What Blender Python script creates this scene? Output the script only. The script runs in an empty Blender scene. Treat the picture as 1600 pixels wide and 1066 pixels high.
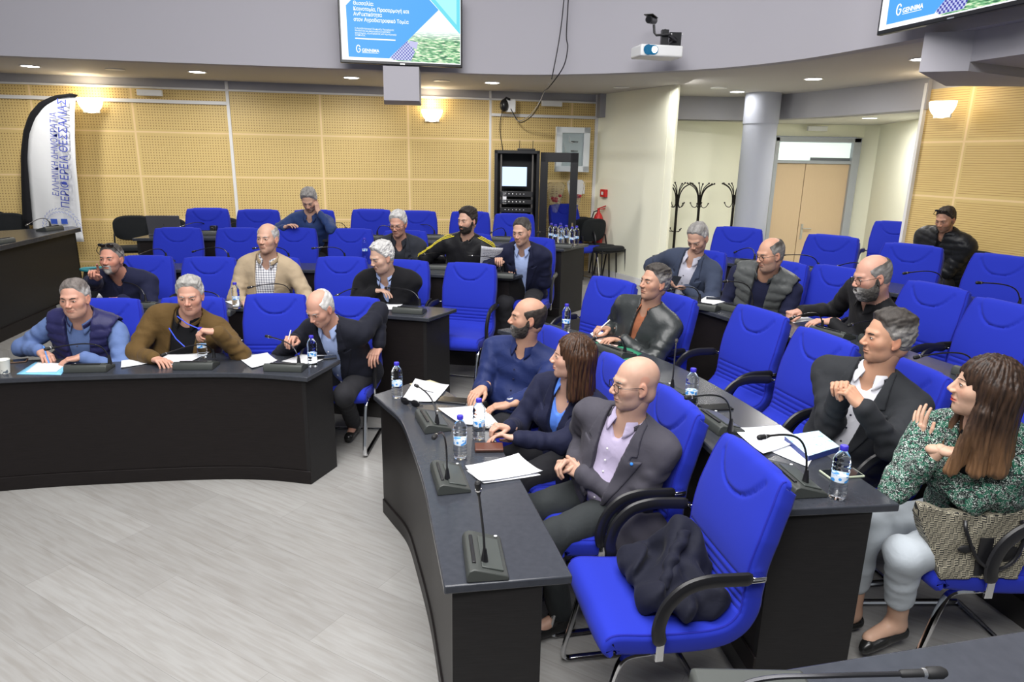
import bpy, bmesh, math, random
import numpy as np
from mathutils import Vector, Matrix
random.seed(7)
SC = bpy.context.scene
COL = SC.collection
PI = math.pi

# ------------------------------------------------------------------ camera, world, lights, exposure
CAM_H = 2.1
FPX = 1066.0
_d = np.array([-72., 3957., FPX]); _d /= np.linalg.norm(_d)
_UP = -_d
_F = np.array([0, 0, 1.]); _F = _F - _F.dot(_d) * _d; _F /= np.linalg.norm(_F)
_X = np.cross(_F, _UP)
if _X[0] < 0: _X = -_X
cam_data = bpy.data.cameras.new('camera')
cam_data.sensor_width = 36.0
cam_data.lens = FPX / 1600 * 36.0
cam_data.clip_start = 0.05
cam = bpy.data.objects.new('camera', cam_data)
COL.objects.link(cam)
_r = Vector((_X[0], _F[0], _UP[0])); _dn = Vector((_X[1], _F[1], _UP[1])); _fw = Vector((_X[2], _F[2], _UP[2]))
_m = Matrix.Identity(4)
for i in range(3):
    _m[i][0] = _r[i]; _m[i][1] = -_dn[i]; _m[i][2] = -_fw[i]
_m[2][3] = CAM_H
cam.matrix_world = _m
SC.camera = cam

def ray(px, py):
    v = np.array([(px - 800) / FPX, (py - 533) / FPX, 1.])
    return np.array([v.dot(_X), v.dot(_F), v.dot(_UP)])
def G(px, py, z):
    "the place at height z that the photograph shows at px, py"
    r = ray(px, py); t = (z - CAM_H) / r[2]
    return Vector((r[0] * t, r[1] * t, z))
def GY(px, py, Y):
    r = ray(px, py); t = Y / r[1]
    return Vector((r[0] * t, Y, CAM_H + r[2] * t))

w = bpy.data.worlds.new('world'); SC.world = w; w.use_nodes = True
w.node_tree.nodes['Background'].inputs[0].default_value = (0.86, 0.92, 1.0, 1)
w.node_tree.nodes['Background'].inputs[1].default_value = 0.20
SC.view_settings.view_transform = 'Standard'
SC.view_settings.look = 'None'
SC.view_settings.gamma = 1.0
SC.view_settings.use_curve_mapping = False
SC.view_settings.exposure = 0.28

def area(name, loc, rot, sx, sy, power, color=(1, 1, 1), shape='RECTANGLE', spread=PI):
    l = bpy.data.lights.new(name, 'AREA'); l.shape = shape; l.size = sx; l.size_y = sy
    l.energy = power; l.color = color; l.spread = spread
    o = bpy.data.objects.new(name, l); COL.objects.link(o); o.location = loc; o.rotation_euler = rot
    return o
area('arena_ceiling_light', (-0.6, 2.6, 5.6), (0, 0, 0), 4.5, 4.5, 420, (1, 0.98, 0.96))
area('arena_front_fill', (-0.5, -0.9, 4.6), (math.radians(48), 0, 0), 3.5, 1.2, 210, (1, 0.99, 0.98))  # added fill from above and behind the camera, no fixture belongs to it

# ------------------------------------------------------------------ materials
MATS = {}
def mat(name, color, rough=0.5, metal=0.0, spec=0.5, bump=0, bscale=200, emis=None, trans=0, ior=1.45, coat=0, alpha=1, sheen=0):
    if name in MATS: return MATS[name]
    m = bpy.data.materials.new(name); m.use_nodes = True
    nt = m.node_tree; b = nt.nodes['Principled BSDF']
    b.inputs['Base Color'].default_value = (*color, 1)
    b.inputs['Roughness'].default_value = rough
    b.inputs['Metallic'].default_value = metal
    b.inputs['Specular IOR Level'].default_value = spec
    b.inputs['Transmission Weight'].default_value = trans
    b.inputs['IOR'].default_value = ior
    b.inputs['Coat Weight'].default_value = coat
    b.inputs['Alpha'].default_value = alpha
    b.inputs['Sheen Weight'].default_value = sheen
    if emis:
        b.inputs['Emission Color'].default_value = (*emis[0], 1)
        b.inputs['Emission Strength'].default_value = emis[1]
    if bump:
        tc = nt.nodes.new('ShaderNodeTexCoord'); n = nt.nodes.new('ShaderNodeTexNoise')
        n.inputs['Scale'].default_value = bscale; n.inputs['Detail'].default_value = 3
        bp = nt.nodes.new('ShaderNodeBump'); bp.inputs['Strength'].default_value = bump; bp.inputs['Distance'].default_value = 0.004
        nt.links.new(tc.outputs['Object'], n.inputs['Vector'])
        nt.links.new(n.outputs['Fac'], bp.inputs['Height'])
        nt.links.new(bp.outputs['Normal'], b.inputs['Normal'])
    MATS[name] = m
    return m
def nodes(m): return m.node_tree, m.node_tree.nodes, m.node_tree.links, m.node_tree.nodes['Principled BSDF']
def N(nt, t, **kw):
    n = nt.nodes.new(t)
    for k, v in kw.items():
        if k in ('operation', 'blend_type', 'data_type', 'wave_type', 'bands_direction', 'feature', 'interpolation', 'attribute_name', 'clamp'): setattr(n, k, v)
    return n
def mth(nt, op, a, b=None, c=None):
    n = nt.nodes.new('ShaderNodeMath'); n.operation = op
    for i, v in enumerate((a, b, c)):
        if v is None: continue
        if isinstance(v, (int, float)): n.inputs[i].default_value = v
        else: nt.links.new(v, n.inputs[i])
    return n.outputs[0]
def mixc(nt, fac, a, b):
    n = nt.nodes.new('ShaderNodeMix'); n.data_type = 'RGBA'
    for i, v in ((0, fac), (6, a), (7, b)):
        if isinstance(v, (int, float)): n.inputs[i].default_value = v
        elif isinstance(v, tuple): n.inputs[i].default_value = (*v, 1)
        else: nt.links.new(v, n.inputs[i])
    return n.outputs[2]

def fabric(name, c1, rough=0.85, bump=0.35, scale=60, fine=900, var=0.12, sheen=0.03):
    "plain cloth: slight colour mottle, broad creases and a fine weave"
    if name in MATS: return MATS[name]
    m = mat(name, c1, rough, spec=0.25, sheen=sheen)
    nt, nd, lk, b = nodes(m)
    tc = N(nt, 'ShaderNodeTexCoord')
    n1 = N(nt, 'ShaderNodeTexNoise'); n1.inputs['Scale'].default_value = scale * 0.25; n1.inputs['Detail'].default_value = 2; n1.inputs['Distortion'].default_value = 0.8
    n2 = N(nt, 'ShaderNodeTexNoise'); n2.inputs['Scale'].default_value = fine
    lk.new(tc.outputs['Object'], n1.inputs['Vector']); lk.new(tc.outputs['Object'], n2.inputs['Vector'])
    dk = tuple(max(0, c * (1 - var)) for c in c1); lt = tuple(min(1, c * (1 + var)) for c in c1)
    lk.new(mixc(nt, n2.outputs['Fac'], dk, lt), b.inputs['Base Color'])
    h = mth(nt, 'MULTIPLY_ADD', n2.outputs['Fac'], 0.06, n1.outputs['Fac'])
    bp = N(nt, 'ShaderNodeBump'); bp.inputs['Strength'].default_value = bump; bp.inputs['Distance'].default_value = 0.012
    lk.new(h, bp.inputs['Height']); lk.new(bp.outputs['Normal'], b.inputs['Normal'])
    return m

blue = fabric('blue_upholstery', (0.014, 0.028, 0.39), 0.85, 0.10, 20, 1500, 0.10, 0.05)
blue_pipe = mat('blue_piping', (0.008, 0.014, 0.33), 0.8)
chrome = mat('chrome', (0.75, 0.76, 0.78), 0.12, 1.0)
black_pl = mat('black_plastic', (0.012, 0.012, 0.014), 0.32)
black_soft = mat('black_soft', (0.01, 0.01, 0.011), 0.6)
black_fab = fabric('black_chair_fabric', (0.014, 0.016, 0.018), 0.9, 0.2, 40, 1200, 0.3)
steel = mat('silver_ring', (0.8, 0.8, 0.8), 0.25, 1.0)
mic_grey = mat('mic_unit_grey', (0.045, 0.05, 0.047), 0.45, bump=0.05, bscale=900)
mic_panel = mat('mic_unit_panel', (0.06, 0.068, 0.064), 0.3)
white_pl = mat('white_plastic', (0.75, 0.76, 0.76), 0.4)
paper = mat('paper', (0.84, 0.85, 0.88), 0.8)
grey_wall = mat('grey_painted_plaster', (0.41, 0.40, 0.44), 0.85, bump=0.03, bscale=120)
ceil_m = mat('soffit_paint', (0.50, 0.48, 0.46), 0.8)
beam_m = mat('beam_paint', (0.36, 0.36, 0.39), 0.8)
cream = mat('cream_paint', (0.90, 0.90, 0.74), 0.85, bump=0.03, bscale=90)
trimw = mat('white_trim', (0.72, 0.72, 0.72), 0.5)

def desk_wood(name, c1, c2, rough, sx=2, sy=40):
    if name in MATS: return MATS[name]
    m = mat(name, c1, rough, spec=0.5 if 'top' in name else 0.2)
    nt, nd, lk, b = nodes(m)
    tc = N(nt, 'ShaderNodeTexCoord'); mp = N(nt, 'ShaderNodeMapping'); mp.inputs['Scale'].default_value = (sx, sx, sy)
    n = N(nt, 'ShaderNodeTexNoise'); n.inputs['Scale'].default_value = 6; n.inputs['Detail'].default_value = 6
    lk.new(tc.outputs['Object'], mp.inputs[0]); lk.new(mp.outputs[0], n.inputs['Vector'])
    lk.new(mixc(nt, n.outputs['Fac'], c1, c2), b.inputs['Base Color'])
    bp = N(nt, 'ShaderNodeBump'); bp.inputs['Strength'].default_value = 0.08; bp.inputs['Distance'].default_value = 0.002
    lk.new(n.outputs['Fac'], bp.inputs['Height']); lk.new(bp.outputs['Normal'], b.inputs['Normal'])
    return m
desk_top = desk_wood('desk_worktop_laminate', (0.026, 0.029, 0.037), (0.044, 0.048, 0.060), 0.24, 6, 6)
desk_front = desk_wood('desk_front_wenge', (0.008, 0.0065, 0.0065), (0.018, 0.015, 0.015), 0.40)
desk_end = desk_wood('desk_end_wenge', (0.011, 0.0105, 0.011), (0.022, 0.021, 0.0215), 0.38)

# light oak laminate floor
floor_m = mat('oak_laminate', (0.5, 0.47, 0.43), 0.32, spec=0.5)
nt, nd, lk, b = nodes(floor_m)
tc = N(nt, 'ShaderNodeTexCoord'); mp = N(nt, 'ShaderNodeMapping'); mp.inputs['Rotation'].default_value = (0, 0, math.radians(30))
lk.new(tc.outputs['Object'], mp.inputs[0])
br = N(nt, 'ShaderNodeTexBrick'); br.offset = 0.37; br.offset_frequency = 2
br.inputs['Scale'].default_value = 1.0; br.inputs['Mortar Size'].default_value = 0.0011; br.inputs['Mortar Smooth'].default_value = 0.2
br.inputs['Brick Width'].default_value = 1.5; br.inputs['Row Height'].default_value = 0.225; br.inputs['Bias'].default_value = 0.0
br.inputs['Color1'].default_value = (0.325, 0.322, 0.312, 1); br.inputs['Color2'].default_value = (0.275, 0.27, 0.26, 1); br.inputs['Mortar'].default_value = (0.21, 0.205, 0.195, 1)
lk.new(mp.outputs[0], br.inputs['Vector'])
mp2 = N(nt, 'ShaderNodeMapping'); mp2.inputs['Scale'].default_value = (1.3, 15, 1)
lk.new(mp.outputs[0], mp2.inputs[0])
gn = N(nt, 'ShaderNodeTexNoise'); gn.inputs['Scale'].default_value = 3.0; gn.inputs['Detail'].default_value = 8; gn.inputs['Distortion'].default_value = 0.6
lk.new(mp2.outputs[0], gn.inputs['Vector'])
gr = N(nt, 'ShaderNodeValToRGB'); gr.color_ramp.elements[0].position = 0.3; gr.color_ramp.elements[0].color = (0.84, 0.815, 0.79, 1); gr.color_ramp.elements[1].position = 0.62; gr.color_ramp.elements[1].color = (1.03, 1.03, 1.03, 1)
lk.new(gn.outputs['Fac'], gr.inputs[0])
mx = N(nt, 'ShaderNodeMix', data_type='RGBA'); mx.blend_type = 'MULTIPLY'; mx.inputs[0].default_value = 0.9
lk.new(br.outputs['Color'], mx.inputs[6]); lk.new(gr.outputs[0], mx.inputs[7]); lk.new(mx.outputs[2], b.inputs['Base Color'])

def acoustic(name, slots=False, pitch=1.157, x0=0.0, z0=2.338, zp=0.567, base=(0.62, 0.455, 0.17), light=(0.71, 0.54, 0.235)):
    "perforated beech acoustic panels; object x runs along the wall, z up"
    m = mat(name, base, 0.5)
    nt, nd, lk, b = nodes(m)
    tc = N(nt, 'ShaderNodeTexCoord'); sp = N(nt, 'ShaderNodeSeparateXYZ'); lk.new(tc.outputs['Object'], sp.inputs[0])
    X, Z = sp.outputs[0], sp.outputs[2]
    def near(v, off, per, hw):    # 1 within hw of a seam
        f = mth(nt, 'ADD', mth(nt, 'SUBTRACT', v, off), per * 50 + per / 2)
        f = mth(nt, 'MODULO', f, per); f = mth(nt, 'SUBTRACT', f, per / 2)
        return mth(nt, 'LESS_THAN', mth(nt, 'ABSOLUTE', f), hw)
    seam_v = near(X, x0, pitch, 0.012)
    seam_h = near(Z, z0, zp, 0.010)
    seam = mth(nt, 'MAXIMUM', seam_v, seam_h)
    # no holes near the panel edges
    edge = mth(nt, 'MAXIMUM', near(X, x0, pitch, 0.035), near(Z, z0, zp, 0.03))
    hp = 0.0235 if slots else 0.034
    fx = mth(nt, 'SUBTRACT', mth(nt, 'FRACT', mth(nt, 'DIVIDE', mth(nt, 'ADD', X, 40), hp)), 0.5)
    fz = mth(nt, 'SUBTRACT', mth(nt, 'FRACT', mth(nt, 'DIVIDE', mth(nt, 'ADD', Z, 40), hp)), 0.5)
    if slots:
        hole = mth(nt, 'LESS_THAN', mth(nt, 'ABSOLUTE', fz), 0.16)
    else:
        r2 = mth(nt, 'ADD', mth(nt, 'MULTIPLY', fx, fx), mth(nt, 'MULTIPLY', fz, fz))
        hole = mth(nt, 'LESS_THAN', r2, 0.22 ** 2)
    hole = mth(nt, 'MULTIPLY', hole, mth(nt, 'SUBTRACT', 1.0, edge))
    mp = N(nt, 'ShaderNodeMapping'); mp.inputs['Scale'].default_value = (1.5, 1, 24)
    lk.new(tc.outputs['Object'], mp.inputs[0])
    n = N(nt, 'ShaderNodeTexNoise'); n.inputs['Scale'].default_value = 5; n.inputs['Detail'].default_value = 5
    lk.new(mp.outputs[0], n.inputs['Vector'])
    woodc = mixc(nt, n.outputs['Fac'], base, light)
    c = mixc(nt, seam, woodc, (0.80, 0.60, 0.32))
    c = mixc(nt, mth(nt, 'MULTIPLY', hole, 0.75 if slots else 0.85), c, (0.24, 0.13, 0.045) if not slots else (0.42, 0.25, 0.09))
    lk.new(c, b.inputs['Base Color'])
    h = mth(nt, 'SUBTRACT', 1.0, mth(nt, 'MAXIMUM', hole, seam))
    bp = N(nt, 'ShaderNodeBump'); bp.inputs['Strength'].default_value = 0.4; bp.inputs['Distance'].default_value = 0.004
    lk.new(h, bp.inputs['Height']); lk.new(bp.outputs['Normal'], b.inputs['Normal'])
    return m

# ------------------------------------------------------------------ mesh builder
class MB:
    def __init__(s): s.v = []; s.f = []; s.mi = []; s.cur = 0
    def add(s, vs, fs):
        k = len(s.v); s.v += [tuple(v) for v in vs]
        for f in fs: s.f.append(tuple(i + k for i in f)); s.mi.append(s.cur)
        return s
    def box(s, c, d, rz=0, R=None):
        hx, hy, hz = d[0] / 2, d[1] / 2, d[2] / 2
        vs = [Vector((x, y, z)) for x in (-hx, hx) for y in (-hy, hy) for z in (-hz, hz)]
        M = R if R is not None else Matrix.Rotation(rz, 3, 'Z')
        vs = [M @ v + Vector(c) for v in vs]
        return s.add(vs, [(0, 1, 3, 2), (4, 6, 7, 5), (0, 4, 5, 1), (2, 3, 7, 6), (0, 2, 6, 4), (1, 5, 7, 3)])
    def prism(s, poly, z0, z1):
        n = len(poly)
        a = sum(poly[i][0] * poly[(i + 1) % n][1] - poly[(i + 1) % n][0] * poly[i][1] for i in range(n))
        if a < 0: poly = poly[::-1]
        vs = [(p[0], p[1], z0) for p in poly] + [(p[0], p[1], z1) for p in poly]
        fs = [tuple(range(n - 1, -1, -1)), tuple(range(n, 2 * n))]
        fs += [(i, (i + 1) % n, n + (i + 1) % n, n + i) for i in range(n)]
        return s.add(vs, fs)
    def strip(s, a, b, z0, z1):
        "closed slab between two curves with the same number of points"
        n = len(a); vs = []
        for p, q in zip(a, b): vs += [(p[0], p[1], z0), (p[0], p[1], z1), (q[0], q[1], z1), (q[0], q[1], z0)]
        fs = []
        for i in range(n - 1):
            k = 4 * i
            for j in range(4): fs.append((k + j, k + (j + 1) % 4, k + 4 + (j + 1) % 4, k + 4 + j))
        fs += [(3, 2, 1, 0), (4 * n - 4, 4 * n - 3, 4 * n - 2, 4 * n - 1)]
        return s.add(vs, fs)
    def tube(s, pts, r, n=8, caps=True, flat=None):
        pts = [Vector(p) for p in pts]; m = len(pts)
        rr = r if isinstance(r, (list, tuple)) else [r] * m
        t0 = (pts[1] - pts[0]).normalized()
        up = Vector((0, 0, 1)) if abs(t0.z) < 0.9 else Vector((1, 0, 0))
        u = t0.cross(up).normalized(); vs = []
        for i, p in enumerate(pts):
            t = (pts[min(i + 1, m - 1)] - pts[max(i - 1, 0)]).normalized()
            u = (u - u.dot(t) * t).normalized(); v = t.cross(u)
            for k in range(n):
                a = 2 * PI * k / n
                ru, rv = (rr[i], rr[i]) if flat is None else (rr[i] * flat[0], rr[i] * flat[1])
                vs.append(p + u * math.cos(a) * ru + v * math.sin(a) * rv)
        fs = [(i * n + k, i * n + (k + 1) % n, (i + 1) * n + (k + 1) % n, (i + 1) * n + k) for i in range(m - 1) for k in range(n)]
        if caps: fs += [tuple(range(n - 1, -1, -1)), tuple((m - 1) * n + k for k in range(n))]
        return s.add(vs, fs)
    def lathe(s, prof, n=16, c=(0, 0, 0), M=None):
        vs = []; m = len(prof)
        for r, z in prof:
            for k in range(n):
                a = 2 * PI * k / n
                p = Vector((r * math.cos(a), r * math.sin(a), z))
                if M is not None: p = M @ p
                vs.append(p + Vector(c))
        fs = [(i * n + k, i * n + (k + 1) % n, (i + 1) * n + (k + 1) % n, (i + 1) * n + k) for i in range(m - 1) for k in range(n)]
        fs += [tuple(range(n - 1, -1, -1)), tuple((m - 1) * n + k for k in range(n))]
        return s.add(vs, fs)
    def ball(s, c, r, n=12, M=None):
        r = r if isinstance(r, (tuple, list)) else (r, r, r)
        prof = []
        vs = []; m = n // 2 + 1
        for i in range(m):
            th = PI * i / (m - 1)
            for k in range(n):
                a = 2 * PI * k / n
                p = Vector((r[0] * math.sin(th) * math.cos(a), r[1] * math.sin(th) * math.sin(a), -r[2] * math.cos(th)))
                if M is not None: p = M @ p
                vs.append(p + Vector(c))
        fs = [(i * n + k, i * n + (k + 1) % n, (i + 1) * n + (k + 1) % n, (i + 1) * n + k) for i in range(m - 1) for k in range(n)]
        return s.add(vs, fs)
    def grid(s, P):
        r, c = len(P), len(P[0])
        return s.add([p for row in P for p in row], [(i * c + j, i * c + j + 1, (i + 1) * c + j + 1, (i + 1) * c + j) for i in range(r - 1) for j in range(c - 1)])
    def build(s, name, mats, parent=None, smooth=True, bevel=0, seg=2, angle=35, solid=0):
        me = bpy.data.meshes.new(name); me.from_pydata(s.v, [], s.f)
        mats = mats if isinstance(mats, (list, tuple)) else [mats]
        for m in mats: me.materials.append(m)
        if len(mats) > 1: me.polygons.foreach_set('material_index', s.mi)
        bm = bmesh.new(); bm.from_mesh(me); bmesh.ops.remove_doubles(bm, verts=bm.verts, dist=1e-6)
        bmesh.ops.recalc_face_normals(bm, faces=bm.faces)
        if smooth:
            for f in bm.faces: f.smooth = True
            for e in bm.edges:
                if len(e.link_faces) == 2 and e.calc_face_angle(0) > math.radians(angle): e.smooth = False
        bm.to_mesh(me); bm.free()
        o = bpy.data.objects.new(name, me); COL.objects.link(o); o.parent = parent
        if solid:
            md = o.modifiers.new('solid', 'SOLIDIFY'); md.thickness = solid; md.offset = 0
        if bevel:
            md = o.modifiers.new('bevel', 'BEVEL'); md.width = bevel; md.segments = seg; md.limit_method = 'ANGLE'; md.angle_limit = math.radians(40)
        return o

def tag(o, label=None, cat=None, group=None, kind=None):
    if label: o['label'] = label
    if cat: o['category'] = cat
    if group: o['group'] = group
    if kind: o['kind'] = kind
    return o
def empty(name, loc=(0, 0, 0), rz=0, M=None):
    o = bpy.data.objects.new(name, None); COL.objects.link(o)
    o.empty_display_size = 0.1
    if M is not None: o.matrix_world = M
    else: o.location = loc; o.rotation_euler = (0, 0, rz)
    return o
def copy_tree(o, parent=None):
    c = o.copy(); COL.objects.link(c); c.parent = parent
    if parent is not None: c.matrix_parent_inverse = o.matrix_parent_inverse.copy()
    for ch in list(o.children): copy_tree(ch, c)
    return c
def struct(mb, name, mats, **k): return tag(mb.build(name, mats, **k), kind='structure')
def catmull(pts, n=6):
    pts = [np.array(p, float) for p in pts]; out = []
    P = [2 * pts[0] - pts[1]] + pts + [2 * pts[-1] - pts[-2]]
    for i in range(1, len(P) - 2):
        p0, p1, p2, p3 = P[i - 1:i + 3]
        for k in range(n):
            t = k / n
            out.append(0.5 * ((2 * p1) + (-p0 + p2) * t + (2 * p0 - 5 * p1 + 4 * p2 - p3) * t * t + (-p0 + 3 * p1 - 3 * p2 + p3) * t ** 3))
    out.append(pts[-1]); return out
def resample(pts, n):
    pts = np.array(pts, float); d = np.r_[0, np.cumsum(np.linalg.norm(np.diff(pts, axis=0), axis=1))]
    t = np.linspace(0, d[-1], n)
    return [tuple(np.interp(t, d, pts[:, k]) for k in range(pts.shape[1])) for t in t]
def offset_curve(pts, o):
    "shift a plan curve sideways (to its left for positive o)"
    pts = [np.array(p[:2], float) for p in pts]; out = []
    for i, p in enumerate(pts):
        t = pts[min(i + 1, len(pts) - 1)] - pts[max(i - 1, 0)]; t /= np.linalg.norm(t)
        out.append(tuple(p + o * np.array([-t[1], t[0]])))
    return out

# ------------------------------------------------------------------ the room
Z1, Z2, Z3, Z4 = 0.0, 0.14, 0.28, 0.42
# front edges of the worktops (left block runs left to right, right block runs back to front)
L1F = [(-4.3, 3.60), (-3.1, 3.915), (-2.54, 4.02), (-2.0, 4.095), (-1.62, 4.105), (-1.274, 4.047)]
L1B = [(-4.4, 4.0), (-3.0, 4.36), (-2.61, 4.45), (-2.05, 4.55), (-1.6, 4.54), (-1.165, 4.445)]
L2F = [(-3.55, 5.06), (-3.2, 5.17), (-2.5, 5.29), (-1.9, 5.31), (-1.19, 5.20), (-0.64, 5.085)]
L2B = [(-3.6, 5.43), (-3.2, 5.56), (-2.5, 5.67), (-1.95, 5.69), (-1.2, 5.62), (-0.454, 5.445)]
L3F = [(-3.75, 6.02), (-3.6, 6.06), (-2.8, 6.26), (-2.0, 6.32), (-1.2, 6.28), (-0.65, 6.19), (-0.01, 6.11)]
L3B = [(-3.85, 6.43), (-3.6, 6.50), (-2.8, 6.68), (-2.0, 6.74), (-1.2, 6.71), (-0.7, 6.61), (0.171, 6.439)]
L4F = [(-4.05, 7.25), (-3.27, 7.40), (-2.4, 7.46), (-1.5, 7.42), (-0.6, 7.28), (0.516, 7.02)]
L4B = [(-4.05, 7.68), (-3.27, 7.84), (-2.4, 7.90), (-1.5, 7.86), (-0.5, 7.73), (0.822, 7.496)]
R1F = [(-0.803, 3.752), (-0.711, 3.597), (-0.586, 3.38), (-0.491, 3.089), (-0.375, 2.683), (-0.291, 2.314), (-0.206, 1.93)]
R1B = [(-0.573, 4.037), (-0.35, 3.80), (-0.17, 3.45), (-0.07, 3.13), (0.045, 2.72), (0.13, 2.37), (0.218, 2.002)]
R2F = [(-0.108, 4.767), (0.22, 4.44), (0.48, 4.03), (0.66, 3.62), (0.79, 3.15), (0.88, 2.65), (0.941, 2.2)]
R2B = [(0.24, 5.031), (0.62, 4.60), (0.919, 4.117), (1.085, 3.739), (1.22, 3.28), (1.335, 2.75), (1.431, 2.26)]
R3F = [(1.12, 5.25), (1.352, 4.95), (1.58, 4.45), (1.79, 3.92), (1.98, 3.35), (2.11, 2.8), (2.21, 2.3)]
R3B = [(1.50, 5.60), (1.74, 5.25), (1.96, 4.75), (2.21, 4.15), (2.42, 3.55), (2.55, 2.9), (2.65, 2.38)]
R4F = [(1.353, 6.656), (1.931, 6.264), (2.18, 5.9), (2.55, 5.2), (2.85, 4.7), (3.03, 4.2), (3.2, 3.5)]
R4B = [(1.60, 6.99), (2.20, 6.62), (2.55, 6.15), (2.95, 5.4), (3.26, 4.85), (3.47, 4.25), (3.65, 3.6)]

def _sc(c, k): return [(x * k, y * k) for x, y in c]
L2F, L2B, R2F, R2B = [_sc(c, 1.0083) for c in (L2F, L2B, R2F, R2B)]
L3F, L3B, R3F, R3B = [_sc(c, 1.019) for c in (L3F, L3B, R3F, R3B)]
L4F, L4B, R4F, R4B = [_sc(c, 1.0333) for c in (L4F, L4B, R4F, R4B)]
mb = MB(); mb.prism([(-9, -3), (7, -3), (7, 13), (-9, 13)], -0.1, 0.0)
struct(mb, 'floor', floor_m, smooth=False)
def tier(k, lf, rf, z, zlow):
    a = [tuple(p) for p in catmull(offset_curve(lf, 0.07), 5)]; c = [tuple(p) for p in catmull(offset_curve(rf, 0.07), 5)]
    poly = [(-9, a[0][1] - 0.8)] + a + c + [(7, c[-1][1] - 0.3)]
    back = 8.85
    poly += [(7, 7.2), (4.35, 7.9), (2.05, 8.87), (1.20, 10.5), (-9, 8.6)] if True else []
    m = MB(); m.prism(poly, zlow, z)
    tag(m.build('floor_tier', [floor_m], smooth=False), kind='structure')
tier(2, L2F, R2F, Z2, 0.0); tier(3, L3F, R3F, Z3, Z2 - 0.001); tier(4, L4F, R4F, Z4, Z3 - 0.001)
# dark risers and kick strips in front of each tier
riser_m = mat('dark_riser_laminate', (0.05, 0.047, 0.045), 0.3)
for i, (lf, rf, z) in enumerate(((L2F, R2F, Z2), (L3F, R3F, Z3), (L4F, R4F, Z4))):
    a = [tuple(p) for p in catmull(offset_curve(lf, 0.07), 5)] + [tuple(p) for p in catmull(offset_curve(rf, 0.07), 5)]
    m = MB(); m.strip(a, offset_curve(a, -0.012), z - 0.14, z + 0.002)
    struct(m, 'trim_%d' % (i + 1), riser_m)

def wall_obj(name, a, b, z0, z1, m, thick=0.12, back=1):
    "straight wall from a to b; object x runs along it"
    a = Vector((a[0], a[1], 0)); b2 = Vector((b[0], b[1], 0)); d = b2 - a; L = d.length
    mb = MB(); mb.box((L / 2, back * thick / 2, (z0 + z1) / 2), (L, thick, z1 - z0))
    o = mb.build(name, m, smooth=False); o.location = a; o.rotation_euler = (0, 0, math.atan2(d.y, d.x))
    return tag(o, kind='structure')
WDIR = Vector((0.9815, 0.1915, 0)); WO = Vector((-3.819, 9.535, 0))
def WP(s): return WO + WDIR * s
acou = acoustic('perforated_beech', False, 1.179, 0, 2.338, 0.567)
o = wall_obj('wall_back', WP(-6.0), WP(5.10), 0.0, 2.885, acou)
o.location = WP(0); 
for v in o.data.vertices: v.co.x -= 6.0
wall_obj('wall_back_upper', WP(-6), WP(5.10), 2.885, 3.02, beam_m)
acou2 = acoustic('slotted_beech', True, 1.06, 0.53, 2.338, 0.567)
RE = Vector((4.45, 7.85, 0)); RD = Vector((0.330, -0.944, 0))
o = wall_obj('wall_right', RE, RE + RD * 6, 0, 2.885, acou2)
wall_obj('wall_right_upper', RE, RE + RD * 6, 2.885, 3.6, beam_m)
# white cover strips on the panelling
def strip_on(s0, s1, z0, z1, name='trim', n=[4]):
    mb = MB(); mb.box(((s0 + s1) / 2, -0.012, (z0 + z1) / 2), (s1 - s0, 0.03, z1 - z0))
    o = mb.build('trim_%d' % n[0], trimw, bevel=0.004); n[0] += 1
    o.location = WO; o.rotation_euler = (0, 0, math.atan2(WDIR.y, WDIR.x)); return tag(o, kind='structure')
strip_on(-0.02, 0.02, 0.4, 3.0); strip_on(3.50, 3.53, 0.4, 3.0); strip_on(5.07, 5.115, 0.4, 3.0)
strip_on(-6.0, -0.02, 2.70, 2.745); strip_on(3.53, 5.07, 2.66, 2.70)
strip_on(-6.0, 5.1, 2.875, 2.90)
mb = MB(); mb.box((0, 0, 1.7), (0.035, 0.05, 2.5)); o = struct(mb, 'trim_20', trimw); o.location = RE + Vector((-0.02, -0.01, 0)); o.rotation_euler = (0, 0, math.atan2(RD.y, RD.x))
# cream walls beside the entrance
CA = Vector((1.20, 10.5, 0)); CB = Vector((2.0, 8.89, 0))
def poly_wall(name, pts, z0, z1, m, t=0.12):
    mb = MB(); mb.strip([tuple(p) for p in pts], offset_curve(pts, t), z0, z1); return struct(mb, name, m)
poly_wall('wall_entrance_left', [(1.20, 10.5), (1.88, 9.13), (1.94, 9.0), (1.99, 8.95), (2.03, 9.0), (2.05, 9.12), (2.37, 10.62), (2.45, 10.86)], 0, 3.0, cream)
poly_wall('wall_entrance_back', [(2.42, 10.86), (4.0, 11.18)], 0, 3.0, cream)
mb = MB(); mb.strip([(1.19, 10.44), (1.865, 9.10), (1.93, 8.98)], offset_curve([(1.19, 10.44), (1.865, 9.10), (1.93, 8.98)], 0.02), Z4, Z4 + 0.09); struct(mb, 'baseboard_left', trimw)
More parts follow.
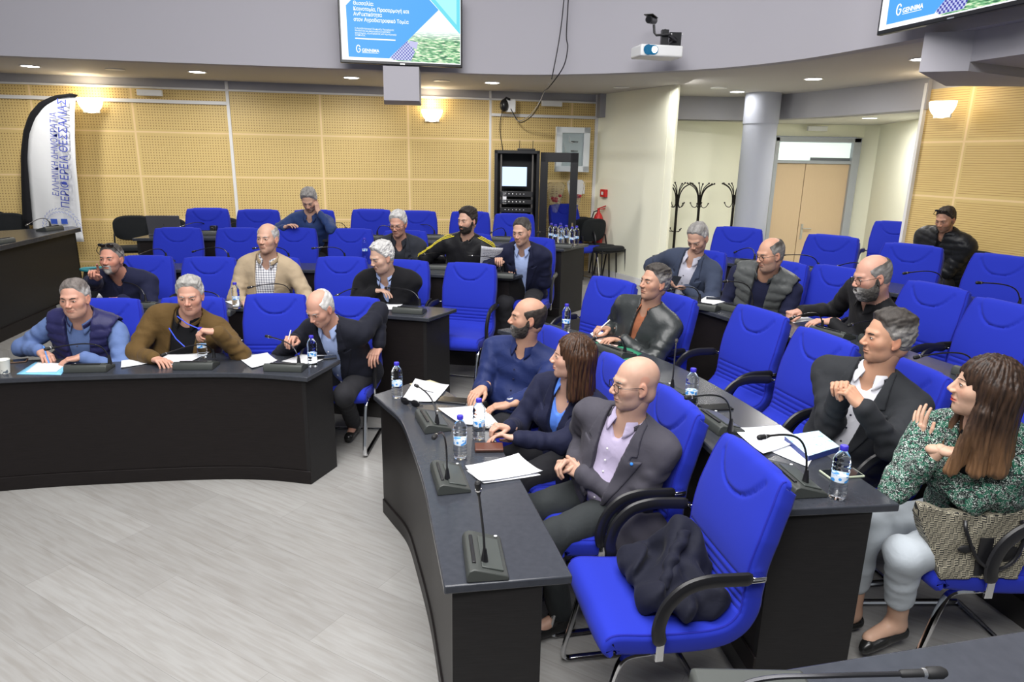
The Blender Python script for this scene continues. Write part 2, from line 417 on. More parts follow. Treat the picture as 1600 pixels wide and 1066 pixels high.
# entrance wall with the double door
DY = 11.2
wall_obj('wall_entrance', (4.0, DY), (4.07, DY), 0, 3.0, cream)
wall_obj('wall_entrance_top', (4.0, DY), (5.62, DY), 2.50, 3.0, cream)
poly_wall('wall_entrance_right', [(5.40, DY + 0.1), (5.60, 11.0), (5.25, 9.2), (4.52, 7.95)], 0, 3.0, cream)
frame_m = mat('grey_door_frame', (0.40, 0.43, 0.47), 0.4)
door_m = desk_wood('beech_door', (0.66, 0.49, 0.31), (0.72, 0.56, 0.37), 0.5, 30, 1)
glass_m = mat('transom_glass_glow', (0.75, 0.86, 0.84), 0.05, emis=((0.78, 0.88, 0.82), 0.62))  # emission on the pane stands in for the lit room behind it
dx0, dx1 = 4.07, 5.40
mb = MB()
for x in (dx0 + 0.03, dx1 - 0.05): mb.box((x, DY, 1.24), (0.06 if x < 5 else 0.12, 0.16, 2.48))
mb.box(((dx0 + dx1) / 2, DY, 2.45), (dx1 - dx0, 0.16, 0.07)); mb.box(((dx0 + dx1) / 2, DY, 2.11), (dx1 - dx0, 0.14, 0.05))
fr = struct(mb, 'door_1', frame_m, bevel=0.005)
mb = MB(); mb.box(((dx0 + dx1) / 2, DY + 0.02, 2.27), (dx1 - dx0 - 0.16, 0.02, 0.28)); mb.build('transom_pane', glass_m, fr)
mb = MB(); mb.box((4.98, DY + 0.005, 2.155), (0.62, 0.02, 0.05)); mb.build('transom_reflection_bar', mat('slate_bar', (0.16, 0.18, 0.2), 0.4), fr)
mid = 4.60
for i, (a, b_) in enumerate(((dx0 + 0.06, mid - 0.004), (mid + 0.004, dx1 - 0.11))):
    mb = MB(); mb.box(((a + b_) / 2, DY, 1.045), (b_ - a, 0.045, 2.08)); lf = mb.build('door_leaf', door_m, fr, bevel=0.003)
mb = MB(); mb.box((mid + 0.06, DY - 0.03, 1.02), (0.035, 0.012, 0.24)); mb.tube([(mid + 0.06, DY - 0.03, 1.07), (mid + 0.06, DY - 0.075, 1.07), (mid + 0.19, DY - 0.08, 1.07)], 0.009)
mb.build('door_handle', mat('satin_steel', (0.6, 0.6, 0.6), 0.3, 1), fr)
# ceilings, beam, gallery front
PAR = [(-9.5, 6.6), (-7.2, 7.05), (-5.22, 7.376), (-3.75, 7.656), (-1.93, 7.93), (-0.85, 8.12), (0.09, 8.19), (0.98, 7.93), (1.915, 7.42), (2.50, 6.72), (2.845, 5.846), (3.12, 4.9), (3.4, 3.8), (3.6, 2.6)]
PARC = [tuple(p) for p in catmull(PAR, 6)]
mb = MB(); mb.strip(PARC, offset_curve(PARC, 0.14), 3.0, 5.4)
struct(mb, 'wall_gallery_front', grey_wall)
BACKL = [(-9.5, 8.42), (-6.42, 9.02), (-3.88, 9.55), (-2.49, 9.80), (-0.37, 10.21), (1.19, 10.5), (3.14, 10.66), (3.5, 10.55), (4.07, 9.18), (4.40, 7.85), (5.3, 5.3), (6.2, 2.6)]
a = resample(offset_curve(PARC, 0.137), 60); b2 = resample(BACKL, 60)
mb = MB(); mb.strip(a, b2, 3.0, 3.12); struct(mb, 'ceiling', ceil_m, smooth=False)
CB1 = [(1.20, 10.32), (2.1, 10.45), (3.14, 10.5), (3.42, 10.3), (3.72, 9.85), (4.07, 9.05), (4.42, 7.80)]
CBC = [tuple(p) for p in catmull(CB1, 5)]
mb = MB(); mb.strip(CBC, offset_curve(CBC, 0.25), 2.68, 3.0); struct(mb, 'trim_30', beam_m)
mb = MB(); mb.prism([(1.0, 10.5), (3.25, 10.62), (3.9, 10.05), (4.68, 8.0), (6.4, 8.6), (6.4, 12), (1.0, 12)], 2.68, 2.76); struct(mb, 'ceiling_corridor', mat('corridor_ceiling', (0.62, 0.61, 0.55), 0.8), smooth=False)
mb = MB(); mb.lathe([(0.225, 0), (0.225, 2.66)], 32, (3.36, 9.85, 0)); mb.lathe([(0.235, 2.6), (0.235, 3.0)], 32, (3.36, 9.85, 0))
struct(mb, 'wall_column', mat('column_paint', (0.36, 0.38, 0.45), 0.7))
mb = MB(); mb.box((-1, 3, 5.75), (16, 18, 0.1)); struct(mb, 'ceiling_high', mat('white_ceiling', (0.78, 0.78, 0.78), 0.9), smooth=False)
# boxed ducts hanging off the gallery front
def duct(name, pts, z0, z1):
    mb = MB(); mb.prism(pts, z0, z1); return struct(mb, name, grey_wall, smooth=False)
duct('trim_31', [(-1.40, 7.62), (-1.03, 7.66), (-1.10, 8.35), (-1.52, 8.28)], 2.66, 3.0)
duct('trim_32', [(2.87, 5.22), (3.16, 5.12), (3.9, 5.5), (4.4, 6.0), (3.6, 6.1)], 2.74, 3.0)
duct('trim_33', [(3.16, 5.12), (3.4, 4.2), (4.4, 4.2), (4.2, 5.6)], 2.80, 3.4)

# recessed lights
lamp_e = mat('lamp_diffuser', (1, 1, 1), 0.5, emis=((1, 0.98, 0.95), 14))
lamp_off = mat('lamp_diffuser_unlit', (0.72, 0.72, 0.70), 0.4)
def downlight(x, y, z, on, label, r=0.085, pw=16):
    t = empty('ceiling_downlight', (x, y, z)); tag(t, label, 'light', 'recessed ceiling lights')
    mb = MB(); mb.lathe([(r, 0), (r + 0.018, -0.006), (r + 0.016, 0.004), (r, 0.002)], 28); mb.build('rim', white_pl, t)
    mb = MB(); mb.lathe([(r - 0.001, -0.003), (r - 0.001, 0.003)], 28); mb.build('diffuser', lamp_e if on else lamp_off, t)
    if on and pw: 
        l = area('downlight_lamp', (x, y, z - 0.012), (0, 0, 0), 0.16, 0.16, pw, (1, 0.97, 0.93), 'DISK'); l.parent = t; l.location = (0, 0, -0.012)
DL = [((47, 103), 1, 'lit round downlight in the soffit nearest the left edge'), ((308, 112), 1, 'lit round downlight above the white cover strip, second from the left'),
      ((549, 121), 1, 'lit round downlight just left of the boxed duct under the screen'), ((769, 129), 1, 'lit round downlight between the duct and the hanging cables'),
      ((971, 136), 0, 'unlit round ceiling fitting below the projector'), ((1123, 137), 0, 'unlit round fitting beside the lit downlight near the column'),
      ((1152, 143), 1, 'lit round downlight just above the grey column'), ((1271, 123), 1, 'large lit downlight right of the grey column'),
      ((1441, 92), 1, 'lit round downlight beside the right-hand duct below the screen corner'), ((180, 108), 0, 'unlit oval fitting between the two left downlights'),
      ((690, 126), 0, 'unlit round fitting right of the boxed duct')]
for (p, on, lab) in DL:
    g = G(*p, 3.0); downlight(g.x, g.y, 2.997, on, lab, pw=4 if p == (1152, 143) else 16)
g = G(1359, 184, 2.68); downlight(g.x, g.y, 2.677, 1, 'lit round downlight in the lower corridor ceiling before the double door', pw=22)

g = G(1075, 141, 3.0); area('entrance_fill', (2.0, 8.6, 2.98), (0, math.radians(-25), 0), 0.5, 0.5, 16, (1, 0.98, 0.93))  # added fill without a fitting, brightens the cream entrance walls
# wall sconces
sconce_m = mat('sconce_glass', (1, 1, 1), 0.4, emis=((1, 0.84, 0.58), 5))
def sconce(px, py, Y, rz, label):
    p = GY(px, py, Y); t = empty('wall_sconce', p, rz); tag(t, label, 'wall lamp', 'half-bowl wall sconces')
    vs = MB(); n = 18; P = []
    for i in range(10):
        th = PI / 2 * i / 9
        P.append([(0.145 * math.cos(th) * math.cos(PI * k / n + PI), 0.115 * math.cos(th) * math.sin(PI * k / n + PI), -0.16 * math.sin(th) + 0.07) for k in range(n + 1)])
    vs.grid(P); vs.build('bowl', sconce_m, t, solid=0.004)
    mb = MB(); mb.box((0, 0.0, -0.01), (0.20, 0.015, 0.16)); mb.build('wall_plate', white_pl, t, bevel=0.004)
    l = bpy.data.lights.new('sconce_lamp', 'POINT'); l.energy = 4; l.color = (1, 0.82, 0.55); l.shadow_soft_size = 0.06
    lo = bpy.data.objects.new('sconce_lamp', l); COL.objects.link(lo); lo.parent = t; lo.location = (0, -0.10, 0.17)
wr = math.atan2(WDIR.y, WDIR.x)
sconce(675, 180, 10.02, wr, 'half-bowl wall lamp glowing between the duct and the equipment rack')
sconce(142, 165, 9.13, wr, 'half-bowl wall lamp glowing behind the tip of the white flag banner')
sconce(1474, 170, 7.35, math.atan2(RD.y, RD.x), 'half-bowl wall lamp glowing on the slotted panelling at the right')

# ------------------------------------------------------------------ desks
def desk(name, F, B, z, label, front_to=None, ends=(0, 1), seams=()):
    t = empty(name, (0, 0, 0)); tag(t, label, 'desk', None)
    n = 40
    f = resample([tuple(p) for p in catmull(F, 6)], n); b = resample([tuple(p) for p in catmull(B, 6)], n)
    zt = z + 0.75; z0 = z if front_to is None else front_to
    mb = MB(); mb.strip(f, b, zt - 0.032, zt); mb.build('worktop', desk_top, t, bevel=0.006, seg=3)
    def inset(c, o, e0, e1):
        c = offset_curve(c, o); L = 0
        P = [np.array(p) for p in c]; d = np.r_[0, np.cumsum([np.linalg.norm(P[i + 1] - P[i]) for i in range(len(P) - 1)])]
        tt = np.linspace(e0, d[-1] - e1, n)
        return [(np.interp(q, d, [p[0] for p in P]), np.interp(q, d, [p[1] for p in P])) for q in tt]
    pf = inset(f, 0.03, 0.035, 0.03); pf2 = inset(f, 0.048, 0.035, 0.03)
    mb = MB(); mb.strip(pf, pf2, z0 + 0.095, zt - 0.032); mb.build('front_panel', desk_front, t)
    kf = inset(f, 0.022, 0.035, 0.03)
    mb = MB(); mb.strip(kf, pf2, z0 + 0.001, z0 + 0.092); mb.build('plinth', desk_front, t, bevel=0.003)
    for e in ends:
        i = -1 if e else 0
        a = np.array(pf[i]); c = np.array(b[i]); d = c - a; L = np.linalg.norm(d); d /= L
        s = (np.array(f[i]) - np.array(f[i - 1 if e else 1])); s /= np.linalg.norm(s)
        c = a + d * (L - 0.10)
        q = [tuple(a), tuple(c), tuple(c - s * 0.03), tuple(a - s * 0.03)]
        mb = MB(); mb.prism(q, z0 + 0.001, zt - 0.032); mb.build('end_panel', desk_end, t, bevel=0.002, smooth=False)
    for s_ in seams:     # panels between seats, standing under the worktop
        i = int(s_ * (n - 1)); a = np.array(pf2[i]); c = np.array(b[i]); d = c - a; c = a + d * 0.72
        u = np.array([-d[1], d[0]]) / np.linalg.norm(d) * 0.012
        mb = MB(); mb.prism([tuple(a + u), tuple(c + u), tuple(c - u), tuple(a - u)], z + 0.001, zt - 0.034); mb.build('divider_panel', desk_end, t, smooth=False)
    return t
desk('curved_desk', L1F, L1B, Z1, 'front curved dark wood desk of the left block, nearest the open floor', seams=(0.25, 0.6))
desk('curved_desk', R1F, R1B, Z1, 'front curved dark wood desk of the right block, its near end in the foreground', seams=(0.35, 0.65))
desk('curved_desk', L2F, L2B, Z2, 'second-row desk of the left block behind the white-paper desk', seams=(0.3, 0.6))
desk('curved_desk', L3F, L3B, Z3, 'third-row desk of the left block, where the man reads a sheet', seams=(0.3, 0.6))
desk('curved_desk', L4F, L4B, Z4, 'last-row desk of the left block, with the bottle cluster at its end', seams=(0.3, 0.6))
desk('curved_desk', R2F, R2B, Z2, 'second-row desk of the right block, with the blue booklet', seams=(0.35, 0.65))
desk('curved_desk', R3F, R3B, Z3, 'third-row desk of the right block, in front of the man with a phone', seams=(0.35, 0.65))
desk('curved_desk', R4F, R4B, Z4, 'last-row desk of the right block, below the double door', seams=(0.3, 0.6))
# seams in the front worktops, hairline steel strips
# raised dais desk at far left
zd = 1.20
ft = [G(0, 384, zd), G(60, 369, zd), G(126, 355.5, zd)]
p0, p1, p2 = [Vector((p.x, p.y)) for p in ft]
dirr = (p2 - p0).normalized(); near = p0 - dirr * 2.5
bk = [Vector((-7.3, 4.2)), Vector((-6.35, 6.9)), Vector((-5.35, 8.32))]
t = empty('dais_desk'); tag(t, 'tall dark presiding desk on the dais at the far left', 'desk')
mb = MB(); mb.strip([tuple(near), tuple(p0), tuple(p2)], [tuple(bk[0]), tuple(bk[1]), tuple(bk[2])], zd - 0.05, zd); mb.build('worktop', desk_top, t, bevel=0.005)
mb = MB(); n2 = Vector((dirr.y, -dirr.x)); i1 = -n2 * 0.05
fr_ = [near + i1, p0 + i1, p2 + i1 - dirr * 0.04]
mb.strip([tuple(p) for p in fr_], [tuple(p - n2 * 0.03) for p in fr_], 0.301, zd - 0.05)
mb.build('front_panel', desk_end, t)
mb = MB(); fr2 = [p + n2 * 0.02 for p in fr_]; mb.strip([tuple(p) for p in fr2], [tuple(p - n2 * 0.02) for p in fr2], 0.301, 0.42); mb.build('plinth', desk_front, t)
mb = MB(); e0 = fr_[2]; e1 = bk[2] - dirr * 0.1; mb.prism([tuple(e0), tuple(e1), tuple(e1 - dirr * 0.03), tuple(e0 - dirr * 0.03)], 0.301, zd - 0.05); mb.build('end_panel', desk_end, t, smooth=False)
mb = MB(); mb.prism([(-9, 1.0), (-5.6, 1.0), (-4.62, 6.2), (-4.85, 8.4), (-9, 8.4)], 0.0, 0.30); struct(mb, 'floor_dais', floor_m, smooth=False)
# foreground desk at the lower right, seen from behind
zf = 1.20
A = G(1100, 1066, zf); Bp = G(1600, 985, zf)
u = (Bp - A).normalized(); A2 = A - u * 0.5; B2 = Bp + u * 1.0
t = empty('presiding_desk'); tag(t, 'dark desk edge in the lower right foreground with a large microphone', 'desk')
nrm = Vector((u.y, -u.x, 0))
A2m = (A2 + B2) / 2 + nrm * -0.02
mb = MB(); mb.prism([(A2.x, A2.y), (B2.x, B2.y), (B2.x + nrm.x * 0.7, B2.y + nrm.y * 0.7), (A2.x + nrm.x * 0.45, A2.y + nrm.y * 0.45)], zf - 0.04, zf)
mb.build('worktop', desk_top, t, bevel=0.004)
mb = MB(); q = [A2 + nrm * 0.05, B2 + nrm * 0.05]; mb.prism([(q[0].x, q[0].y), (q[1].x, q[1].y), (q[1].x + nrm.x * 0.03, q[1].y + nrm.y * 0.03), (q[0].x + nrm.x * 0.03, q[0].y + nrm.y * 0.03)], 0.001, zf - 0.04)
mb.build('front_panel', desk_front, t)

# ------------------------------------------------------------------ blue conference chair
def chair_profile():
    ctl = [(0.262, 0.398), (0.285, 0.425), (0.275, 0.462), (0.235, 0.482), (0.12, 0.470), (-0.02, 0.462), (-0.12, 0.464), (-0.185, 0.482), (-0.225, 0.53), (-0.235, 0.60), (-0.245, 0.70), (-0.268, 0.80), (-0.30, 0.90), (-0.325, 0.97), (-0.345, 1.0), (-0.375, 0.995)]
    return resample([tuple(p) for p in catmull(ctl, 10)], 170)
CP = chair_profile()
def chair_blue():
    root = empty('conference_chair')
    S = [0]
    for i in range(1, len(CP)): S.append(S[-1] + math.dist(CP[i], CP[i - 1]))
    split = min(range(len(CP)), key=lambda i: abs(CP[i][0] + 0.20) + (10 if CP[i][1] > 0.56 else 0))
    # halve width along the path
    def halfw(y, z):
        if z < 0.5 and y > -0.2: return 0.255
        return float(np.interp(z, [0.5, 0.58, 0.68, 0.8, 0.93, 1.0], [0.255, 0.243, 0.244, 0.250, 0.240, 0.226]))
    stop = S[-1]
    def station(i, nx=47):
        y, z = CP[i]
        a = CP[max(i - 1, 0)]; b_ = CP[min(i + 1, len(CP) - 1)]
        ty, tz = b_[0] - a[0], b_[1] - a[1]; L = math.hypot(ty, tz); ty /= L; tz /= L
        ny, nz = tz, -ty           # front surface normal (up on the seat, forward on the back)
        if i < 3 and False: pass
        w = halfw(y, z); th = 0.078 if i > 8 else 0.05
        s = S[i]; ends = min(1, (s) / 0.02, (stop - s) / 0.03)
        th *= 0.55 + 0.45 * max(0, ends)
        ring = []
        for k in range(nx):
            x = -w + 2 * w * k / (nx - 1); q = abs(x) / w
            d = 0.010 * (1 - q ** 4)
            e = min(1, (w - abs(x)) / 0.014); d -= 0.012 * (1 - e) ** 2
            # ribs over the lower back
            if z < 0.72 and y < -0.17:
                for zr in (0.525, 0.550, 0.577, 0.606, 0.637):
                    d -= 0.007 * math.exp(-((z - zr) / 0.0045) ** 2) * min(1, (w - abs(x)) / 0.02)
            # head-rest crease
            if z > 0.78:
                zz = 0.868 + 0.092 * (abs(x) / 0.15) ** 2.6
                if abs(x) < 0.155:
                    dd = (z - zz) / (1 + 1.2 * (abs(x) / 0.15) ** 2)
                    d -= 0.011 * math.exp(-(dd / 0.0055) ** 2)
                    if z > zz: d += 0.004
            ring.append(Vector((x, y + ny * d, z + nz * d)))
        for (xx, dd) in ((w, -th * 0.25), (w * 1.0, -th * 0.8), (w - 0.012, -th), (w * 0.4, -th * 1.04), (-w * 0.4, -th * 1.04), (-w + 0.012, -th), (-w, -th * 0.8), (-w, -th * 0.25)):
            ring.append(Vector((xx, y + ny * dd, z + nz * dd)))
        return ring
    def shell(i0, i1, name):
        rings = [station(i) for i in range(i0, i1)]
        n = len(rings[0]); mb = MB()
        vs = [p for r in rings for p in r]
        fs = [(i * n + k, i * n + (k + 1) % n, (i + 1) * n + (k + 1) % n, (i + 1) * n + k) for i in range(len(rings) - 1) for k in range(n)]
        fs += [tuple(range(n - 1, -1, -1)), tuple((len(rings) - 1) * n + k for k in range(n))]
        mb.add(vs, fs); return mb.build(name, blue, root, angle=60)
    seat = shell(0, split + 1, 'seat'); back = shell(split, len(CP), 'backrest')
    for (i0, i1, par) in ((12, split + 1, seat), (split, len(CP) - 2, back)):
        for sgn in (-1, 1):
            mb = MB(); pts = []
            for i in range(i0, i1, 2):
                st = station(i); pts.append(st[1] if sgn < 0 else st[45])
            mb.tube(pts, 0.0035, 5); mb.build('piping', blue_pipe, par)
    for sx in (-1, 1):
        x = sx * 0.275
        path = catmull([(x, 0.085, 0.455), (x, 0.095, 0.52), (x, 0.07, 0.60), (x, 0.01, 0.66), (x, -0.07, 0.682), (x, -0.16, 0.680), (x * 0.99, -0.235, 0.675)], 5)
        mb = MB(); mb.tube(path, [0.016] + [0.021] * (len(path) - 2) + [0.015], 10, flat=(1.25, 0.72)); a_ = mb.build('armrest', black_pl, root)
        mb = MB(); mb.box((x, 0.085, 0.425), (0.012, 0.03, 0.075)); mb.build('arm_tab', chrome, a_, bevel=0.002)
        mb = MB(); mb.box((sx * 0.262, -0.265, 0.672), (0.03, 0.05, 0.016)); mb.tube([(x, -0.20, 0.665), (x, -0.285, 0.666)], 0.007, 6)
        mb.build('arm_bracket', chrome, a_, bevel=0.002)
    mb = MB()
    for sx in (-1, 1):
        x = sx * 0.235
        mb.tube(catmull([(x, 0.10, 0.395), (x, 0.19, 0.385), (x, 0.225, 0.33), (x, 0.26, 0.18), (x, 0.29, 0.05), (x, 0.272, 0.014), (x, 0.22, 0.012), (x, 0.0, 0.012), (x, -0.22, 0.012)], 5), 0.012, 8, flat=(1.3, 0.9))
    mb.tube([(-0.235, -0.22, 0.012), (0.235, -0.22, 0.012)], 0.012, 8); mb.tube([(-0.235, 0.10, 0.392), (0.235, 0.10, 0.392)], 0.011, 8)
    mb.tube([(-0.235, 0.10, 0.392), (-0.2, -0.15, 0.40)], 0.011, 8); mb.tube([(0.235, 0.10, 0.392), (0.2, -0.15, 0.40)], 0.011, 8)
    mb.build('frame', chrome, root)
    return root
PROTO = {}
def place(kind, maker, loc, rz, label, cat, group=None):
    if kind not in PROTO:
        o = maker(); PROTO[kind] = o
    else:
        o = copy_tree(PROTO[kind])
    o.location = loc; o.rotation_euler = (0, 0, rz)
    if kind == 'chair': o.scale = (1, 1, 1.03)
    tag(o, label, cat, group); return o
CHAIRS = {}
def seat_at(key, a, b, z0, az, label, zt=1.03):
    "chair whose backrest top spans a..b in the photograph; az is the way it faces, degrees from +x"
    A = G(a[0], a[1], z0 + zt); Bq = G(b[0], b[1], z0 + zt); m = (A + Bq) / 2
    az = math.radians(az); f = Vector((math.cos(az), math.sin(az), 0))
    p = m + f * 0.335; p.z = z0
    CHAIRS[key] = (p, az)
    place('chair', chair_blue, p, az - PI / 2, label, 'chair', 'blue conference chairs')
seat_at('c1', (118, 470), (212, 469), Z1, -80, 'blue conference chair under the man in the quilted navy vest, front left row')
seat_at('c2', (252, 468), (348, 466), Z1, -83, 'blue conference chair under the man in the brown jacket')
seat_at('c3', (382, 462), (478, 462), Z1, -85, 'empty blue chair in the front left row, between the brown jacket and the black suit')
seat_at('c4', (499, 466), (594, 468), Z1, -92, 'blue conference chair at the aisle end of the front left row, under the black suit')
seat_at('d1', (185, 402), (268, 402), Z2, -82, 'blue conference chair behind the man raising his finger')
seat_at('d2', (285, 404), (368, 404), Z2, -83, 'empty blue chair behind the grey-haired man in the brown jacket')
seat_at('d3', (386, 404), (468, 404), Z2, -85, 'blue conference chair hidden behind the beige jacket')
seat_at('d4', (491, 403), (576, 404), Z2, -88, 'empty blue chair between the beige jacket and the man with curly grey hair')
seat_at('d5', (589, 408), (672, 409), Z2, -95, 'blue conference chair under the man with crossed arms in the black sweater')
seat_at('d6', (697, 411), (775, 416), Z2, -104, 'empty blue chair with full back visible at the aisle end of the second left row')
seat_at('e1', (240, 358), (314, 357), Z3, -76, 'empty blue chair leftmost in the third left row, in front of the laptop')
seat_at('e2', (337, 358), (410, 358), Z3, -80, 'empty blue chair second in the third left row, left of the beige jacket head')
seat_at('e3', (425, 358), (494, 358), Z3, -82, 'empty blue chair third in the third left row, right of the beige jacket head')
seat_at('e4', (515, 359), (581, 359), Z3, -84, 'empty blue chair fourth in the third left row, before a bent microphone')
seat_at('e5', (600, 362), (666, 362), Z3, -88, 'blue conference chair behind the grey-haired man with glasses')
seat_at('e6', (703, 366), (764, 368), Z3, -95, 'blue conference chair hidden behind the black tracksuit with yellow stripes')
seat_at('e7', (800, 371), (864, 375), Z3, -102, 'blue conference chair under the man reading a sheet of paper')
seat_at('f1', (292, 327), (355, 327), Z4, -76, 'empty blue chair leftmost in the back left row, beside the laptop')
seat_at('f2', (371, 329), (435, 329), Z4, -78, 'empty blue chair in the back left row, left of the man resting his head')
seat_at('f3', (459, 330), (521, 329), Z4, -82, 'blue conference chair under the man resting his head on his hand')
seat_at('f4', (550, 328), (610, 329), Z4, -86, 'empty blue chair in the back left row, left of the white-haired head with glasses')
seat_at('f5', (620, 331), (682, 331), Z4, -88, 'empty blue chair in the back left row, right of the white-haired head with glasses')
seat_at('f6', (704, 332), (765, 332), Z4, -92, 'empty blue chair in the back left row behind the tracksuit')
seat_at('f7', (772, 335), (835, 336), Z4, -94, 'empty blue chair in the back left row in front of the equipment rack')
seat_at('g1', (1127, 676), (1224, 757), Z1, -170, 'nearest empty blue chair in the foreground holding a dark coat')
seat_at('g2', (1016, 600), (1098, 649), Z1, -168, 'blue conference chair under the bald man in the grey suit')
seat_at('g3', (937, 547), (1000, 590), Z1, -162, 'blue conference chair behind the woman in the navy blazer')
seat_at('g4', (846, 505), (900, 536), Z1, -152, 'blue conference chair under the bearded man in the navy shirt')
CHAIRS['h1'] = (Vector((1.87, 2.50, Z2)), math.radians(-178))
place('chair', chair_blue, CHAIRS['h1'][0], math.radians(-178) - PI / 2, 'blue conference chair under the woman in the green tweed jacket', 'chair', 'blue conference chairs')
seat_at('h2', (1370, 552), (1482, 592), Z2, -170, 'blue conference chair behind the man with clasped hands')
seat_at('h3', (1236, 508), (1346, 545), Z2, -164, 'empty blue chair directly left of the man with clasped hands')
seat_at('h4', (1147, 474), (1232, 500), Z2, -158, 'empty blue chair second to the left of the man with clasped hands')
seat_at('h5', (1012, 454), (1085.7, 470), Z2, -148, 'blue conference chair behind the black leather jacket')
seat_at('h6', (925, 432), (988.7, 444), Z2, -140, 'empty blue chair left of the black leather jacket')
seat_at('i1', (1062, 389), (1131, 397), Z3, -128, 'blue conference chair under the man looking at his phone')
seat_at('i2', (1184, 405), (1258.6, 415.6), Z3, -140, 'blue conference chair under the man in the grey quilted vest')
seat_at('i3', (1276.6, 414), (1350, 426), Z3, -148, 'empty blue chair between the grey vest and the bearded man')
seat_at('i4', (1420, 439), (1508, 456), Z3, -158, 'blue conference chair just right of the large bearded man')
seat_at('i5', (1527, 465), (1625, 488), Z3, -166, 'empty blue chair at the right edge above the dark-haired woman')
seat_at('j1', (1118.6, 355.7), (1190, 358.7), Z4, -118, 'empty blue chair in the back right row, left of the grey column foot')
seat_at('j2', (1262, 366), (1342, 374), Z4, -134, 'empty blue chair in the back right row in front of the double door')
seat_at('j3', (1378.6, 380.5), (1475, 388), Z4, -138, 'empty blue chair in front of the man in the black padded jacket')
seat_at('j4', (1527, 396.7), (1618, 407), Z4, -150, 'empty blue chair in the back right row at the right edge')
seat_at('k1', (1374, 346), (1428, 350), Z4, -128, 'lone blue chair against the cream wall beside the panelling corner')
seat_at('m1', (858, 320), (904, 320), Z4, -62, 'blue chair standing sideways between the rack door and the stacked black chairs')

# black visitor chairs
def chair_black():
    root = empty('visitor_chair')
    mb = MB(); P = []
    def slab(w, h, th, M, pw=3.2):
        n = 28; vs = []; 
        for s_ in (-1, 1):
            for f_ in (1.0, 0.92):
                for k in range(n):
                    a = 2 * PI * k / n; ca, sa = math.cos(a), math.sin(a)
                    x = w * math.copysign(abs(ca) ** (2 / pw), ca) * f_; y = h * math.copysign(abs(sa) ** (2 / pw), sa) * f_
                    vs.append((x, y, s_ * (th if f_ < 1 else th * 0.5)))
        R0 = [n, 0, 2 * n, 3 * n]
        fs = []
        for a_, b_ in ((0, 1), (1, 2), (2, 3)):
            for k in range(n): fs.append((R0[a_] + k, R0[a_] + (k + 1) % n, R0[b_] + (k + 1) % n, R0[b_] + k))
        fs += [tuple(n + k for k in range(n)), tuple(3 * n + k for k in range(n))]
        m = MB(); m.add([M @ Vector(v) for v in vs], fs); return m
    M = Matrix.Translation((0, 0.02, 0.455)) @ Matrix.Rotation(math.radians(3), 4, 'X')
    slab(0.24, 0.225, 0.03, M).build('seat', black_fab, root)
    M = Matrix.Translation((0, -0.235, 0.69)) @ Matrix.Rotation(math.radians(82), 4, 'X')
    slab(0.245, 0.165, 0.022, M).build('backrest', black_fab, root)
    for sx in (-1, 1):
        for (y0, y1, zt) in ((0.18, 0.20, 0.45), (-0.17, -0.25, 0.62)):
            m = MB(); m.tube([(sx * 0.235, y0 if zt < 0.5 else -0.22, zt), (sx * 0.24, y0, 0.40), (sx * 0.25, y1, 0.002)], 0.011, 8); m.build('leg', black_pl, root)
    m = MB(); m.tube([(-0.235, 0.18, 0.42), (0.235, 0.18, 0.42)], 0.01, 8); m.tube([(-0.235, -0.17, 0.42), (0.235, -0.17, 0.42)], 0.01, 8)
    for sx in (-1, 1): m.tube([(sx * 0.235, 0.18, 0.42), (sx * 0.235, -0.17, 0.42)], 0.01, 8)
    m.build('seat_frame', black_pl, root)
    return root
def vis(px, py, z0, az, label, top=0.85):
    p = G(px, py, z0 + top); a = math.radians(az); p = p + Vector((math.cos(a), math.sin(a), 0)) * 0.24; p.z = z0
    return place('vchair', chair_black, p, a - PI / 2, label, 'chair', 'black visitor chairs')
vis(207, 337, Z4 - 0.0, -68, 'black padded visitor chair against the panelling, left of the laptop', 0.85)
vis(259, 341, Z4, -70, 'black visitor chair partly hidden behind the open laptop')
vis(345, 340, Z4, -74, 'black visitor chair behind the leftmost empty blue chair of the back row')
vis(449, 334, Z4, -76, 'black visitor chair at the left shoulder of the man resting his head')
vis(522, 334, Z4, -76, 'black visitor chair at the right shoulder of the man resting his head')
vis(656, 330, Z4, -80, 'black visitor chair just showing above the back row near the white-haired man')
vis(700, 331, Z4, -80, 'black visitor chair behind the bearded man in the tracksuit')
vis(1530, 392, Z4, -150, 'black visitor chair beside the panelling, right of the padded jacket')
_g = Vector((1.29, 9.70, Z4)); pk = place('vchair', chair_black, _g, math.radians(-50) - PI / 2, 'black visitor chair with slim black legs at the cream wall, front of the stack', 'chair', 'black visitor chairs')
for k, (dx, dy) in enumerate(((-0.11, 0.14), (-0.20, 0.27))):
    q = copy_tree(pk); q.location = pk.location + Vector((dx, dy, 0)); q.rotation_euler = (0, 0, math.radians(-140 - 6 * k))
    tag(q, ['black visitor chair directly behind the one with slim legs', 'rearmost black visitor chair of the group by the fire extinguisher'][k], 'chair', 'black visitor chairs')
pk = vis(6, 333, 0.45, -60, 'dark chair at the left edge, front of the row behind the dais', 0.85)
for k in range(2):
    q = copy_tree(pk); q.location = pk.location + Vector((0.10 * (k + 1) - 0.25, 0.25 * (k + 1), 0)); tag(q, ['dark chair at the left edge, second of the row behind the dais', 'dark chair at the left edge, rearmost behind the dais'][k], 'chair', 'black visitor chairs')

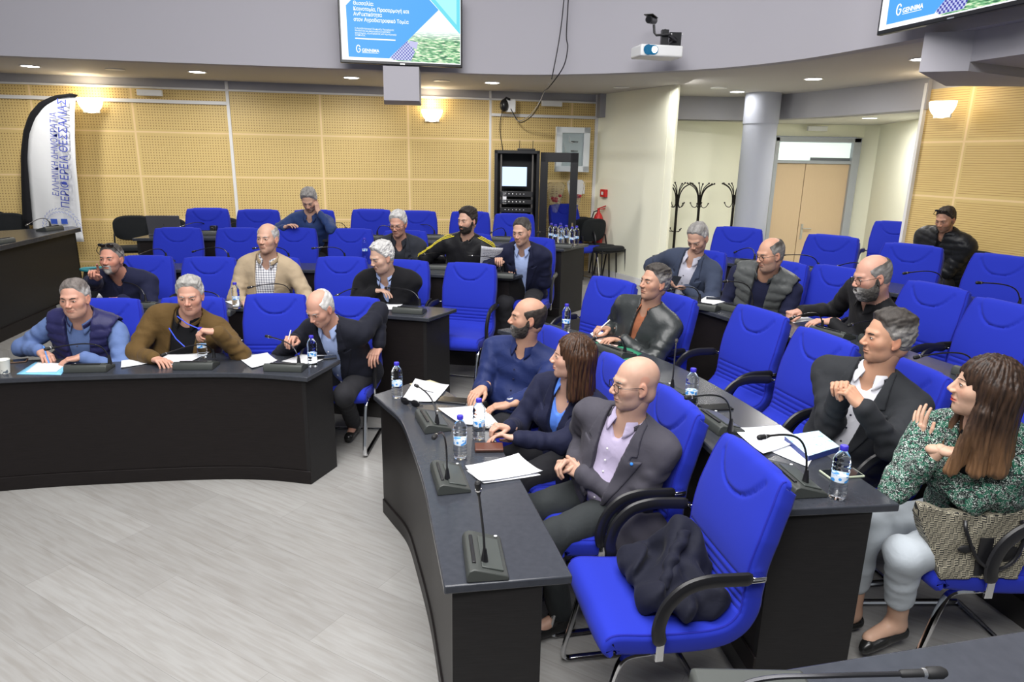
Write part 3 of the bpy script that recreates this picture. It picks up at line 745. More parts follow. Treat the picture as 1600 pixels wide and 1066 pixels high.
# ------------------------------------------------------------------ microphone units
def mic(root_px, head_px, zdesk, base_px, az, label, length=0.40, sc=1.0, zh=None, hide=False):
    "az: direction the user faces; the base stands with its long side across it"
    b = G(*base_px, zdesk + 0.02); b.z = zdesk
    rt = G(*root_px, zdesk + 0.035)
    if (Vector((rt.x, rt.y)) - Vector((b.x, b.y))).length > 0.16 * sc:
        d = rt - b; d.z = 0; rt = b + d.normalized() * 0.11 * sc; rt.z = zdesk + 0.035
    t = empty('desk_microphone', b, math.radians(az) - PI / 2); tag(t, label, 'microphone', 'gooseneck desk microphones')
    # base wedge: high rounded edge away from the user, local +y faces away from the user
    prof = [(-0.070, 0.0), (-0.070, 0.012), (-0.064, 0.018), (0.025, 0.043), (0.045, 0.048), (0.062, 0.042), (0.070, 0.026), (0.070, 0.0)]
    mb = MB(); n = len(prof)
    vs = [(x * sc, p[0] * sc, p[1] * sc) for x in (-0.125, 0.125) for p in prof]
    mb.add(vs, [tuple(range(n)), tuple(range(2 * n - 1, n - 1, -1))] + [(i, n + i, n + (i + 1) % n, (i + 1) % n) for i in range(n)])
    bs = mb.build('base', mic_grey, t, bevel=0.004)
    sl = math.atan2(0.025, 0.089)
    R = Matrix.Rotation(sl, 3, 'X')
    mb = MB(); mb.box((-0.01 * sc, -0.018 * sc, 0.034 * sc), (0.19 * sc, 0.075 * sc, 0.006), R=R); mb.build('speaker_panel', mic_panel, bs, bevel=0.002)
    mb = MB(); mb.box((0, 0.043 * sc, 0.050 * sc), (0.17 * sc, 0.012 * sc, 0.008)); mb.build('key_strip', black_pl, bs, bevel=0.002)
    mb = MB(); mb.lathe([(0.006, 0), (0.006, 0.002)], 12, (0.108 * sc, -0.05 * sc, 0.026 * sc)); mb.build('button', white_pl, bs)
    # neck
    if zh is None:
        best = None
        for k in range(60):
            z = zdesk + 0.06 + k * 0.008
            h = G(*head_px, z); L = (h - rt).length
            c = abs(L - length) + 0.02 * abs(z - zdesk - 0.2)
            if best is None or c < best[0]: best = (c, h)
        hd = best[1]
    else: hd = G(*head_px, zh)
    Mi = t.matrix_basis.copy(); Mi = (Matrix.Translation(b) @ Matrix.Rotation(math.radians(az) - PI / 2, 4, 'Z')).inverted()
    r0 = Mi @ rt; h0 = Mi @ hd
    up = h0.z - r0.z; flat_ = Vector((h0.x - r0.x, h0.y - r0.y, 0))
    lean = r0 + Vector((0, 0, max(0.10, up * 0.75))) + flat_ * 0.02
    c2 = r0 + flat_ * 0.22 + Vector((0, 0, max(0.14, up * 0.95)))
    if up > 0.28: lean = r0 + Vector((0, 0, 0.12)); c2 = r0 + flat_ * 0.55 + Vector((0, 0, up * 0.6))
    pts = []
    for k in range(21):
        q = k / 20; pts.append(r0 * (1 - q) ** 3 + 3 * lean * q * (1 - q) ** 2 + 3 * c2 * q * q * (1 - q) + h0 * q ** 3)
    mb = MB(); mb.tube(pts, 0.0042 * sc, 8); nk = mb.build('gooseneck', mat('neck_dark_metal', (0.05, 0.05, 0.055), 0.3, 0.8), t)
    mb = MB(); mb.tube([r0 - Vector((0, 0, 0.004)), r0 + Vector((0, 0, 0.03)), r0 + Vector((0, 0, 0.055))], [0.014 * sc, 0.010 * sc, 0.006 * sc], 10); mb.build('neck_socket', black_pl, t)
    d = (pts[-1] - pts[-2]).normalized()
    mb = MB(); mb.tube([h0 - d * 0.035, h0 - d * 0.02, h0 - d * 0.012], [0.005 * sc, 0.008 * sc, 0.009 * sc], 10); mb.tube([h0 - d * 0.006, h0 + d * 0.012, h0 + d * 0.022, h0 + d * 0.026], [0.009 * sc, 0.0105 * sc, 0.009 * sc, 0.004], 12)
    mh = mb.build('microphone_head', black_soft, t)
    mb = MB(); mb.tube([h0 - d * 0.012, h0 - d * 0.006], 0.0098 * sc, 12); mb.build('ring', steel, mh)
    return t
T1, T2, T3, T4 = 0.75, 0.89, 1.03, 1.17
mic((172, 568), (76, 545), T1, (140, 573), -82, 'desk microphone in front of the man in the quilted navy vest')
mic((334, 558), (257, 554), T1, (307, 569), -86, 'desk microphone in front of the brown jacket, behind the bottle')
mic((467, 568), (419, 526), T1, (447, 572), -92, 'desk microphone beside the phone in front of the black suit', 0.30)
mic((228, 470), (183, 440), T2, (222, 476), -83, 'desk microphone glowing at its tip before the raised finger', 0.34)
mic((349, 482), (306, 456), T2, (338, 488), -84, 'desk microphone behind the grey-haired head in the brown jacket', 0.30)
mic((455, 462), (391, 449), T2, (436, 470), -86, 'desk microphone in front of the beige jacket', 0.36)
mic((567, 468), (526, 462), T2, (550, 474), -88, 'desk microphone left of the crossed arms, mostly hidden', 0.26)
mic((656, 477), (605, 450), T2, (640, 484), -100, 'desk microphone at the aisle end of the second left desk', 0.34)
mic((265, 402), (214, 400), T3, (250, 408), -78, 'desk microphone behind the raised-finger man, leftmost of its desk')
mic((361, 402), (303, 393), T3, (350, 408), -80, 'desk microphone in front of the second empty chair of the third left row')
mic((455, 402), (398, 388), T3, (445, 408), -82, 'desk microphone beside the head of the man in the beige jacket', 0.36)
mic((543, 402), (490, 388), T3, (532, 408), -84, 'desk microphone before the fourth empty chair of the third left row')
mic((627, 404), (612, 392), T3, (622, 412), -88, 'desk microphone between the curly grey hair and the glasses man', 0.2)
mic((705, 410), (662, 398), T3, (690, 417), -92, 'desk microphone before the yellow-striped tracksuit', 0.36)
mic((787, 423), (736, 400), T3, (783, 430), -98, 'desk microphone in front of the man reading a sheet', 0.34)
mic((330, 357), (280, 355), T4, (322, 364), -78, 'desk microphone right of the laptop on the back left desk')
mic((399, 357), (352, 352), T4, (390, 364), -80, 'desk microphone beside the camera on the back left desk')
mic((478, 357), (456, 354), T4, (474, 364), -82, 'desk microphone by the elbow of the man resting his head', 0.24)
mic((547, 357), (509, 353), T4, (540, 366), -84, 'desk microphone on the back left desk between two empty chairs')
mic((588, 366), (612, 356), T4, (592, 371), -86, 'desk microphone left of the white-haired man with glasses', 0.3)
mic((683, 359), (642, 353), T4, (678, 370), -88, 'desk microphone between the glasses man and the tracksuit man')
mic((806, 363), (768, 363), T4, (786, 373), -94, 'desk microphone behind the head of the reading man', 0.3)
mic((884, 380), (842, 363), T4, (876, 384), -100, 'desk microphone in front of the cluster of water bottles', 0.36)
mic((683, 663), (651, 603), T1, (676, 657), -160, 'desk microphone beside the folded sunglasses on the front right desk', 0.34)
mic((699, 751), (680, 682), T1, (703, 745), -166, 'middle desk microphone of the front right desk, by the bottle pair', 0.32)
mic((757, 880), (747, 762), T1, (757, 868), -172, 'nearest desk microphone on the front right desk', 0.36)
mic((1050, 608), (1057, 533), T2, (1052, 612), -158, 'desk microphone with upright neck behind the bald head', 0.32)
mic((1141, 672), (1077, 621), T2, (1122, 658), -166, 'desk microphone reaching towards the bottle behind the grey suit', 0.36)
mic((1258, 755), (1192, 683), T2, (1240, 748), -172, 'desk microphone lying over the white papers by the blue booklet', 0.36)
mic((976, 552), (929, 529), T2, (962, 548), -145, 'desk microphone over the green folder', 0.32)
mic((1090, 468), (1046, 453), T3, (1098, 478), -128, 'desk microphone in front of the man with a phone', 0.3)
mic((1175, 480), (1134, 440), T3, (1152, 482), -142, 'desk microphone leaning before the grey quilted vest', 0.36)
mic((1284, 513), (1236, 498), T3, (1300, 520), -150, 'desk microphone between the hands of the bearded man', 0.3)
mic((1372, 528), (1329, 508), T3, (1380, 534), -156, 'desk microphone behind the head of the man with clasped hands', 0.32)
mic((1520, 582), (1434, 558), T3, (1535, 588), -164, 'desk microphone pointing left beside the dark-haired woman', 0.4)
mic((1192, 402), (1149, 394), T4, (1172, 410), -124, 'desk microphone before the back-row chair near the column', 0.34)
mic((1278, 420), (1222, 399), T4, (1268, 421), -132, 'desk microphone behind the glasses of the grey-vest man', 0.38)
mic((1350, 432), (1309, 416), T4, (1345, 436), -138, 'desk microphone left of the bearded forehead on the back desk', 0.34)
mic((1472, 447), (1415, 427), T4, (1465, 450), -146, 'desk microphone in front of the padded black jacket', 0.38)
mic((1592, 478), (1530, 442), T4, (1592, 484), -156, 'desk microphone on the back desk at the right edge', 0.38)
mic((83, 347), (42, 352), 1.20, (78, 357), -10, 'desk microphone on the tall dais desk by the flag banner', 0.34)
mic((-10, 372), (-40, 380), 1.20, (-2, 377), -10, 'desk microphone cut by the left edge on the dais desk', 0.3)
# the large foreground microphone
t = empty('desk_microphone', G(1178, 1110, zf), 0); tag(t, 'large black microphone in the lower right foreground', 'microphone', 'gooseneck desk microphones')
o0 = t.location.copy()
pp = [G(1130, 1120, zf + 0.0) , G(1150, 1078, 1.27), G(1200, 1060, 1.29), G(1300, 1056, 1.30), G(1418, 1053, 1.30)]
mb = MB(); mb.tube([Vector(tuple(p)) - o0 for p in catmull([tuple(p) for p in pp], 6)], 0.0042, 10); mb.build('gooseneck', MATS['neck_dark_metal'], t)
h1, h2 = G(1405, 1053, 1.30) - o0, G(1478, 1051, 1.30) - o0; dd = h2 - h1
mb = MB(); mb.tube([h1, h1 + dd * 0.05, h1 + dd * 0.48], [0.004, 0.0065, 0.0065], 12); mb.tube([h1 + dd * 0.56, h1 + dd * 0.62, h1 + dd * 0.9, h1 + dd], [0.0068, 0.0098, 0.0098, 0.006], 16); mh = mb.build('microphone_head', black_soft, t)
mb = MB(); mb.tube([h1 + dd * 0.48, h1 + dd * 0.56], 0.0078, 16); mb.build('ring', steel, mh)
mb = MB(); mb.box((0.0, -0.005, 0.02), (0.2, 0.12, 0.04)); mb.build('base', mic_grey, t, bevel=0.008)

# ------------------------------------------------------------------ implicit-surface bodies
f32 = np.float32
def snets(f, lo, hi, h):
    lo = np.array(lo, float); hi = np.array(hi, float); c = 4
    nb = np.ceil((hi - lo) / (h * c)).astype(int); n = nb * c
    ax = [lo[i] + h * c * (np.arange(nb[i]) + 0.5) - h * 0.5 for i in range(3)]
    C = np.stack(np.meshgrid(*ax, indexing='ij')).reshape(3, -1).astype(f32)
    D = f(C).reshape(nb)
    fl = np.abs(D) < h * c * 1.9
    full = np.repeat(np.repeat(np.repeat(D, c, 0), c, 1), c, 2).astype(f32)
    m = np.repeat(np.repeat(np.repeat(fl, c, 0), c, 1), c, 2)
    idx = np.nonzero(m)
    P = np.stack([lo[i] + h * idx[i] for i in range(3)]).astype(f32)
    full[idx] = f(P)
    full[0] = full[-1] = 1; full[:, 0] = full[:, -1] = 1; full[:, :, 0] = full[:, :, -1] = 1
    S = full < 0
    cs = np.zeros(np.array(S.shape) - 1, int)
    for i in (0, 1):
        for j in (0, 1):
            for k in (0, 1):
                cs += S[i:S.shape[0] - 1 + i, j:S.shape[1] - 1 + j, k:S.shape[2] - 1 + k]
    act = (cs > 0) & (cs < 8)
    ci = np.stack(np.nonzero(act), 1)
    if len(ci) == 0: return np.zeros((0, 3)), np.zeros((0, 4), int)
    vid = -np.ones(act.shape, int); vid[act] = np.arange(len(ci))
    acc = np.zeros((len(ci), 3)); cnt = np.zeros(len(ci))
    cor = [(i, j, k) for i in (0, 1) for j in (0, 1) for k in (0, 1)]
    vals = {q: full[ci[:, 0] + q[0], ci[:, 1] + q[1], ci[:, 2] + q[2]].astype(float) for q in cor}
    for a in cor:
        for ax_ in range(3):
            if a[ax_] == 1: continue
            b = list(a); b[ax_] = 1; b = tuple(b)
            va, vb = vals[a], vals[b]; x = (va < 0) != (vb < 0)
            t = va[x] / (va[x] - vb[x])
            p = np.array(a, float)[None].repeat(x.sum(), 0); p[:, ax_] = t
            acc[x] += p; cnt[x] += 1
    V = lo + h * (ci + acc / cnt[:, None])
    F = []
    for ax_ in range(3):
        sl0 = [slice(None)] * 3; sl1 = [slice(None)] * 3
        sl0[ax_] = slice(0, -1); sl1[ax_] = slice(1, None)
        A, B = S[tuple(sl0)], S[tuple(sl1)]
        e = np.nonzero(A != B); e = np.stack(e, 1)
        o1, o2 = (ax_ + 1) % 3, (ax_ + 2) % 3
        ok = (e[:, o1] > 0) & (e[:, o2] > 0); e = e[ok]
        def g(d1, d2):
            q = e.copy(); q[:, o1] -= d1; q[:, o2] -= d2
            return vid[q[:, 0], q[:, 1], q[:, 2]]
        q = np.stack([g(1, 1), g(0, 1), g(0, 0), g(1, 0)], 1)
        sg = A[e[:, 0], e[:, 1], e[:, 2]]
        q[~sg] = q[~sg][:, ::-1]
        F.append(q)
    F = np.concatenate(F); F = F[(F >= 0).all(1)]
    return V, F
def np_mesh(name, V, F, mats, parent=None, col=None, midx=None):
    me = bpy.data.meshes.new(name)
    me.vertices.add(len(V)); me.vertices.foreach_set('co', np.asarray(V, f32).ravel())
    F = np.asarray(F)
    me.loops.add(F.size); me.loops.foreach_set('vertex_index', F.ravel().astype(np.int32))
    me.polygons.add(len(F)); me.polygons.foreach_set('loop_start', np.arange(0, F.size, 4, dtype=np.int32)); me.polygons.foreach_set('loop_total', np.full(len(F), 4, np.int32))
    me.polygons.foreach_set('use_smooth', np.ones(len(F), bool))
    for m in (mats if isinstance(mats, (list, tuple)) else [mats]): me.materials.append(m)
    if midx is not None: me.polygons.foreach_set('material_index', midx.astype(np.int32))
    me.update(calc_edges=True); me.validate()
    if col is not None:
        ca = me.color_attributes.new('Col', 'FLOAT_COLOR', 'POINT')
        ca.data.foreach_set('color', np.concatenate([col, np.ones((len(col), 1))], 1).astype(f32).ravel())
    o = bpy.data.objects.new(name, me); COL.objects.link(o); o.parent = parent
    return o
def V3(*a): return np.array(a, f32)
def ell(p, c, r, R=None):
    q = p - np.asarray(c, f32)[:, None]
    if R is not None: q = np.asarray(R, f32).T @ q
    r = np.asarray(r, f32)[:, None]
    k0 = np.sqrt((q / r * (q / r)).sum(0)); k1 = np.sqrt(((q / (r * r)) ** 2).sum(0)) + 1e-9
    return k0 * (k0 - 1) / k1
def cap(p, a, b, ra, rb=None, sq=None):
    rb = ra if rb is None else rb
    a = np.asarray(a, f32); b = np.asarray(b, f32); d = b - a; q = p - a[:, None]
    t = np.clip((d @ q) / (d @ d + 1e-12), 0, 1)
    return np.sqrt(((q - d[:, None] * t) ** 2).sum(0)) - (ra + (rb - ra) * t)
def smin(a, b, k):
    h = np.clip(0.5 + 0.5 * (b - a) / k, 0, 1); return b + (a - b) * h - k * h * (1 - h)
def smax(a, b, k): return -smin(-a, -b, k)
def sstep(x, a, b):
    t = np.clip((x - a) / (b - a), 0, 1); return t * t * (3 - 2 * t)
def wob(p, s, seed=0):
    x, y, z = p * s + seed * 1.7
    return np.sin(x + 1.7 * np.sin(0.8 * y + z * 0.6)) * np.sin(1.1 * y + 1.3 * np.sin(0.9 * z - x * 0.4)) + 0.5 * np.sin(2.1 * z + 1.9 * np.sin(1.3 * x)) * np.sin(1.9 * x + y * 1.4)

skin_m = mat('skin', (0.6, 0.4, 0.3), 0.48, spec=0.35, bump=0.08, bscale=420)
nt, nd, lk, b = nodes(skin_m); at_ = N(nt, 'ShaderNodeAttribute'); at_.attribute_name = 'Col'; lk.new(at_.outputs['Color'], b.inputs['Base Color'])
b.inputs['Subsurface Weight'].default_value = 0.08; b.inputs['Subsurface Radius'].default_value = (0.02, 0.008, 0.004); b.inputs['Subsurface Scale'].default_value = 0.4
def hair_mat(name, c1, c2, sc=90, rough=0.55):
    if name in MATS: return MATS[name]
    m = mat(name, c1, rough, spec=0.3)
    nt, nd, lk, b = nodes(m); tc = N(nt, 'ShaderNodeTexCoord'); mp = N(nt, 'ShaderNodeMapping'); mp.inputs['Scale'].default_value = (1, 1, 0.12)
    n = N(nt, 'ShaderNodeTexNoise'); n.inputs['Scale'].default_value = sc * 2; n.inputs['Detail'].default_value = 4
    lk.new(tc.outputs['Object'], mp.inputs[0]); lk.new(mp.outputs[0], n.inputs['Vector'])
    r = N(nt, 'ShaderNodeValToRGB'); r.color_ramp.elements[0].position = 0.35; r.color_ramp.elements[1].position = 0.65
    r.color_ramp.elements[0].color = (*c1, 1); r.color_ramp.elements[1].color = (*c2, 1)
    lk.new(n.outputs['Fac'], r.inputs[0]); lk.new(r.outputs[0], b.inputs['Base Color'])
    bp = N(nt, 'ShaderNodeBump'); bp.inputs['Strength'].default_value = 0.6; bp.inputs['Distance'].default_value = 0.003
    lk.new(n.outputs['Fac'], bp.inputs['Height']); lk.new(bp.outputs['Normal'], b.inputs['Normal'])
    return m
hair_v = mat('hair_strands', (0.3, 0.3, 0.3), 0.6, spec=0.3)
nt, nd, lk, b = nodes(hair_v); at2 = N(nt, 'ShaderNodeAttribute'); at2.attribute_name = 'Col'; tc = N(nt, 'ShaderNodeTexCoord'); n_ = N(nt, 'ShaderNodeTexNoise'); n_.inputs['Scale'].default_value = 420; n_.inputs['Detail'].default_value = 2
lk.new(tc.outputs['Object'], n_.inputs['Vector']); mm_ = N(nt, 'ShaderNodeMix', data_type='RGBA'); mm_.blend_type = 'MULTIPLY'; mm_.inputs[0].default_value = 0.7
rr_ = N(nt, 'ShaderNodeValToRGB'); rr_.color_ramp.elements[0].position = 0.3; rr_.color_ramp.elements[0].color = (0.45, 0.45, 0.45, 1); rr_.color_ramp.elements[1].position = 0.7; rr_.color_ramp.elements[1].color = (1.25, 1.25, 1.25, 1)
lk.new(n_.outputs['Fac'], rr_.inputs[0]); lk.new(at2.outputs['Color'], mm_.inputs[6]); lk.new(rr_.outputs[0], mm_.inputs[7]); lk.new(mm_.outputs[2], b.inputs['Base Color'])
bp = N(nt, 'ShaderNodeBump'); bp.inputs['Strength'].default_value = 0.5; bp.inputs['Distance'].default_value = 0.002; lk.new(n_.outputs['Fac'], bp.inputs['Height']); lk.new(bp.outputs['Normal'], b.inputs['Normal'])
HCOL = {'grey': ((0.46, 0.45, 0.44), (0.26, 0.25, 0.24)), 'white': ((0.66, 0.65, 0.63), (0.52, 0.51, 0.50)), 'dark': ((0.035, 0.028, 0.024), (0.024, 0.018, 0.015)),
        'salt': ((0.24, 0.23, 0.22), (0.055, 0.048, 0.043)), 'beard': ((0.035, 0.03, 0.027), (0.20, 0.19, 0.18))}
HAIR = {
 'grey': hair_mat('hair_grey', (0.16, 0.15, 0.145), (0.42, 0.41, 0.40)),
 'white': hair_mat('hair_white', (0.42, 0.41, 0.39), (0.75, 0.74, 0.72)),
 'dark': hair_mat('hair_dark', (0.018, 0.014, 0.012), (0.06, 0.045, 0.035)),
 'salt': hair_mat('hair_salt', (0.045, 0.04, 0.038), (0.26, 0.25, 0.24)),
 'brown': hair_mat('hair_brown', (0.018, 0.009, 0.006), (0.07, 0.032, 0.016), 60, 0.4),
 'ombre': hair_mat('hair_ombre', (0.015, 0.009, 0.007), (0.05, 0.028, 0.018), 60, 0.4),
 'beard': hair_mat('beard_grey_dark', (0.04, 0.035, 0.03), (0.30, 0.28, 0.26)),
}
# the dark-haired woman's ends are lighter brown: colour of the hair itself, by height
m_ = HAIR['ombre']; nt, nd, lk, b = nodes(m_)
tc = N(nt, 'ShaderNodeTexCoord'); sp = N(nt, 'ShaderNodeSeparateXYZ'); lk.new(tc.outputs['Object'], sp.inputs[0])
old = b.inputs['Base Color'].links[0].from_socket
fac = mth(nt, 'MULTIPLY_ADD', sp.outputs[2], -4.5, 4.85); fac = mth(nt, 'MINIMUM', mth(nt, 'MAXIMUM', fac, 0.0), 0.85)
n_ = N(nt, 'ShaderNodeTexNoise'); n_.inputs['Scale'].default_value = 70; mp_ = N(nt, 'ShaderNodeMapping'); mp_.inputs['Scale'].default_value = (1, 1, 0.08); lk.new(tc.outputs['Object'], mp_.inputs[0]); lk.new(mp_.outputs[0], n_.inputs['Vector'])
lk.new(mixc(nt, mth(nt, 'MULTIPLY', fac, n_.outputs['Fac']), old, (0.36, 0.19, 0.09)), b.inputs['Base Color'])
eye_w = mat('eye_white', (0.55, 0.52, 0.50), 0.25); iris_m = mat('iris_brown', (0.03, 0.015, 0.008), 0.15)
glass_frame = mat('spectacle_frame_black', (0.01, 0.01, 0.012), 0.25); lens_dark = mat('sunglass_lens', (0.01, 0.01, 0.012), 0.06)
shoe_m = mat('black_leather_shoe', (0.012, 0.012, 0.012), 0.25)

def head_sdf(H):
    g = H.get
    fat = g('fat', 0.0); jw = g('jaw', 0.0); nose = g('nose', 1.0) * 0.94; fem = g('fem', False)
    def f(p):
        x, y, z = p; ax = np.abs(x); q = np.stack([ax, y, z])
        d = ell(p, (0, -0.016, 0.036), (0.076, 0.097, 0.087))
        d = smin(d, ell(p, (0, 0.018, -0.026), (0.0625 + fat * 0.5, 0.077, 0.086)), 0.03)
        d = smin(d, ell(p, (0, 0.026, -0.078), (0.046 + fat + jw - (0.005 if fem else 0), 0.052, 0.038)), 0.03)
        d = smin(d, ell(p, (0, 0.066, -0.098), (0.019 + jw * 0.5, 0.016, 0.016)), 0.022)
        d = smin(d, ell(q, (0.040 + fat * 0.4, 0.052, -0.020), (0.022, 0.022, 0.022)), 0.026)
        if not fem: d = smin(d, cap(q, (0.006, 0.086, 0.026), (0.042, 0.070, 0.026), 0.0085), 0.016)
        d = smax(d, -(ell(q, (0.031, 0.099, 0.004), (0.019, 0.017, 0.013))), 0.012)
        d = smin(d, ell(q, (0.031, 0.074, 0.004), (0.0155, 0.0125, 0.011)), 0.006)
        d = smin(d, cap(q, (0.018, 0.0845, 0.0085), (0.043, 0.0785, 0.0075), 0.0036), 0.004)
        if fat > 0.005: d = smin(d, ell(p, (0, 0.02, -0.10), (0.045, 0.05, 0.026)), 0.03)
        d = smin(d, cap(p, (0, 0.086, 0.014), (0, 0.1035 + 0.004 * nose, -0.024), 0.0075, 0.0112 * nose), 0.010)
        d = smin(d, ell(q, (0.0125, 0.100, -0.030), (0.0085, 0.011, 0.0075)), 0.006)
        d = smax(d, -(ell(q, (0.006, 0.109, -0.037), (0.0035, 0.004, 0.003))), 0.003)
        d = smin(d, ell(p, (0, 0.086, -0.0555), (0.024, 0.0105, 0.0058)), 0.006)
        d = smin(d, ell(p, (0, 0.085, -0.0665), (0.020, 0.0105, 0.0064)), 0.006)
        d = smax(d, -cap(q, (0, 0.0965, -0.0605), (0.024, 0.0865, -0.0608), 0.0017), 0.003)
        d = smax(d, -cap(q, (0.0, 0.093, -0.078), (0.012, 0.09, -0.077), 0.004), 0.008)
        d = smax(d, -cap(q, (0.022, 0.093, -0.036), (0.032, 0.082, -0.062), 0.0025), 0.009)
        # ears
        e = ell(q, (0.078, -0.008, -0.006), (0.0085, 0.019, 0.032), rotz(14))
        e = smax(e, -ell(q, (0.0865, -0.004, -0.001), (0.0045, 0.0105, 0.019), rotz(14)), 0.004)
        e = smin(e, ell(q, (0.077, 0.002, -0.033), (0.006, 0.008, 0.009)), 0.006)
        d = smin(d, e, 0.006)
        # nape
        d = smin(d, ell(p, (0, -0.05, -0.045), (0.058, 0.045, 0.05)), 0.03)
        return d
    return f
def rotz(a):
    a = math.radians(a); return np.array([[math.cos(a), -math.sin(a), 0], [math.sin(a), math.cos(a), 0], [0, 0, 1]])
def skin_color(H, tone):
    beard = H.get('stubble', None); lip = H.get('lip', None)
    tone = np.array(tone)
    def c(L):
        x, y, z = L.T; n = len(L)
        col = np.tile(tone, (n, 1))
        def blend(w, rgb): 
            nonlocal col
            w = np.clip(w, 0, 1)[:, None]; col = col * (1 - w) + np.array(rgb) * w
        v = wob(L.T, 90.0, 1) * 0.03; col = col * (1 + v[:, None])
        red = tone * np.array([1.08, 0.80, 0.74])
        blend(0.55 * np.exp(-((np.abs(x) - 0.042) ** 2 + (z + 0.026) ** 2) / 0.018 ** 2) * (y > 0.03), red)
        blend(0.6 * np.exp(-((x) ** 2 + (z + 0.026) ** 2) / 0.016 ** 2) * (y > 0.09), red)
        blend(0.6 * (np.abs(x) > 0.074) * (y < 0.02), red)
        if beard:
            col_b, amt = beard
            w = sstep(-z, 0.030, 0.050) * sstep(y, -0.02, 0.01) * (z > -0.125)
            w = np.maximum(w, sstep(y, -0.01, 0.005) * sstep(-y, -0.03, -0.015) * sstep(-z, -0.01, 0.01))
            w *= 1 - np.exp(-((x / 0.026) ** 2 + ((z + 0.061) / 0.012) ** 2) ** 2) * (y > 0.07)
            w *= 1 - 0.8 * sstep(y, 0.03, 0.07) * (np.abs(z + 0.035) < 0.012)
            blend(w * amt * (0.85 + 0.3 * wob(L.T, 600.0)), col_b)
        lw = np.exp(-(((x) / 0.0235) ** 2 + ((z + 0.061) / 0.0095) ** 2) ** 2) * (y > 0.078)
        blend(lw * (0.95 if lip else 0.6), lip or tuple(tone * np.array([0.92, 0.62, 0.58])))
        blend(0.8 * np.exp(-((z + 0.0605) / 0.0013) ** 2) * (np.abs(x) < 0.024) * (y > 0.083), (0.08, 0.03, 0.025))
        blend(0.35 * np.exp(-((np.abs(x) - 0.031) ** 2 / 0.018 ** 2 + (z - 0.002) ** 2 / 0.014 ** 2)) * (y > 0.06), tone * np.array([0.62, 0.5, 0.48]))
        return np.clip(col, 0, 1)
    return c
def hair_sdf(H, headf):
    st = H.get('hair', 'short'); t = H.get('thick', 0.008)
    def line(y, ys, hs): return np.interp(y, ys, hs).astype(f32)
    def f(p):
        x, y, z = p; ax = np.abs(x)
        base = ell(p, (0, -0.018, 0.036), (0.0775, 0.099, 0.088))
        base = smin(base, ell(p, (0, -0.045, -0.03), (0.062, 0.052, 0.06)), 0.03)
        nz = wob(p, 110.0, 3) * 0.0015 + wob(p, 45.0, 5) * 0.002
        if st in ('short', 'full', 'curly', 'swept'):
            tt = {'short': 0.0035, 'full': 0.008, 'curly': 0.009, 'swept': 0.007}[st] + (t - 0.008)
            top = sstep(z, 0.05, 0.11) * {'short': 0.004, 'full': 0.009, 'curly': 0.009, 'swept': 0.013}[st]
            q3 = np.stack([x * 1.0, y * 0.35 + x * 0.25, z])
            nz = nz + wob(q3, 120.0, 6) * (0.0008 if st == 'short' else 0.0022)
            if st == 'curly': nz = nz + wob(p, 170.0, 2) * 0.003
            h = line(y, [-0.13, -0.04, -0.018, 0.004, 0.016, 0.030, 0.044, 0.056, 0.068, 0.08], [-0.072, -0.058, -0.034, -0.030 if st != 'short' else -0.016, 0.010, 0.036, 0.056, 0.076, 0.092, 0.105])
            h = h + 0.004 * wob(p, 60.0, 8)
            if H.get('recede'): h = h + H['recede'] * sstep(y, 0.0, 0.05) * (1 - 0.55 * np.exp(-(x / 0.022) ** 2))
            edge = sstep(z - h, -0.002, 0.030)
            d = base + 0.0015 - (tt * sstep(z, -0.07, 0.03) + top + nz + 0.003) * (0.12 + 0.88 * edge)
            d = smax(d, h - z, 0.003)
            return d
        if st in ('balding', 'horseshoe'):
            d = base - 0.005 * sstep(z, -0.07, 0.0) - nz * 0.6
            h = line(y, [-0.13, -0.04, -0.016, 0.006, 0.022, 0.036, 0.05], [-0.075, -0.062, -0.038, -0.026, 0.010, 0.034, 0.2])
            d = smax(d, h - z, 0.006)
            topc = H.get('crown', 0.075)
            d = smax(d, z - line(y, [-0.12, -0.08, 0.0, 0.05], [topc + 0.03, topc + 0.012, topc, topc - 0.02]) - nz, 0.006)
            return d
        if st in ('long', 'fringe'):
            ang = np.arctan2(x, y + 0.03)
            pz = np.stack([x, y, z * 0.12]); gro = 0.0022 * np.sin(ang * 27 + 2.5 * np.sin(z * 14) + wob(pz, 40.0) * 2.2) + 0.0020 * wob(pz, 150.0, 3)
            d = ell(p, (0, -0.020, 0.034), (0.090, 0.108, 0.100))
            L = H.get('hlen', 0.20)
            q = np.stack([ax, y, z])
            d = smin(d, cap(q, (0.062, -0.010, 0.01), (0.086, -0.005, -L), 0.034, 0.030), 0.04)
            d = smin(d, cap(q, (0.05, -0.06, 0.0), (0.07, -0.075, -L * 0.95), 0.045, 0.034), 0.04)
            d = smin(d, cap(p, (0, -0.08, 0.02), (0, -0.105, -L), 0.050, 0.040), 0.05)
            if H.get('front'): d = smin(d, cap(q, (0.078, 0.01, -0.08), (0.088, 0.075, -L - 0.02), 0.026, 0.022), 0.03)
            d = d - gro
            # open the face
            if st == 'long':
                face = ell(p, (0, 0.100, -0.025), (0.060, 0.095, 0.108))
            else:
                face = ell(p, (0, 0.105, -0.055), (0.058, 0.095, 0.105))
            d = smax(d, -face, 0.008)
            d = smax(d, -ell(p, (0, 0.06, -0.17), (0.05, 0.09, 0.11)), 0.01)
            return d
    return f
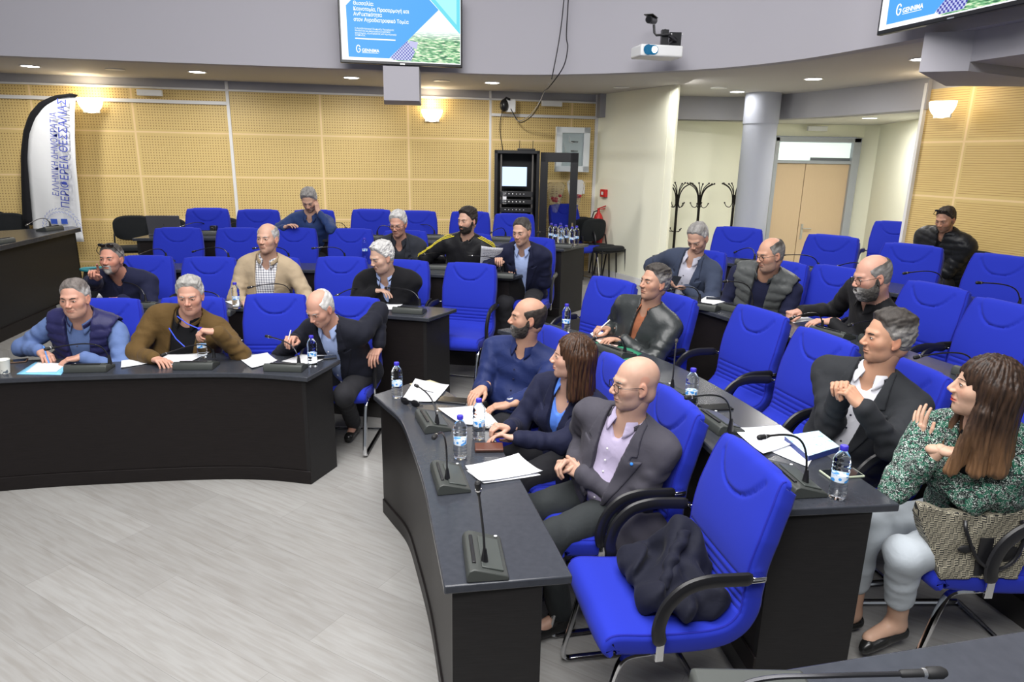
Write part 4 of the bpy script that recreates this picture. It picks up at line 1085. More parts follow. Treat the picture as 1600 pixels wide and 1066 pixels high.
def beard_sdf(H, headf):
    t = H.get('beard_t', 0.010)
    def f(p):
        x, y, z = p
        d = headf(p) - t * sstep(-z, 0.028, 0.075) - 0.0012 - wob(p, 160.0, 4) * 0.0016
        yl = np.interp(z, [-0.12, -0.06, -0.03, 0.01], [0.015, 0.0, -0.002, 0.004]).astype(f32)
        d = smax(d, yl - y, 0.004)
        # upper limit: sideburns high, cheeks low
        zl = np.interp(y, [-0.01, 0.012, 0.03, 0.06, 0.085, 0.12], [0.01, 0.0, -0.038, -0.052, -0.040, -0.040]).astype(f32)
        d = smax(d, z - zl, 0.005)
        d = smax(d, -ell(p, (0, 0.092, -0.0615), (0.022, 0.03, 0.0085)), 0.003)
        if H.get('goatee'): d = smax(d, np.abs(x) - 0.034, 0.006)
        d = smax(d, -(ell(p, (0, 0.11, -0.03), (0.018, 0.03, 0.012))), 0.003)
        return d
    return f

def hand_mesh(pose, h=0.0032):
    key = (pose, h)
    if key in hand_mesh.c: return hand_mesh.c[key]
    C = {'flat': (0.10, 0.15, 0.1), 'relax': (0.38, 0.45, 0.3), 'grip': (0.85, 0.95, 0.6), 'fist': (1.25, 1.45, 0.8), 'pinch': (0.7, 0.75, 0.45), 'point': (1.2, 1.35, 0.8), 'clasp': (0.75, 1.05, 0.5), 'spread': (0.12, 0.2, 0.15)}[pose]
    chains = []
    xs = [0.0305, 0.0105, -0.0100, -0.0290]; L = [(0.043, 0.026, 0.021), (0.047, 0.030, 0.022), (0.043, 0.028, 0.022), (0.033, 0.021, 0.019)]
    for i in range(4):
        c = [v * (1 + 0.10 * (i - 1)) for v in C]
        if pose == 'point' and i == 0: c = [0.12, 0.25, 0.2]
        if pose == 'pinch' and i == 0: c = [0.75, 0.9, 0.5]
        sp = {'spread': 0.16, 'flat': 0.05}.get(pose, 0.02) * (1.5 - i)
        a = 0; p = np.array([xs[i], 0.088 - 0.004 * abs(i - 1), 0.0]); ch = [p]
        for k in range(3):
            a += c[k]; d = np.array([math.sin(sp) * math.cos(a), math.cos(sp) * math.cos(a), -math.sin(a)]); p = p + d * L[i][k]; ch.append(p)
        chains.append(ch)
    if pose in ('fist', 'point', 'grip', 'clasp'): th = [(0.022, 0.020, -0.010), (0.046, 0.048, -0.024), (0.040, 0.078, -0.040), (0.016, 0.090, -0.048)]
    elif pose == 'pinch': th = [(0.022, 0.020, -0.010), (0.048, 0.050, -0.026), (0.048, 0.082, -0.044), (0.036, 0.104, -0.052)]
    else: th = [(0.022, 0.020, -0.008), (0.047, 0.048, -0.016), (0.060, 0.078, -0.020), (0.064, 0.102, -0.024)]
    def f(p):
        d = cap(p, (0, -0.05, 0), (0, 0.012, 0), 0.0255, 0.0245)
        q = p.copy(); q[2] = q[2] * 1.25
        d = cap(q, (0, -0.03, 0), (0, 0.012, 0), 0.028, 0.027)
        for i in range(4):
            d = smin(d, cap(p, (xs[i] * 0.55, 0.012, 0.0), tuple(chains[i][0]), 0.0135, 0.0108 if i < 3 else 0.0095), 0.010)
        d = smin(d, ell(p, (0.018, 0.032, -0.010), (0.018, 0.030, 0.013)), 0.012)
        d = smin(d, ell(p, (-0.022, 0.035, -0.008), (0.013, 0.030, 0.012)), 0.012)
        for i, ch in enumerate(chains):
            r = [0.0095, 0.0088, 0.0080, 0.0070] if i < 3 else [0.0082, 0.0075, 0.0068, 0.006]
            fd = np.minimum(np.minimum(cap(p, ch[0], ch[1], r[0], r[1]), cap(p, ch[1], ch[2], r[1], r[2])), cap(p, ch[2], ch[3], r[2], r[3]))
            kn = ell(p, ch[0] + np.array([0, 0, 0.002]), (0.010, 0.011, 0.0095))
            fd = smin(fd, kn, 0.004)
            d = smin(d, fd, 0.0035)
        t = smin(cap(p, th[0], th[1], 0.0150, 0.0125), cap(p, th[1], th[2], 0.0120, 0.0100), 0.004)
        t = smin(t, cap(p, th[2], th[3], 0.0100, 0.0082), 0.003)
        return smin(d, t, 0.006)
    V, F = snets(f, (-0.055, -0.07, -0.13), (0.085, 0.215, 0.04), h)
    tips = [np.array(c[3]) for c in chains] + [np.array(th[3])]
    kn = [np.array(c[j]) for c in chains for j in (0, 1)]
    hand_mesh.c[key] = (V, F, tips, kn); return hand_mesh.c[key]
hand_mesh.c = {}

def nrm(v): v = np.asarray(v, float); return v / (np.linalg.norm(v) + 1e-12)
def ik(S, T, a, b, hint):
    S, T = np.array(S, float), np.array(T, float); d = T - S; L = np.linalg.norm(d)
    if L > (a + b) * 0.995: T = S + d / L * (a + b) * 0.995; d = T - S; L = np.linalg.norm(d)
    L = max(L, 0.12); u = d / L
    x = (a * a - b * b + L * L) / (2 * L); y = math.sqrt(max(0, a * a - x * x))
    h = np.array(hint, float); h = nrm(h - h.dot(u) * u)
    return S + u * x + h * y, S + u * L

def person(chair, head_px, face, label, skin=(0.55, 0.34, 0.25), H={}, outer=None, shirt=None, trousers=(0.02, 0.02, 0.024),
           right=None, left=None, q=1.0, s=1.0, b=0.0, wide=1.0, body_az=None, hips=(0, -0.07), lb=0.72, extras=(), vneck=None, legs=None, hip_world=None, shadow=None):
    """A seated person. chair: key of the chair; head_px: centre of the head in the photograph; face: (azimuth, pitch, roll) of the face.
    right / left: dict(px, z, pose, fd (finger direction, world), pn (palm normal, world)) for each hand."""
    base, az = CHAIRS[chair] if isinstance(chair, str) else chair
    if body_az is not None: az = math.radians(body_az)
    ROOT = Matrix.Translation(base) @ Matrix.Rotation(az - PI / 2, 4, 'Z')
    inv = ROOT.inverted()
    def loc(v): r = inv @ Vector(v); return np.array(r)
    def locd(v): r = inv.to_3x3() @ Vector(v); return np.array(r)
    t = empty('person', M=ROOT); tag(t, label, 'person')
    hip = np.array([hips[0], hips[1], 0.545])
    # head centre: on a sphere about the hips along the sight line
    ro = loc((0, 0, CAM_H)); rd = locd(ray(*head_px)); rd = rd / np.linalg.norm(rd)
    lx = H.get('lx')
    R = lb * s; oc = ro - hip; bb = oc.dot(rd); cc = oc.dot(oc) - R * R; disc = bb * bb - cc
    if lx is not None:
        hd = ro + rd * ((lx - ro[0]) / rd[0])
    elif disc > 0:
        t1, t2 = -bb - math.sqrt(disc), -bb + math.sqrt(disc)
        c1, c2 = ro + rd * t1, ro + rd * t2
        # choose the more upright posture, near side preferred
        hd = min((c1, c2), key=lambda c: np.hypot(c[0] - hip[0], c[1] - hip[1] - 0.06))
    else:
        c = ro + rd * (-bb); hd = hip + nrm(c - hip) * R
    U = nrm(hd - hip)
    # face frame
    fa, fp = math.radians(face[0]), math.radians(face[1]); fr = math.radians(face[2]) if len(face) > 2 else 0
    fw = nrm(locd((math.cos(fa) * math.cos(fp), math.sin(fa) * math.cos(fp), math.sin(fp))))
    hx = nrm(np.cross(fw, [0, 0, 1])); hz = np.cross(hx, fw)
    hx, hz = hx * math.cos(fr) + hz * math.sin(fr), -hx * math.sin(fr) + hz * math.cos(fr)
    HR = np.stack([hx, fw, hz], 1) ; hs = 0.93 * s + 0.05
    # torso frame
    tw = H.get('twist', 0.0)
    fwd0 = np.array([math.sin(tw), math.cos(tw), 0])
    ty = nrm(fwd0 - fwd0.dot(U) * U); tx = np.cross(ty, U)
    TR = np.stack([tx, ty, U], 1)
    sz = float(np.clip((np.linalg.norm(hd - hip) - 0.168 * (0.93 * s + 0.05)) / 0.552 / s, 0.78, 1.08))
    def T(x, y, z): return hip + s * (TR @ np.array([x * wide, y, z * sz]))
    neck = T(0, 0.0, 0.552)
    hc = hd; hc0 = hd
    wd = wide
    shR, shL = T(0.182, -0.005, 0.448), T(-0.182, -0.005, 0.448)
    ua, fa_ = 0.285 * s, 0.255 * s
    arms = []
    for side, spec, sh in ((1, right, shR), (-1, left, shL)):
        spec = dict(spec or {})
        if 'ly' in spec:
            r_ = locd(ray(*spec['px'])); tgt = ro + r_ * ((spec['ly'] - ro[1]) / r_[1])
        elif 'Hf' in spec: tgt = hc0 + HR @ np.array(spec['Hf'])
        elif 'px' in spec: tgt = loc(G(*spec['px'], spec['z']))
        elif 'T' in spec: tgt = T(*spec['T'])
        elif 'L' in spec: tgt = np.array(spec['L'])
        else: tgt = np.array([side * 0.12, 0.28, 0.60])
        hint = spec.get('hint', (side * 0.55, -0.35, -0.8))
        fd = locd(spec['fd']) if 'fd' in spec else None
        wr = tgt
        if fd is not None: wr = tgt - nrm(fd) * 0.075
        el, wr = ik(sh, wr, ua, fa_, hint)
        if fd is None:
            fd = nrm(wr - el); 
            if 'px' in spec or 'T' in spec: el, wr = ik(sh, tgt - fd * 0.07, ua, fa_, hint)
        fd = nrm(fd); fu = nrm(wr - el); cosm = math.cos(math.radians(52))
        if fd.dot(fu) < cosm:
            pr = nrm(fd - fd.dot(fu) * fu); fd = fu * cosm + pr * math.sin(math.radians(52))
        pn = locd(spec['pn']) if 'pn' in spec else np.array([0, 0, -1.])
        pn = nrm(pn - pn.dot(fd) * fd)
        z_ = -pn; y_ = fd; x_ = np.cross(y_, z_)
        # the thumb is on +x for a left hand seen palm down, mirrored for a right hand
        arms.append(dict(side=side, sh=sh, el=el, wr=wr, fd=fd, R=np.stack([x_, y_, z_], 1), pose=spec.get('pose', 'relax'), sleeve=spec.get('sleeve', 0.93)))
    # legs
    kn, an = {}, {}
    for side in (1, -1):
        kx = (legs or {}).get('k%d' % side, (side * 0.12, 0.37, 0.50)); axx = (legs or {}).get('a%d' % side, (side * 0.13, 0.28, 0.085))
        kn[side], an[side] = np.array(kx), np.array(axx)
    hipj = {sd: hip + np.array([sd * 0.095, 0.0, -0.01]) for sd in (1, -1)}
    bulge = b
    vx = 0.009 * q; vh = 0.0034 * q
    lo = np.array([-0.62, -0.45, 0.30]); hi = np.array([0.62, 0.75, 1.45])
    def bbox(pts, m):
        P = np.array(pts); return P.min(0) - m, P.max(0) + m
    TRT = TR.T.astype(f32); hip32 = hip.astype(f32)
    SZ = np.array([1, 1, 1 / sz], f32)[:, None]
    def tl(p): return (TRT @ (p - hip32[:, None])) / s * SZ
    fem = H.get('fem', False)
    def torso(p, inf=0.0, k=0.07):
        L = tl(p); L = np.stack([L[0] / wd, L[1], L[2]])
        d = ell(L, (0, -0.005, 0.0), (0.172, 0.125, 0.125))
        d = smin(d, ell(L, (0, 0.02 + bulge * 0.55, 0.15), (0.150 + bulge * 0.5, 0.105 + bulge, 0.15)), k)
        d = smin(d, ell(L, (0, 0.005, 0.335), (0.165, 0.112, 0.165)), k)
        if fem: d = smin(d, ell(np.stack([np.abs(L[0]), L[1], L[2]]), (0.075, 0.095, 0.30), (0.062, 0.05, 0.06)), 0.05)
        d = smin(d, cap(L, (-0.135, -0.01, 0.452), (0.135, -0.01, 0.452), 0.066 if not fem else 0.058), 0.05)
        d = smin(d, cap(np.stack([np.abs(L[0]), L[1], L[2]]), (0.12, -0.015, 0.485), (0.015, -0.01, 0.532), 0.040, 0.054), 0.04)
        return d * s - inf
    def sleeve(p, a, inf, end=1.0, rr=(0.060, 0.049, 0.040, 0.034)):
        w = a['el'] + (a['wr'] - a['el']) * end
        k1 = 0.94 if fem else 1.0
        d = smin(cap(p, a['sh'], a['el'], rr[0] * s * k1 + inf, rr[1] * s * k1 + inf), cap(p, a['el'], w, rr[2] * s * k1 + inf, rr[3] * s * k1 + inf), 0.025)
        # creases around the elbow and along the sleeve
        t1 = np.sqrt(((p - a['el'].astype(f32)[:, None]) ** 2).sum(0))
        t2 = np.sqrt(((p - a['sh'].astype(f32)[:, None]) ** 2).sum(0)); d = d - 0.0065 * np.sin(t1 * 105 + wob(p, 15, 2) * 2.4) * np.exp(-(t1 / 0.15) ** 2) - 0.0035 * wob(p, 24, a['side']) - 0.004 * np.sin(t2 * 70 + wob(p, 13, 7) * 2.6) * np.exp(-(t2 / 0.16) ** 2)
        return d
    # ---- skin: trunk, neck, limbs (coarse) + head + hands (fine) in one mesh
    headf = head_sdf(H); HRT = HR.T.astype(f32); hc32 = hc.astype(f32)
    V_, F_, C_ = [], [], []
    toneA = np.array(skin)
    skc = skin_color(H, skin)
    def addm(V, F, C):
        off = sum(len(v) for v in V_); V_.append(V); F_.append(F + off); C_.append(C)
    Vh, Fh = snets(headf, (-0.10, -0.135, -0.145), (0.10, 0.135, 0.145), vh)
    Vw = hc + hs * (Vh @ HR.T)
    addm(Vw, Fh, skc(Vh))
    nk_top = hc + hs * (HR @ np.array([0, -0.025, -0.055])); nk_mid = hc + hs * (HR @ np.array([0, 0.0, -0.085]))
    def coarse(p):
        d = cap(p, nk_top, neck - U * 0.03, 0.052 * s + H.get('fat', 0) * 0.9 - (0.008 if fem else 0), 0.060 * s + H.get('fat', 0) - (0.008 if fem else 0))
        d = smin(d, cap(p, nk_mid, neck, 0.038 * s, 0.045 * s), 0.03)
        d = smin(d, torso(p, -0.012), 0.05)
        return d
    lo2, hi2 = bbox([neck, nk_top, T(-0.2, -0.15, 0.1), T(0.2, 0.2, 0.1), shR, shL], 0.12)
    V, F = snets(coarse, lo2, hi2, vx * 1.15); addm(V, F, np.tile(toneA * 0.99, (len(V), 1)))
    for a in arms:
        def fa2(p, a=a): return smin(cap(p, a['sh'], a['el'], 0.036 * s, 0.028 * s), cap(p, a['el'], a['wr'], 0.028 * s, 0.025 * s), 0.02)
        l, h_ = bbox([a['sh'], a['el'], a['wr']], 0.07); V, F = snets(fa2, l, h_, vx); addm(V, F, np.tile(toneA, (len(V), 1)))
        Vm, Fm, tips, kns = hand_mesh(a['pose'], 0.0034 if q <= 1.15 else 0.0044)
        M = a['R'].copy(); Vq = Vm.copy(); Fq = Fm
        if a['side'] == 1: Vq = Vq * np.array([-1, 1, 1]); Fq = Fm[:, ::-1]
        cc_ = np.tile(toneA, (len(Vq), 1))
        w = np.zeros(len(Vm))
        for tp in tips: w = np.maximum(w, 0.5 * np.exp(-((Vm - tp) ** 2).sum(1) / 0.012 ** 2))
        for tp in kns: w = np.maximum(w, 0.35 * np.exp(-((Vm - tp) ** 2).sum(1) / 0.008 ** 2))
        cc_ = cc_ * (1 - w[:, None]) + toneA * np.array([1.05, 0.80, 0.75]) * w[:, None]
        hsz = (0.96 if not fem else 0.86) * s
        addm(a['wr'] + hsz * (Vq @ M.T), Fq, cc_)
    for sd in (1, -1):
        def fl(p, sd=sd): return smin(smin(cap(p, hipj[sd], kn[sd], 0.07, 0.052), cap(p, kn[sd], an[sd], 0.05, 0.036), 0.03), cap(p, an[sd], an[sd] + np.array([0, 0.14, -0.04]), 0.034, 0.028), 0.03)
        l, h_ = bbox([hipj[sd], kn[sd], an[sd], an[sd] + np.array([0, 0.14, -0.04])], 0.09); V, F = snets(fl, l, h_, 0.014); addm(V, F, np.tile(toneA, (len(V), 1)))
    np_mesh('body', np.concatenate(V_), np.concatenate(F_), skin_m, t, col=np.concatenate(C_))
    def hp(V): return hc + hs * (np.asarray(V) @ HR.T)
    HM = Matrix([[*(HR[i] * hs), hc[i]] for i in range(3)] + [[0, 0, 0, 1]])
    def headpart(mb, name, m, par=t, **k):
        mb.v = [tuple(HM @ Vector(v)) for v in mb.v]; return mb.build(name, m, par, **k)
    # hair, brows, beard
    hm = HAIR[H.get('hcol', 'grey')]
    if H.get('hair', 'short') != 'bald':
        L = H.get('hlen', 0.2) if H.get('hair') in ('long', 'fringe') else 0
        # long hair hangs straight down in the room rather than along the tilted head
        V, F = snets(hair_sdf(H, headf), (-0.16, -0.19, -0.13 - L), (0.16, 0.15, 0.165), vh * (1.0 if L == 0 else 1.25))
        if L:
            tdn = np.clip((-V[:, 2] - 0.02) / 0.25, 0, 1)[:, None]
            Vr = hp(V); zr = HR @ np.array([0, 0, 1.0]); Vr = Vr + tdn * np.clip(-V[:, 2:3], 0, 1) * hs * (zr - np.array([0, 0, 1.0])) * 0.8
            np_mesh('hair', Vr, F, hm, t)
        else:
            cs, ct = H.get('hc', HCOL[H.get('hcol', 'grey')]); w_ = sstep(V[:, 2] + 0.012 * wob(V.T, 60.0, 1), 0.045, 0.095)[:, None]
            cc_ = np.array(cs) * (1 - w_) + np.array(ct) * w_
            cc_ = cc_ * (1 + 0.22 * wob((V * [1, 0.3, 1]).T, 150.0, 2))[:, None]
            np_mesh('hair', hp(V), F, hair_v, t, col=np.clip(cc_, 0, 1))
    if H.get('beard'):
        V, F = snets(beard_sdf(H, headf), (-0.09, -0.03, -0.15), (0.09, 0.13, 0.03), vh)
        cs, ct = H.get('bc', HCOL[H['beard']]); w_ = (sstep(V[:, 1], 0.045, 0.075) * np.exp(-(V[:, 0] / 0.032) ** 2))[:, None]
        cc_ = (np.array(cs) * (1 - w_) + np.array(ct) * w_) * (1 + 0.25 * wob(V.T, 260.0, 2))[:, None]
        np_mesh('beard', hp(V), F, hair_v, t, col=np.clip(cc_, 0, 1))
    bc = HAIR[H.get('brow', H.get('hcol', 'dark'))]
    for sx in (-1, 1):
        mb = MB(); mb.tube([(sx * 0.014, 0.0935, 0.021), (sx * 0.028, 0.0900, 0.0255), (sx * 0.042, 0.0800, 0.0235), (sx * 0.049, 0.072, 0.019)], [0.0020, 0.0034, 0.0028, 0.0012] if not fem else [0.0014, 0.002, 0.0016, 0.001], 6, flat=(1.0, 1.0)); headpart(mb, 'eyebrow', bc)
        mb = MB(); mb.ball((sx * 0.031, 0.0790, 0.0035), (0.0122, 0.0095, 0.0052 * H.get('lid', 1.0)), 14); ey = headpart(mb, 'eye', eye_w)
        mb = MB(); mb.ball((sx * 0.031 + H.get('gaze', 0) * 0.004, 0.0858, 0.0037), (0.0052, 0.0034, 0.0047 * H.get('lid', 1.0)), 12); headpart(mb, 'iris', iris_m, ey)
        mb = MB(); mb.tube([(sx * 0.0185, 0.0852, 0.0050), (sx * 0.031, 0.0892, 0.0090), (sx * 0.044, 0.0815, 0.0060)], 0.0011 if not fem else 0.0017, 5); headpart(mb, 'eyelash', HAIR['dark'])
    if H.get('glasses'):
        mb = MB()
        for sx in (-1, 1):
            pts = []
            for k in range(17):
                a = 2 * PI * k / 16; cx_, cz_ = math.cos(a), math.sin(a)
                pts.append((sx * 0.033 + 0.025 * math.copysign(abs(cx_) ** 0.7, cx_), 0.1005 - 0.10 * max(0.0, abs(sx * 0.033 + 0.025 * cx_) - 0.01) ** 1.3, -0.003 + 0.0175 * math.copysign(abs(cz_) ** 0.75, cz_)))
            mb.tube(pts, 0.0018, 6, caps=False)
            mb.tube([(sx * 0.058, 0.094, 0.006), (sx * 0.074, 0.075, 0.007), (sx * 0.083, 0.0, 0.006), (sx * 0.083, -0.015, -0.006)], 0.0014, 6)
        mb.tube([(-0.009, 0.1015, 0.002), (0, 0.104, 0.005), (0.009, 0.1015, 0.002)], 0.0013, 6)
        headpart(mb, 'glasses', glass_frame)
    if H.get('shades'):
        g = MB()
        for sx in (-1, 1): g.ball((sx * 0.034, 0.060, 0.118), (0.030, 0.012, 0.020), 14, Matrix.Rotation(-0.95, 3, 'X'))
        gl = headpart(g, 'sunglasses', lens_dark)
        g = MB(); g.tube([(-0.012, 0.064, 0.124), (0.012, 0.064, 0.124)], 0.003, 6)
        for sx in (-1, 1): g.tube([(sx * 0.060, 0.060, 0.108), (sx * 0.088, 0.045, 0.070), (sx * 0.092, -0.01, 0.030)], 0.0026, 6)
        headpart(g, 'temple_arm', glass_frame, gl)
    # ---- clothes
    ctx = dict(t=t, T=T, tl=tl, torso=torso, sleeve=sleeve, arms=arms, neck=neck, U=U, TR=TR, s=s, hip=hip, hc=hc, hp=hp, HM=HM, vx=vx)
    torso_pts = [T(0.25, 0.25 + b, -0.1), T(-0.25, -0.2, -0.1), T(0.25, -0.2, 0.56), T(-0.25, 0.22, 0.56), hip + [0, 0, -0.14]]
    def garment(name, fn, m, pts, pad=0.08, h=None, parent=t):
        l, h_ = bbox(pts, pad); V, F = snets(fn, l, h_, h or vx); return np_mesh(name, V, F, m, parent)
    def neckhole(p, r=0.064):   # keep collars open around the neck
        return -cap(p, neck - U * 0.015 * s, nk_top + (nk_top - neck) * 2, r * s + H.get('fat', 0) * 0.8, r * s)
    if shirt:
        sm, scol = shirt['m'], shirt.get('collar', True)
        op = shirt.get('open', 0.05)
        def fs(p):
            d = torso(p, 0.004 if outer else 0.012)
            L = tl(p)
            if not outer:
                d = d - 0.0035 * wob(p, 17, 3) - 0.003 * np.sin(L[2] * 60 + wob(p, 9) * 2.2) * sstep(L[1], 0, 0.08)
                for a in arms: d = smin(d, sleeve(p, a, 0.006, a['sleeve']), 0.03)
            # open V at the throat
            vv = np.maximum(np.abs(L[0]) - (0.012 + 0.55 * (L[2] - (0.52 - op))), -(L[1] - 0.01))
            vv = np.maximum(vv, (0.52 - op) - L[2])
            d = smax(d, -vv * 0.9, 0.006)
            return np.maximum(d, neckhole(p))
        pts = torso_pts + ([] if outer else [a[k] for a in arms for k in ('sh', 'el', 'wr')])
        so = garment('shirt', fs, sm, pts)
        if scol:
            nd_ = nrm(nk_top - neck) * 0.35 + U * 0.65; nd_ = nrm(nd_)
            cy = nrm(ty - ty.dot(nd_) * nd_); cxv = np.cross(cy, nd_)
            o_ = neck - nd_ * 0.012 * s; r0 = 0.063 * s + H.get('fat', 0) * 0.8 - (0.006 if fem else 0)
            mb = MB(); P = []; nA = 40; gap = shirt.get('gap', 0.42)
            for j in range(6):
                row = []
                for k in range(nA + 1):
                    a = gap + (2 * PI - 2 * gap) * k / nA; ca, sa = math.cos(a), math.sin(a); fr_ = max(0, ca) ** 2
                    edge = min(k, nA - k) / nA; pt = max(0, 1 - edge / 0.16)
                    if j < 2: hh, rr = 0.0 + 0.036 * j, r0 + 0.002 - 0.003 * j
                    else:
                        u_ = (j - 1) / 4; hh = 0.038 - u_ * (0.036 + 0.030 * pt); rr = r0 + 0.001 + u_ * (0.013 + 0.020 * pt)
                    hh -= 0.030 * fr_ 
                    row.append(o_ + (cy * ca * 1.05 + cxv * sa) * rr + nd_ * hh)
                P.append(row)
            mb.grid(P); mb.build('shirt_collar', shirt.get('cm', sm), so, solid=0.003)
        if shirt.get('buttons'):
            mb = MB()
            for k in range(5):
                z_ = 0.42 - 0.075 * k
                p0 = T(0.0, 0.5, z_); 
                # walk back to the surface
                for it in range(60):
                    if fs(np.array(p0, f32)[:, None])[0] < 0.0: break
                    p0 = p0 - ty * 0.006
                mb.ball(p0 + ty * 0.004, 0.0055, 8)
            mb.build('buttons', shirt['buttons'], so)
    if outer:
        om = outer['m']; kind = outer['kind']; inf = outer.get('inf', 0.020)
        wt, wb, zv = outer.get('v', (0.06, 0.012, 0.12))
        lap = outer.get('lapel', kind == 'suit')
        zb = outer.get('bottom', -0.16)
        def ft(p):
            L = tl(p); Lx, Ly, Lz = L
            w = np.where(Lz > zv, wb + (wt - wb) * (Lz - zv) / (0.50 - zv), wb + (outer.get('wlow', wb) - wb) * np.clip((zv - Lz) / 0.2, 0, 1))
            d = torso(p, inf)
            if lap and False:
                band = sstep(np.abs(Lx), w * 0.5, w) * (1 - sstep(np.abs(Lx), w + 0.020 + 0.10 * np.clip(Lz - zv, 0, 0.4), w + 0.026 + 0.10 * np.clip(Lz - zv, 0, 0.4))) * sstep(Lz, zv - 0.01, zv + 0.02) * (Ly > -0.02)
                band = band * (1 - (np.abs(Lz - 0.405 - 0.3 * (np.abs(Lx) - 0.09)) < 0.007) * (np.abs(Lx) > w + 0.025))
                d = d - 0.0065 * band * s
                d = d - 0.004 * ((np.abs(Lz - 0.02) < 0.006) * (np.abs(np.abs(Lx) - 0.12) < 0.06) * (Ly > 0))
                if outer.get('pocket'): d = d - 0.004 * ((np.abs(Lz - 0.335 - 0.15 * (Lx + 0.1)) < 0.009) * (np.abs(Lx + 0.10) < 0.045) * (Ly > 0))
            if kind == 'quilt':
                qp = outer.get('qp', 0.052)
                d = d - 0.010 * np.abs(np.sin(PI * (Lz + 0.006 * wob(p, 20)) / qp)) ** 0.6 - 0.0015 * wob(p, 70)
            else:
                d = d - 0.0045 * wob(p, 15, 4) - 0.0042 * np.sin(Lz * 42 + wob(p, 8) * 2.8 + Lx * 18) * (0.35 + 0.65 * sstep(-Lz, -0.35, -0.1))
            if wt > 0:
                cut = np.maximum(np.abs(Lx - outer.get('vx', 0)) - w, -(Ly + 0.0))
                cut = np.maximum(cut, zb - Lz - 0.2)
                d = smax(d, -cut * s * 0.9, 0.004)
            if 'bottom' in outer: d = smax(d, (zb - Lz) * s, 0.01)
            if kind != 'quilt' or outer.get('sleeves'):
                pass
            return np.maximum(d, neckhole(p, outer.get('hole', 0.068)))
        slv = outer.get('sleeves', kind != 'quilt')
        def fo(p):
            d = ft(p)
            if kind == 'quilt' and not slv:   # arm holes
                for a in arms:
                    d = smax(d, -(cap(p, a['sh'] + (a['sh'] - T(0, 0, 0.42)) * 0.10, a['el'], 0.085 * s, 0.075 * s)), 0.01)
            if slv:
                for a in arms:
                    sv = sleeve(p, a, 0.013 if kind != 'quilt' else 0.020, a['sleeve'])
                    if kind == 'quilt':
                        t1 = np.sqrt(((p - a['sh'].astype(f32)[:, None]) ** 2).sum(0)); sv = sv - 0.009 * np.abs(np.sin(PI * t1 / 0.055)) ** 0.6
                    d = smin(d, sv, 0.022)
            return d
        pts = torso_pts + ([a[k] for a in arms for k in ('sh', 'el', 'wr')] if slv else [])
        on = {'suit': 'suit_jacket', 'quilt': 'quilted_vest', 'jacket': 'jacket', 'sweater': 'sweater', 'track': 'track_top', 'puffer': 'padded_jacket'}[kind] if not outer.get('name') else outer['name']
        oo = garment(on, fo, om, pts)
        ctx['outer_fn'] = fo; ctx['outer'] = oo
        if outer.get('hide_arms') is None and not slv or outer.get('under'):
            um = outer.get('under', shirt['m'] if shirt else om)
            def fu(p):
                d = None
                for a in arms:
                    sv = sleeve(p, a, 0.008, a['sleeve'] * 0.98); d = sv if d is None else np.minimum(d, sv)
                L = tl(p)
                return smin(d, torso(p, 0.012 if kind == 'quilt' else 0.004) + 0.002, 0.02)
            if not slv: garment('sleeves', fu, um, [a[k] for a in arms for k in ('sh', 'el', 'wr')] + torso_pts)
        if lap:
            def fl_(p):
                L = tl(p); Lx, Ly, Lz = L; ax_ = np.abs(Lx - outer.get('vx', 0))
                w = wb + (wt - wb) * (Lz - zv) / (0.50 - zv)
                u = np.clip((Lz - zv + 0.01) / (0.41 - zv), 0, 1)
                wo = w + 0.083 * u ** 0.75
                wo = np.where(Lz > 0.405, w + 0.060 - 0.25 * (Lz - 0.405), wo)
                notch = 0.012 - np.abs(Lz - 0.405 - 0.35 * (ax_ - w - 0.05)); notch = np.minimum(notch, ax_ - (w + 0.034))
                d = np.maximum(torso(p, inf + 0.0085) - 0.0035 * wob(p, 15, 4) - 0.0025 * np.sin(Lz * 42 + wob(p, 8) * 2.5 + Lx * 14), torso(p, inf - 0.02) * -1)
                d = np.maximum(d, np.maximum(ax_ - wo, w - 0.004 - ax_) * s); d = np.maximum(d, (zv - Lz) * s); d = np.maximum(d, -Ly + 0.01); d = np.maximum(d, notch)
                return np.maximum(d, neckhole(p, 0.070))
            garment('lapels', fl_, om, torso_pts, h=0.0065 * q, parent=oo)
        if slv and outer.get('cuff') is not None:
            for a in arms:
                w0 = a['el'] + (a['wr'] - a['el']) * (a['sleeve'] - 0.02); w1 = a['el'] + (a['wr'] - a['el']) * (a['sleeve'] + 0.05)
                mb = MB(); mb.tube([w0, w1], [0.036 * s, 0.034 * s], 16, caps=True); mb.build('shirt_cuff', outer['cuff'], t)
        if outer.get('collar', (0.03, 0.016) if lap else None) is not None:
            # turned-down or stand collar of the jacket itself
            hgt, flare = outer.get('collar', (0.03, 0.016))
            nd_ = nrm(nrm(nk_top - neck) * 0.3 + U * 0.7); cy = nrm(ty - ty.dot(nd_) * nd_); cxv = np.cross(cy, nd_); r0 = 0.074 * s + H.get('fat', 0) * 0.8
            mb = MB(); P = []
            for j in range(5):
                row = []
                for k in range(37):
                    g0 = 0.95 if lap else 0.5; a = g0 + (2 * PI - 2 * g0) * k / 36; ca, sa = math.cos(a), math.sin(a); u_ = j / 4
                    row.append(neck - nd_ * (0.02 + 0.035 * max(0, ca) ** 2) + (cy * ca * 1.1 + cxv * sa) * (r0 + flare * (u_ if hgt > 0.05 else abs(u_ - 0.4))) + nd_ * hgt * (u_ if flare < 0.012 else (1 - abs(u_ - 0.4) * 1.2)))
                P.append(row)
            mb.grid(P); mb.build('jacket_collar', outer.get('cm', om), oo, solid=0.006)
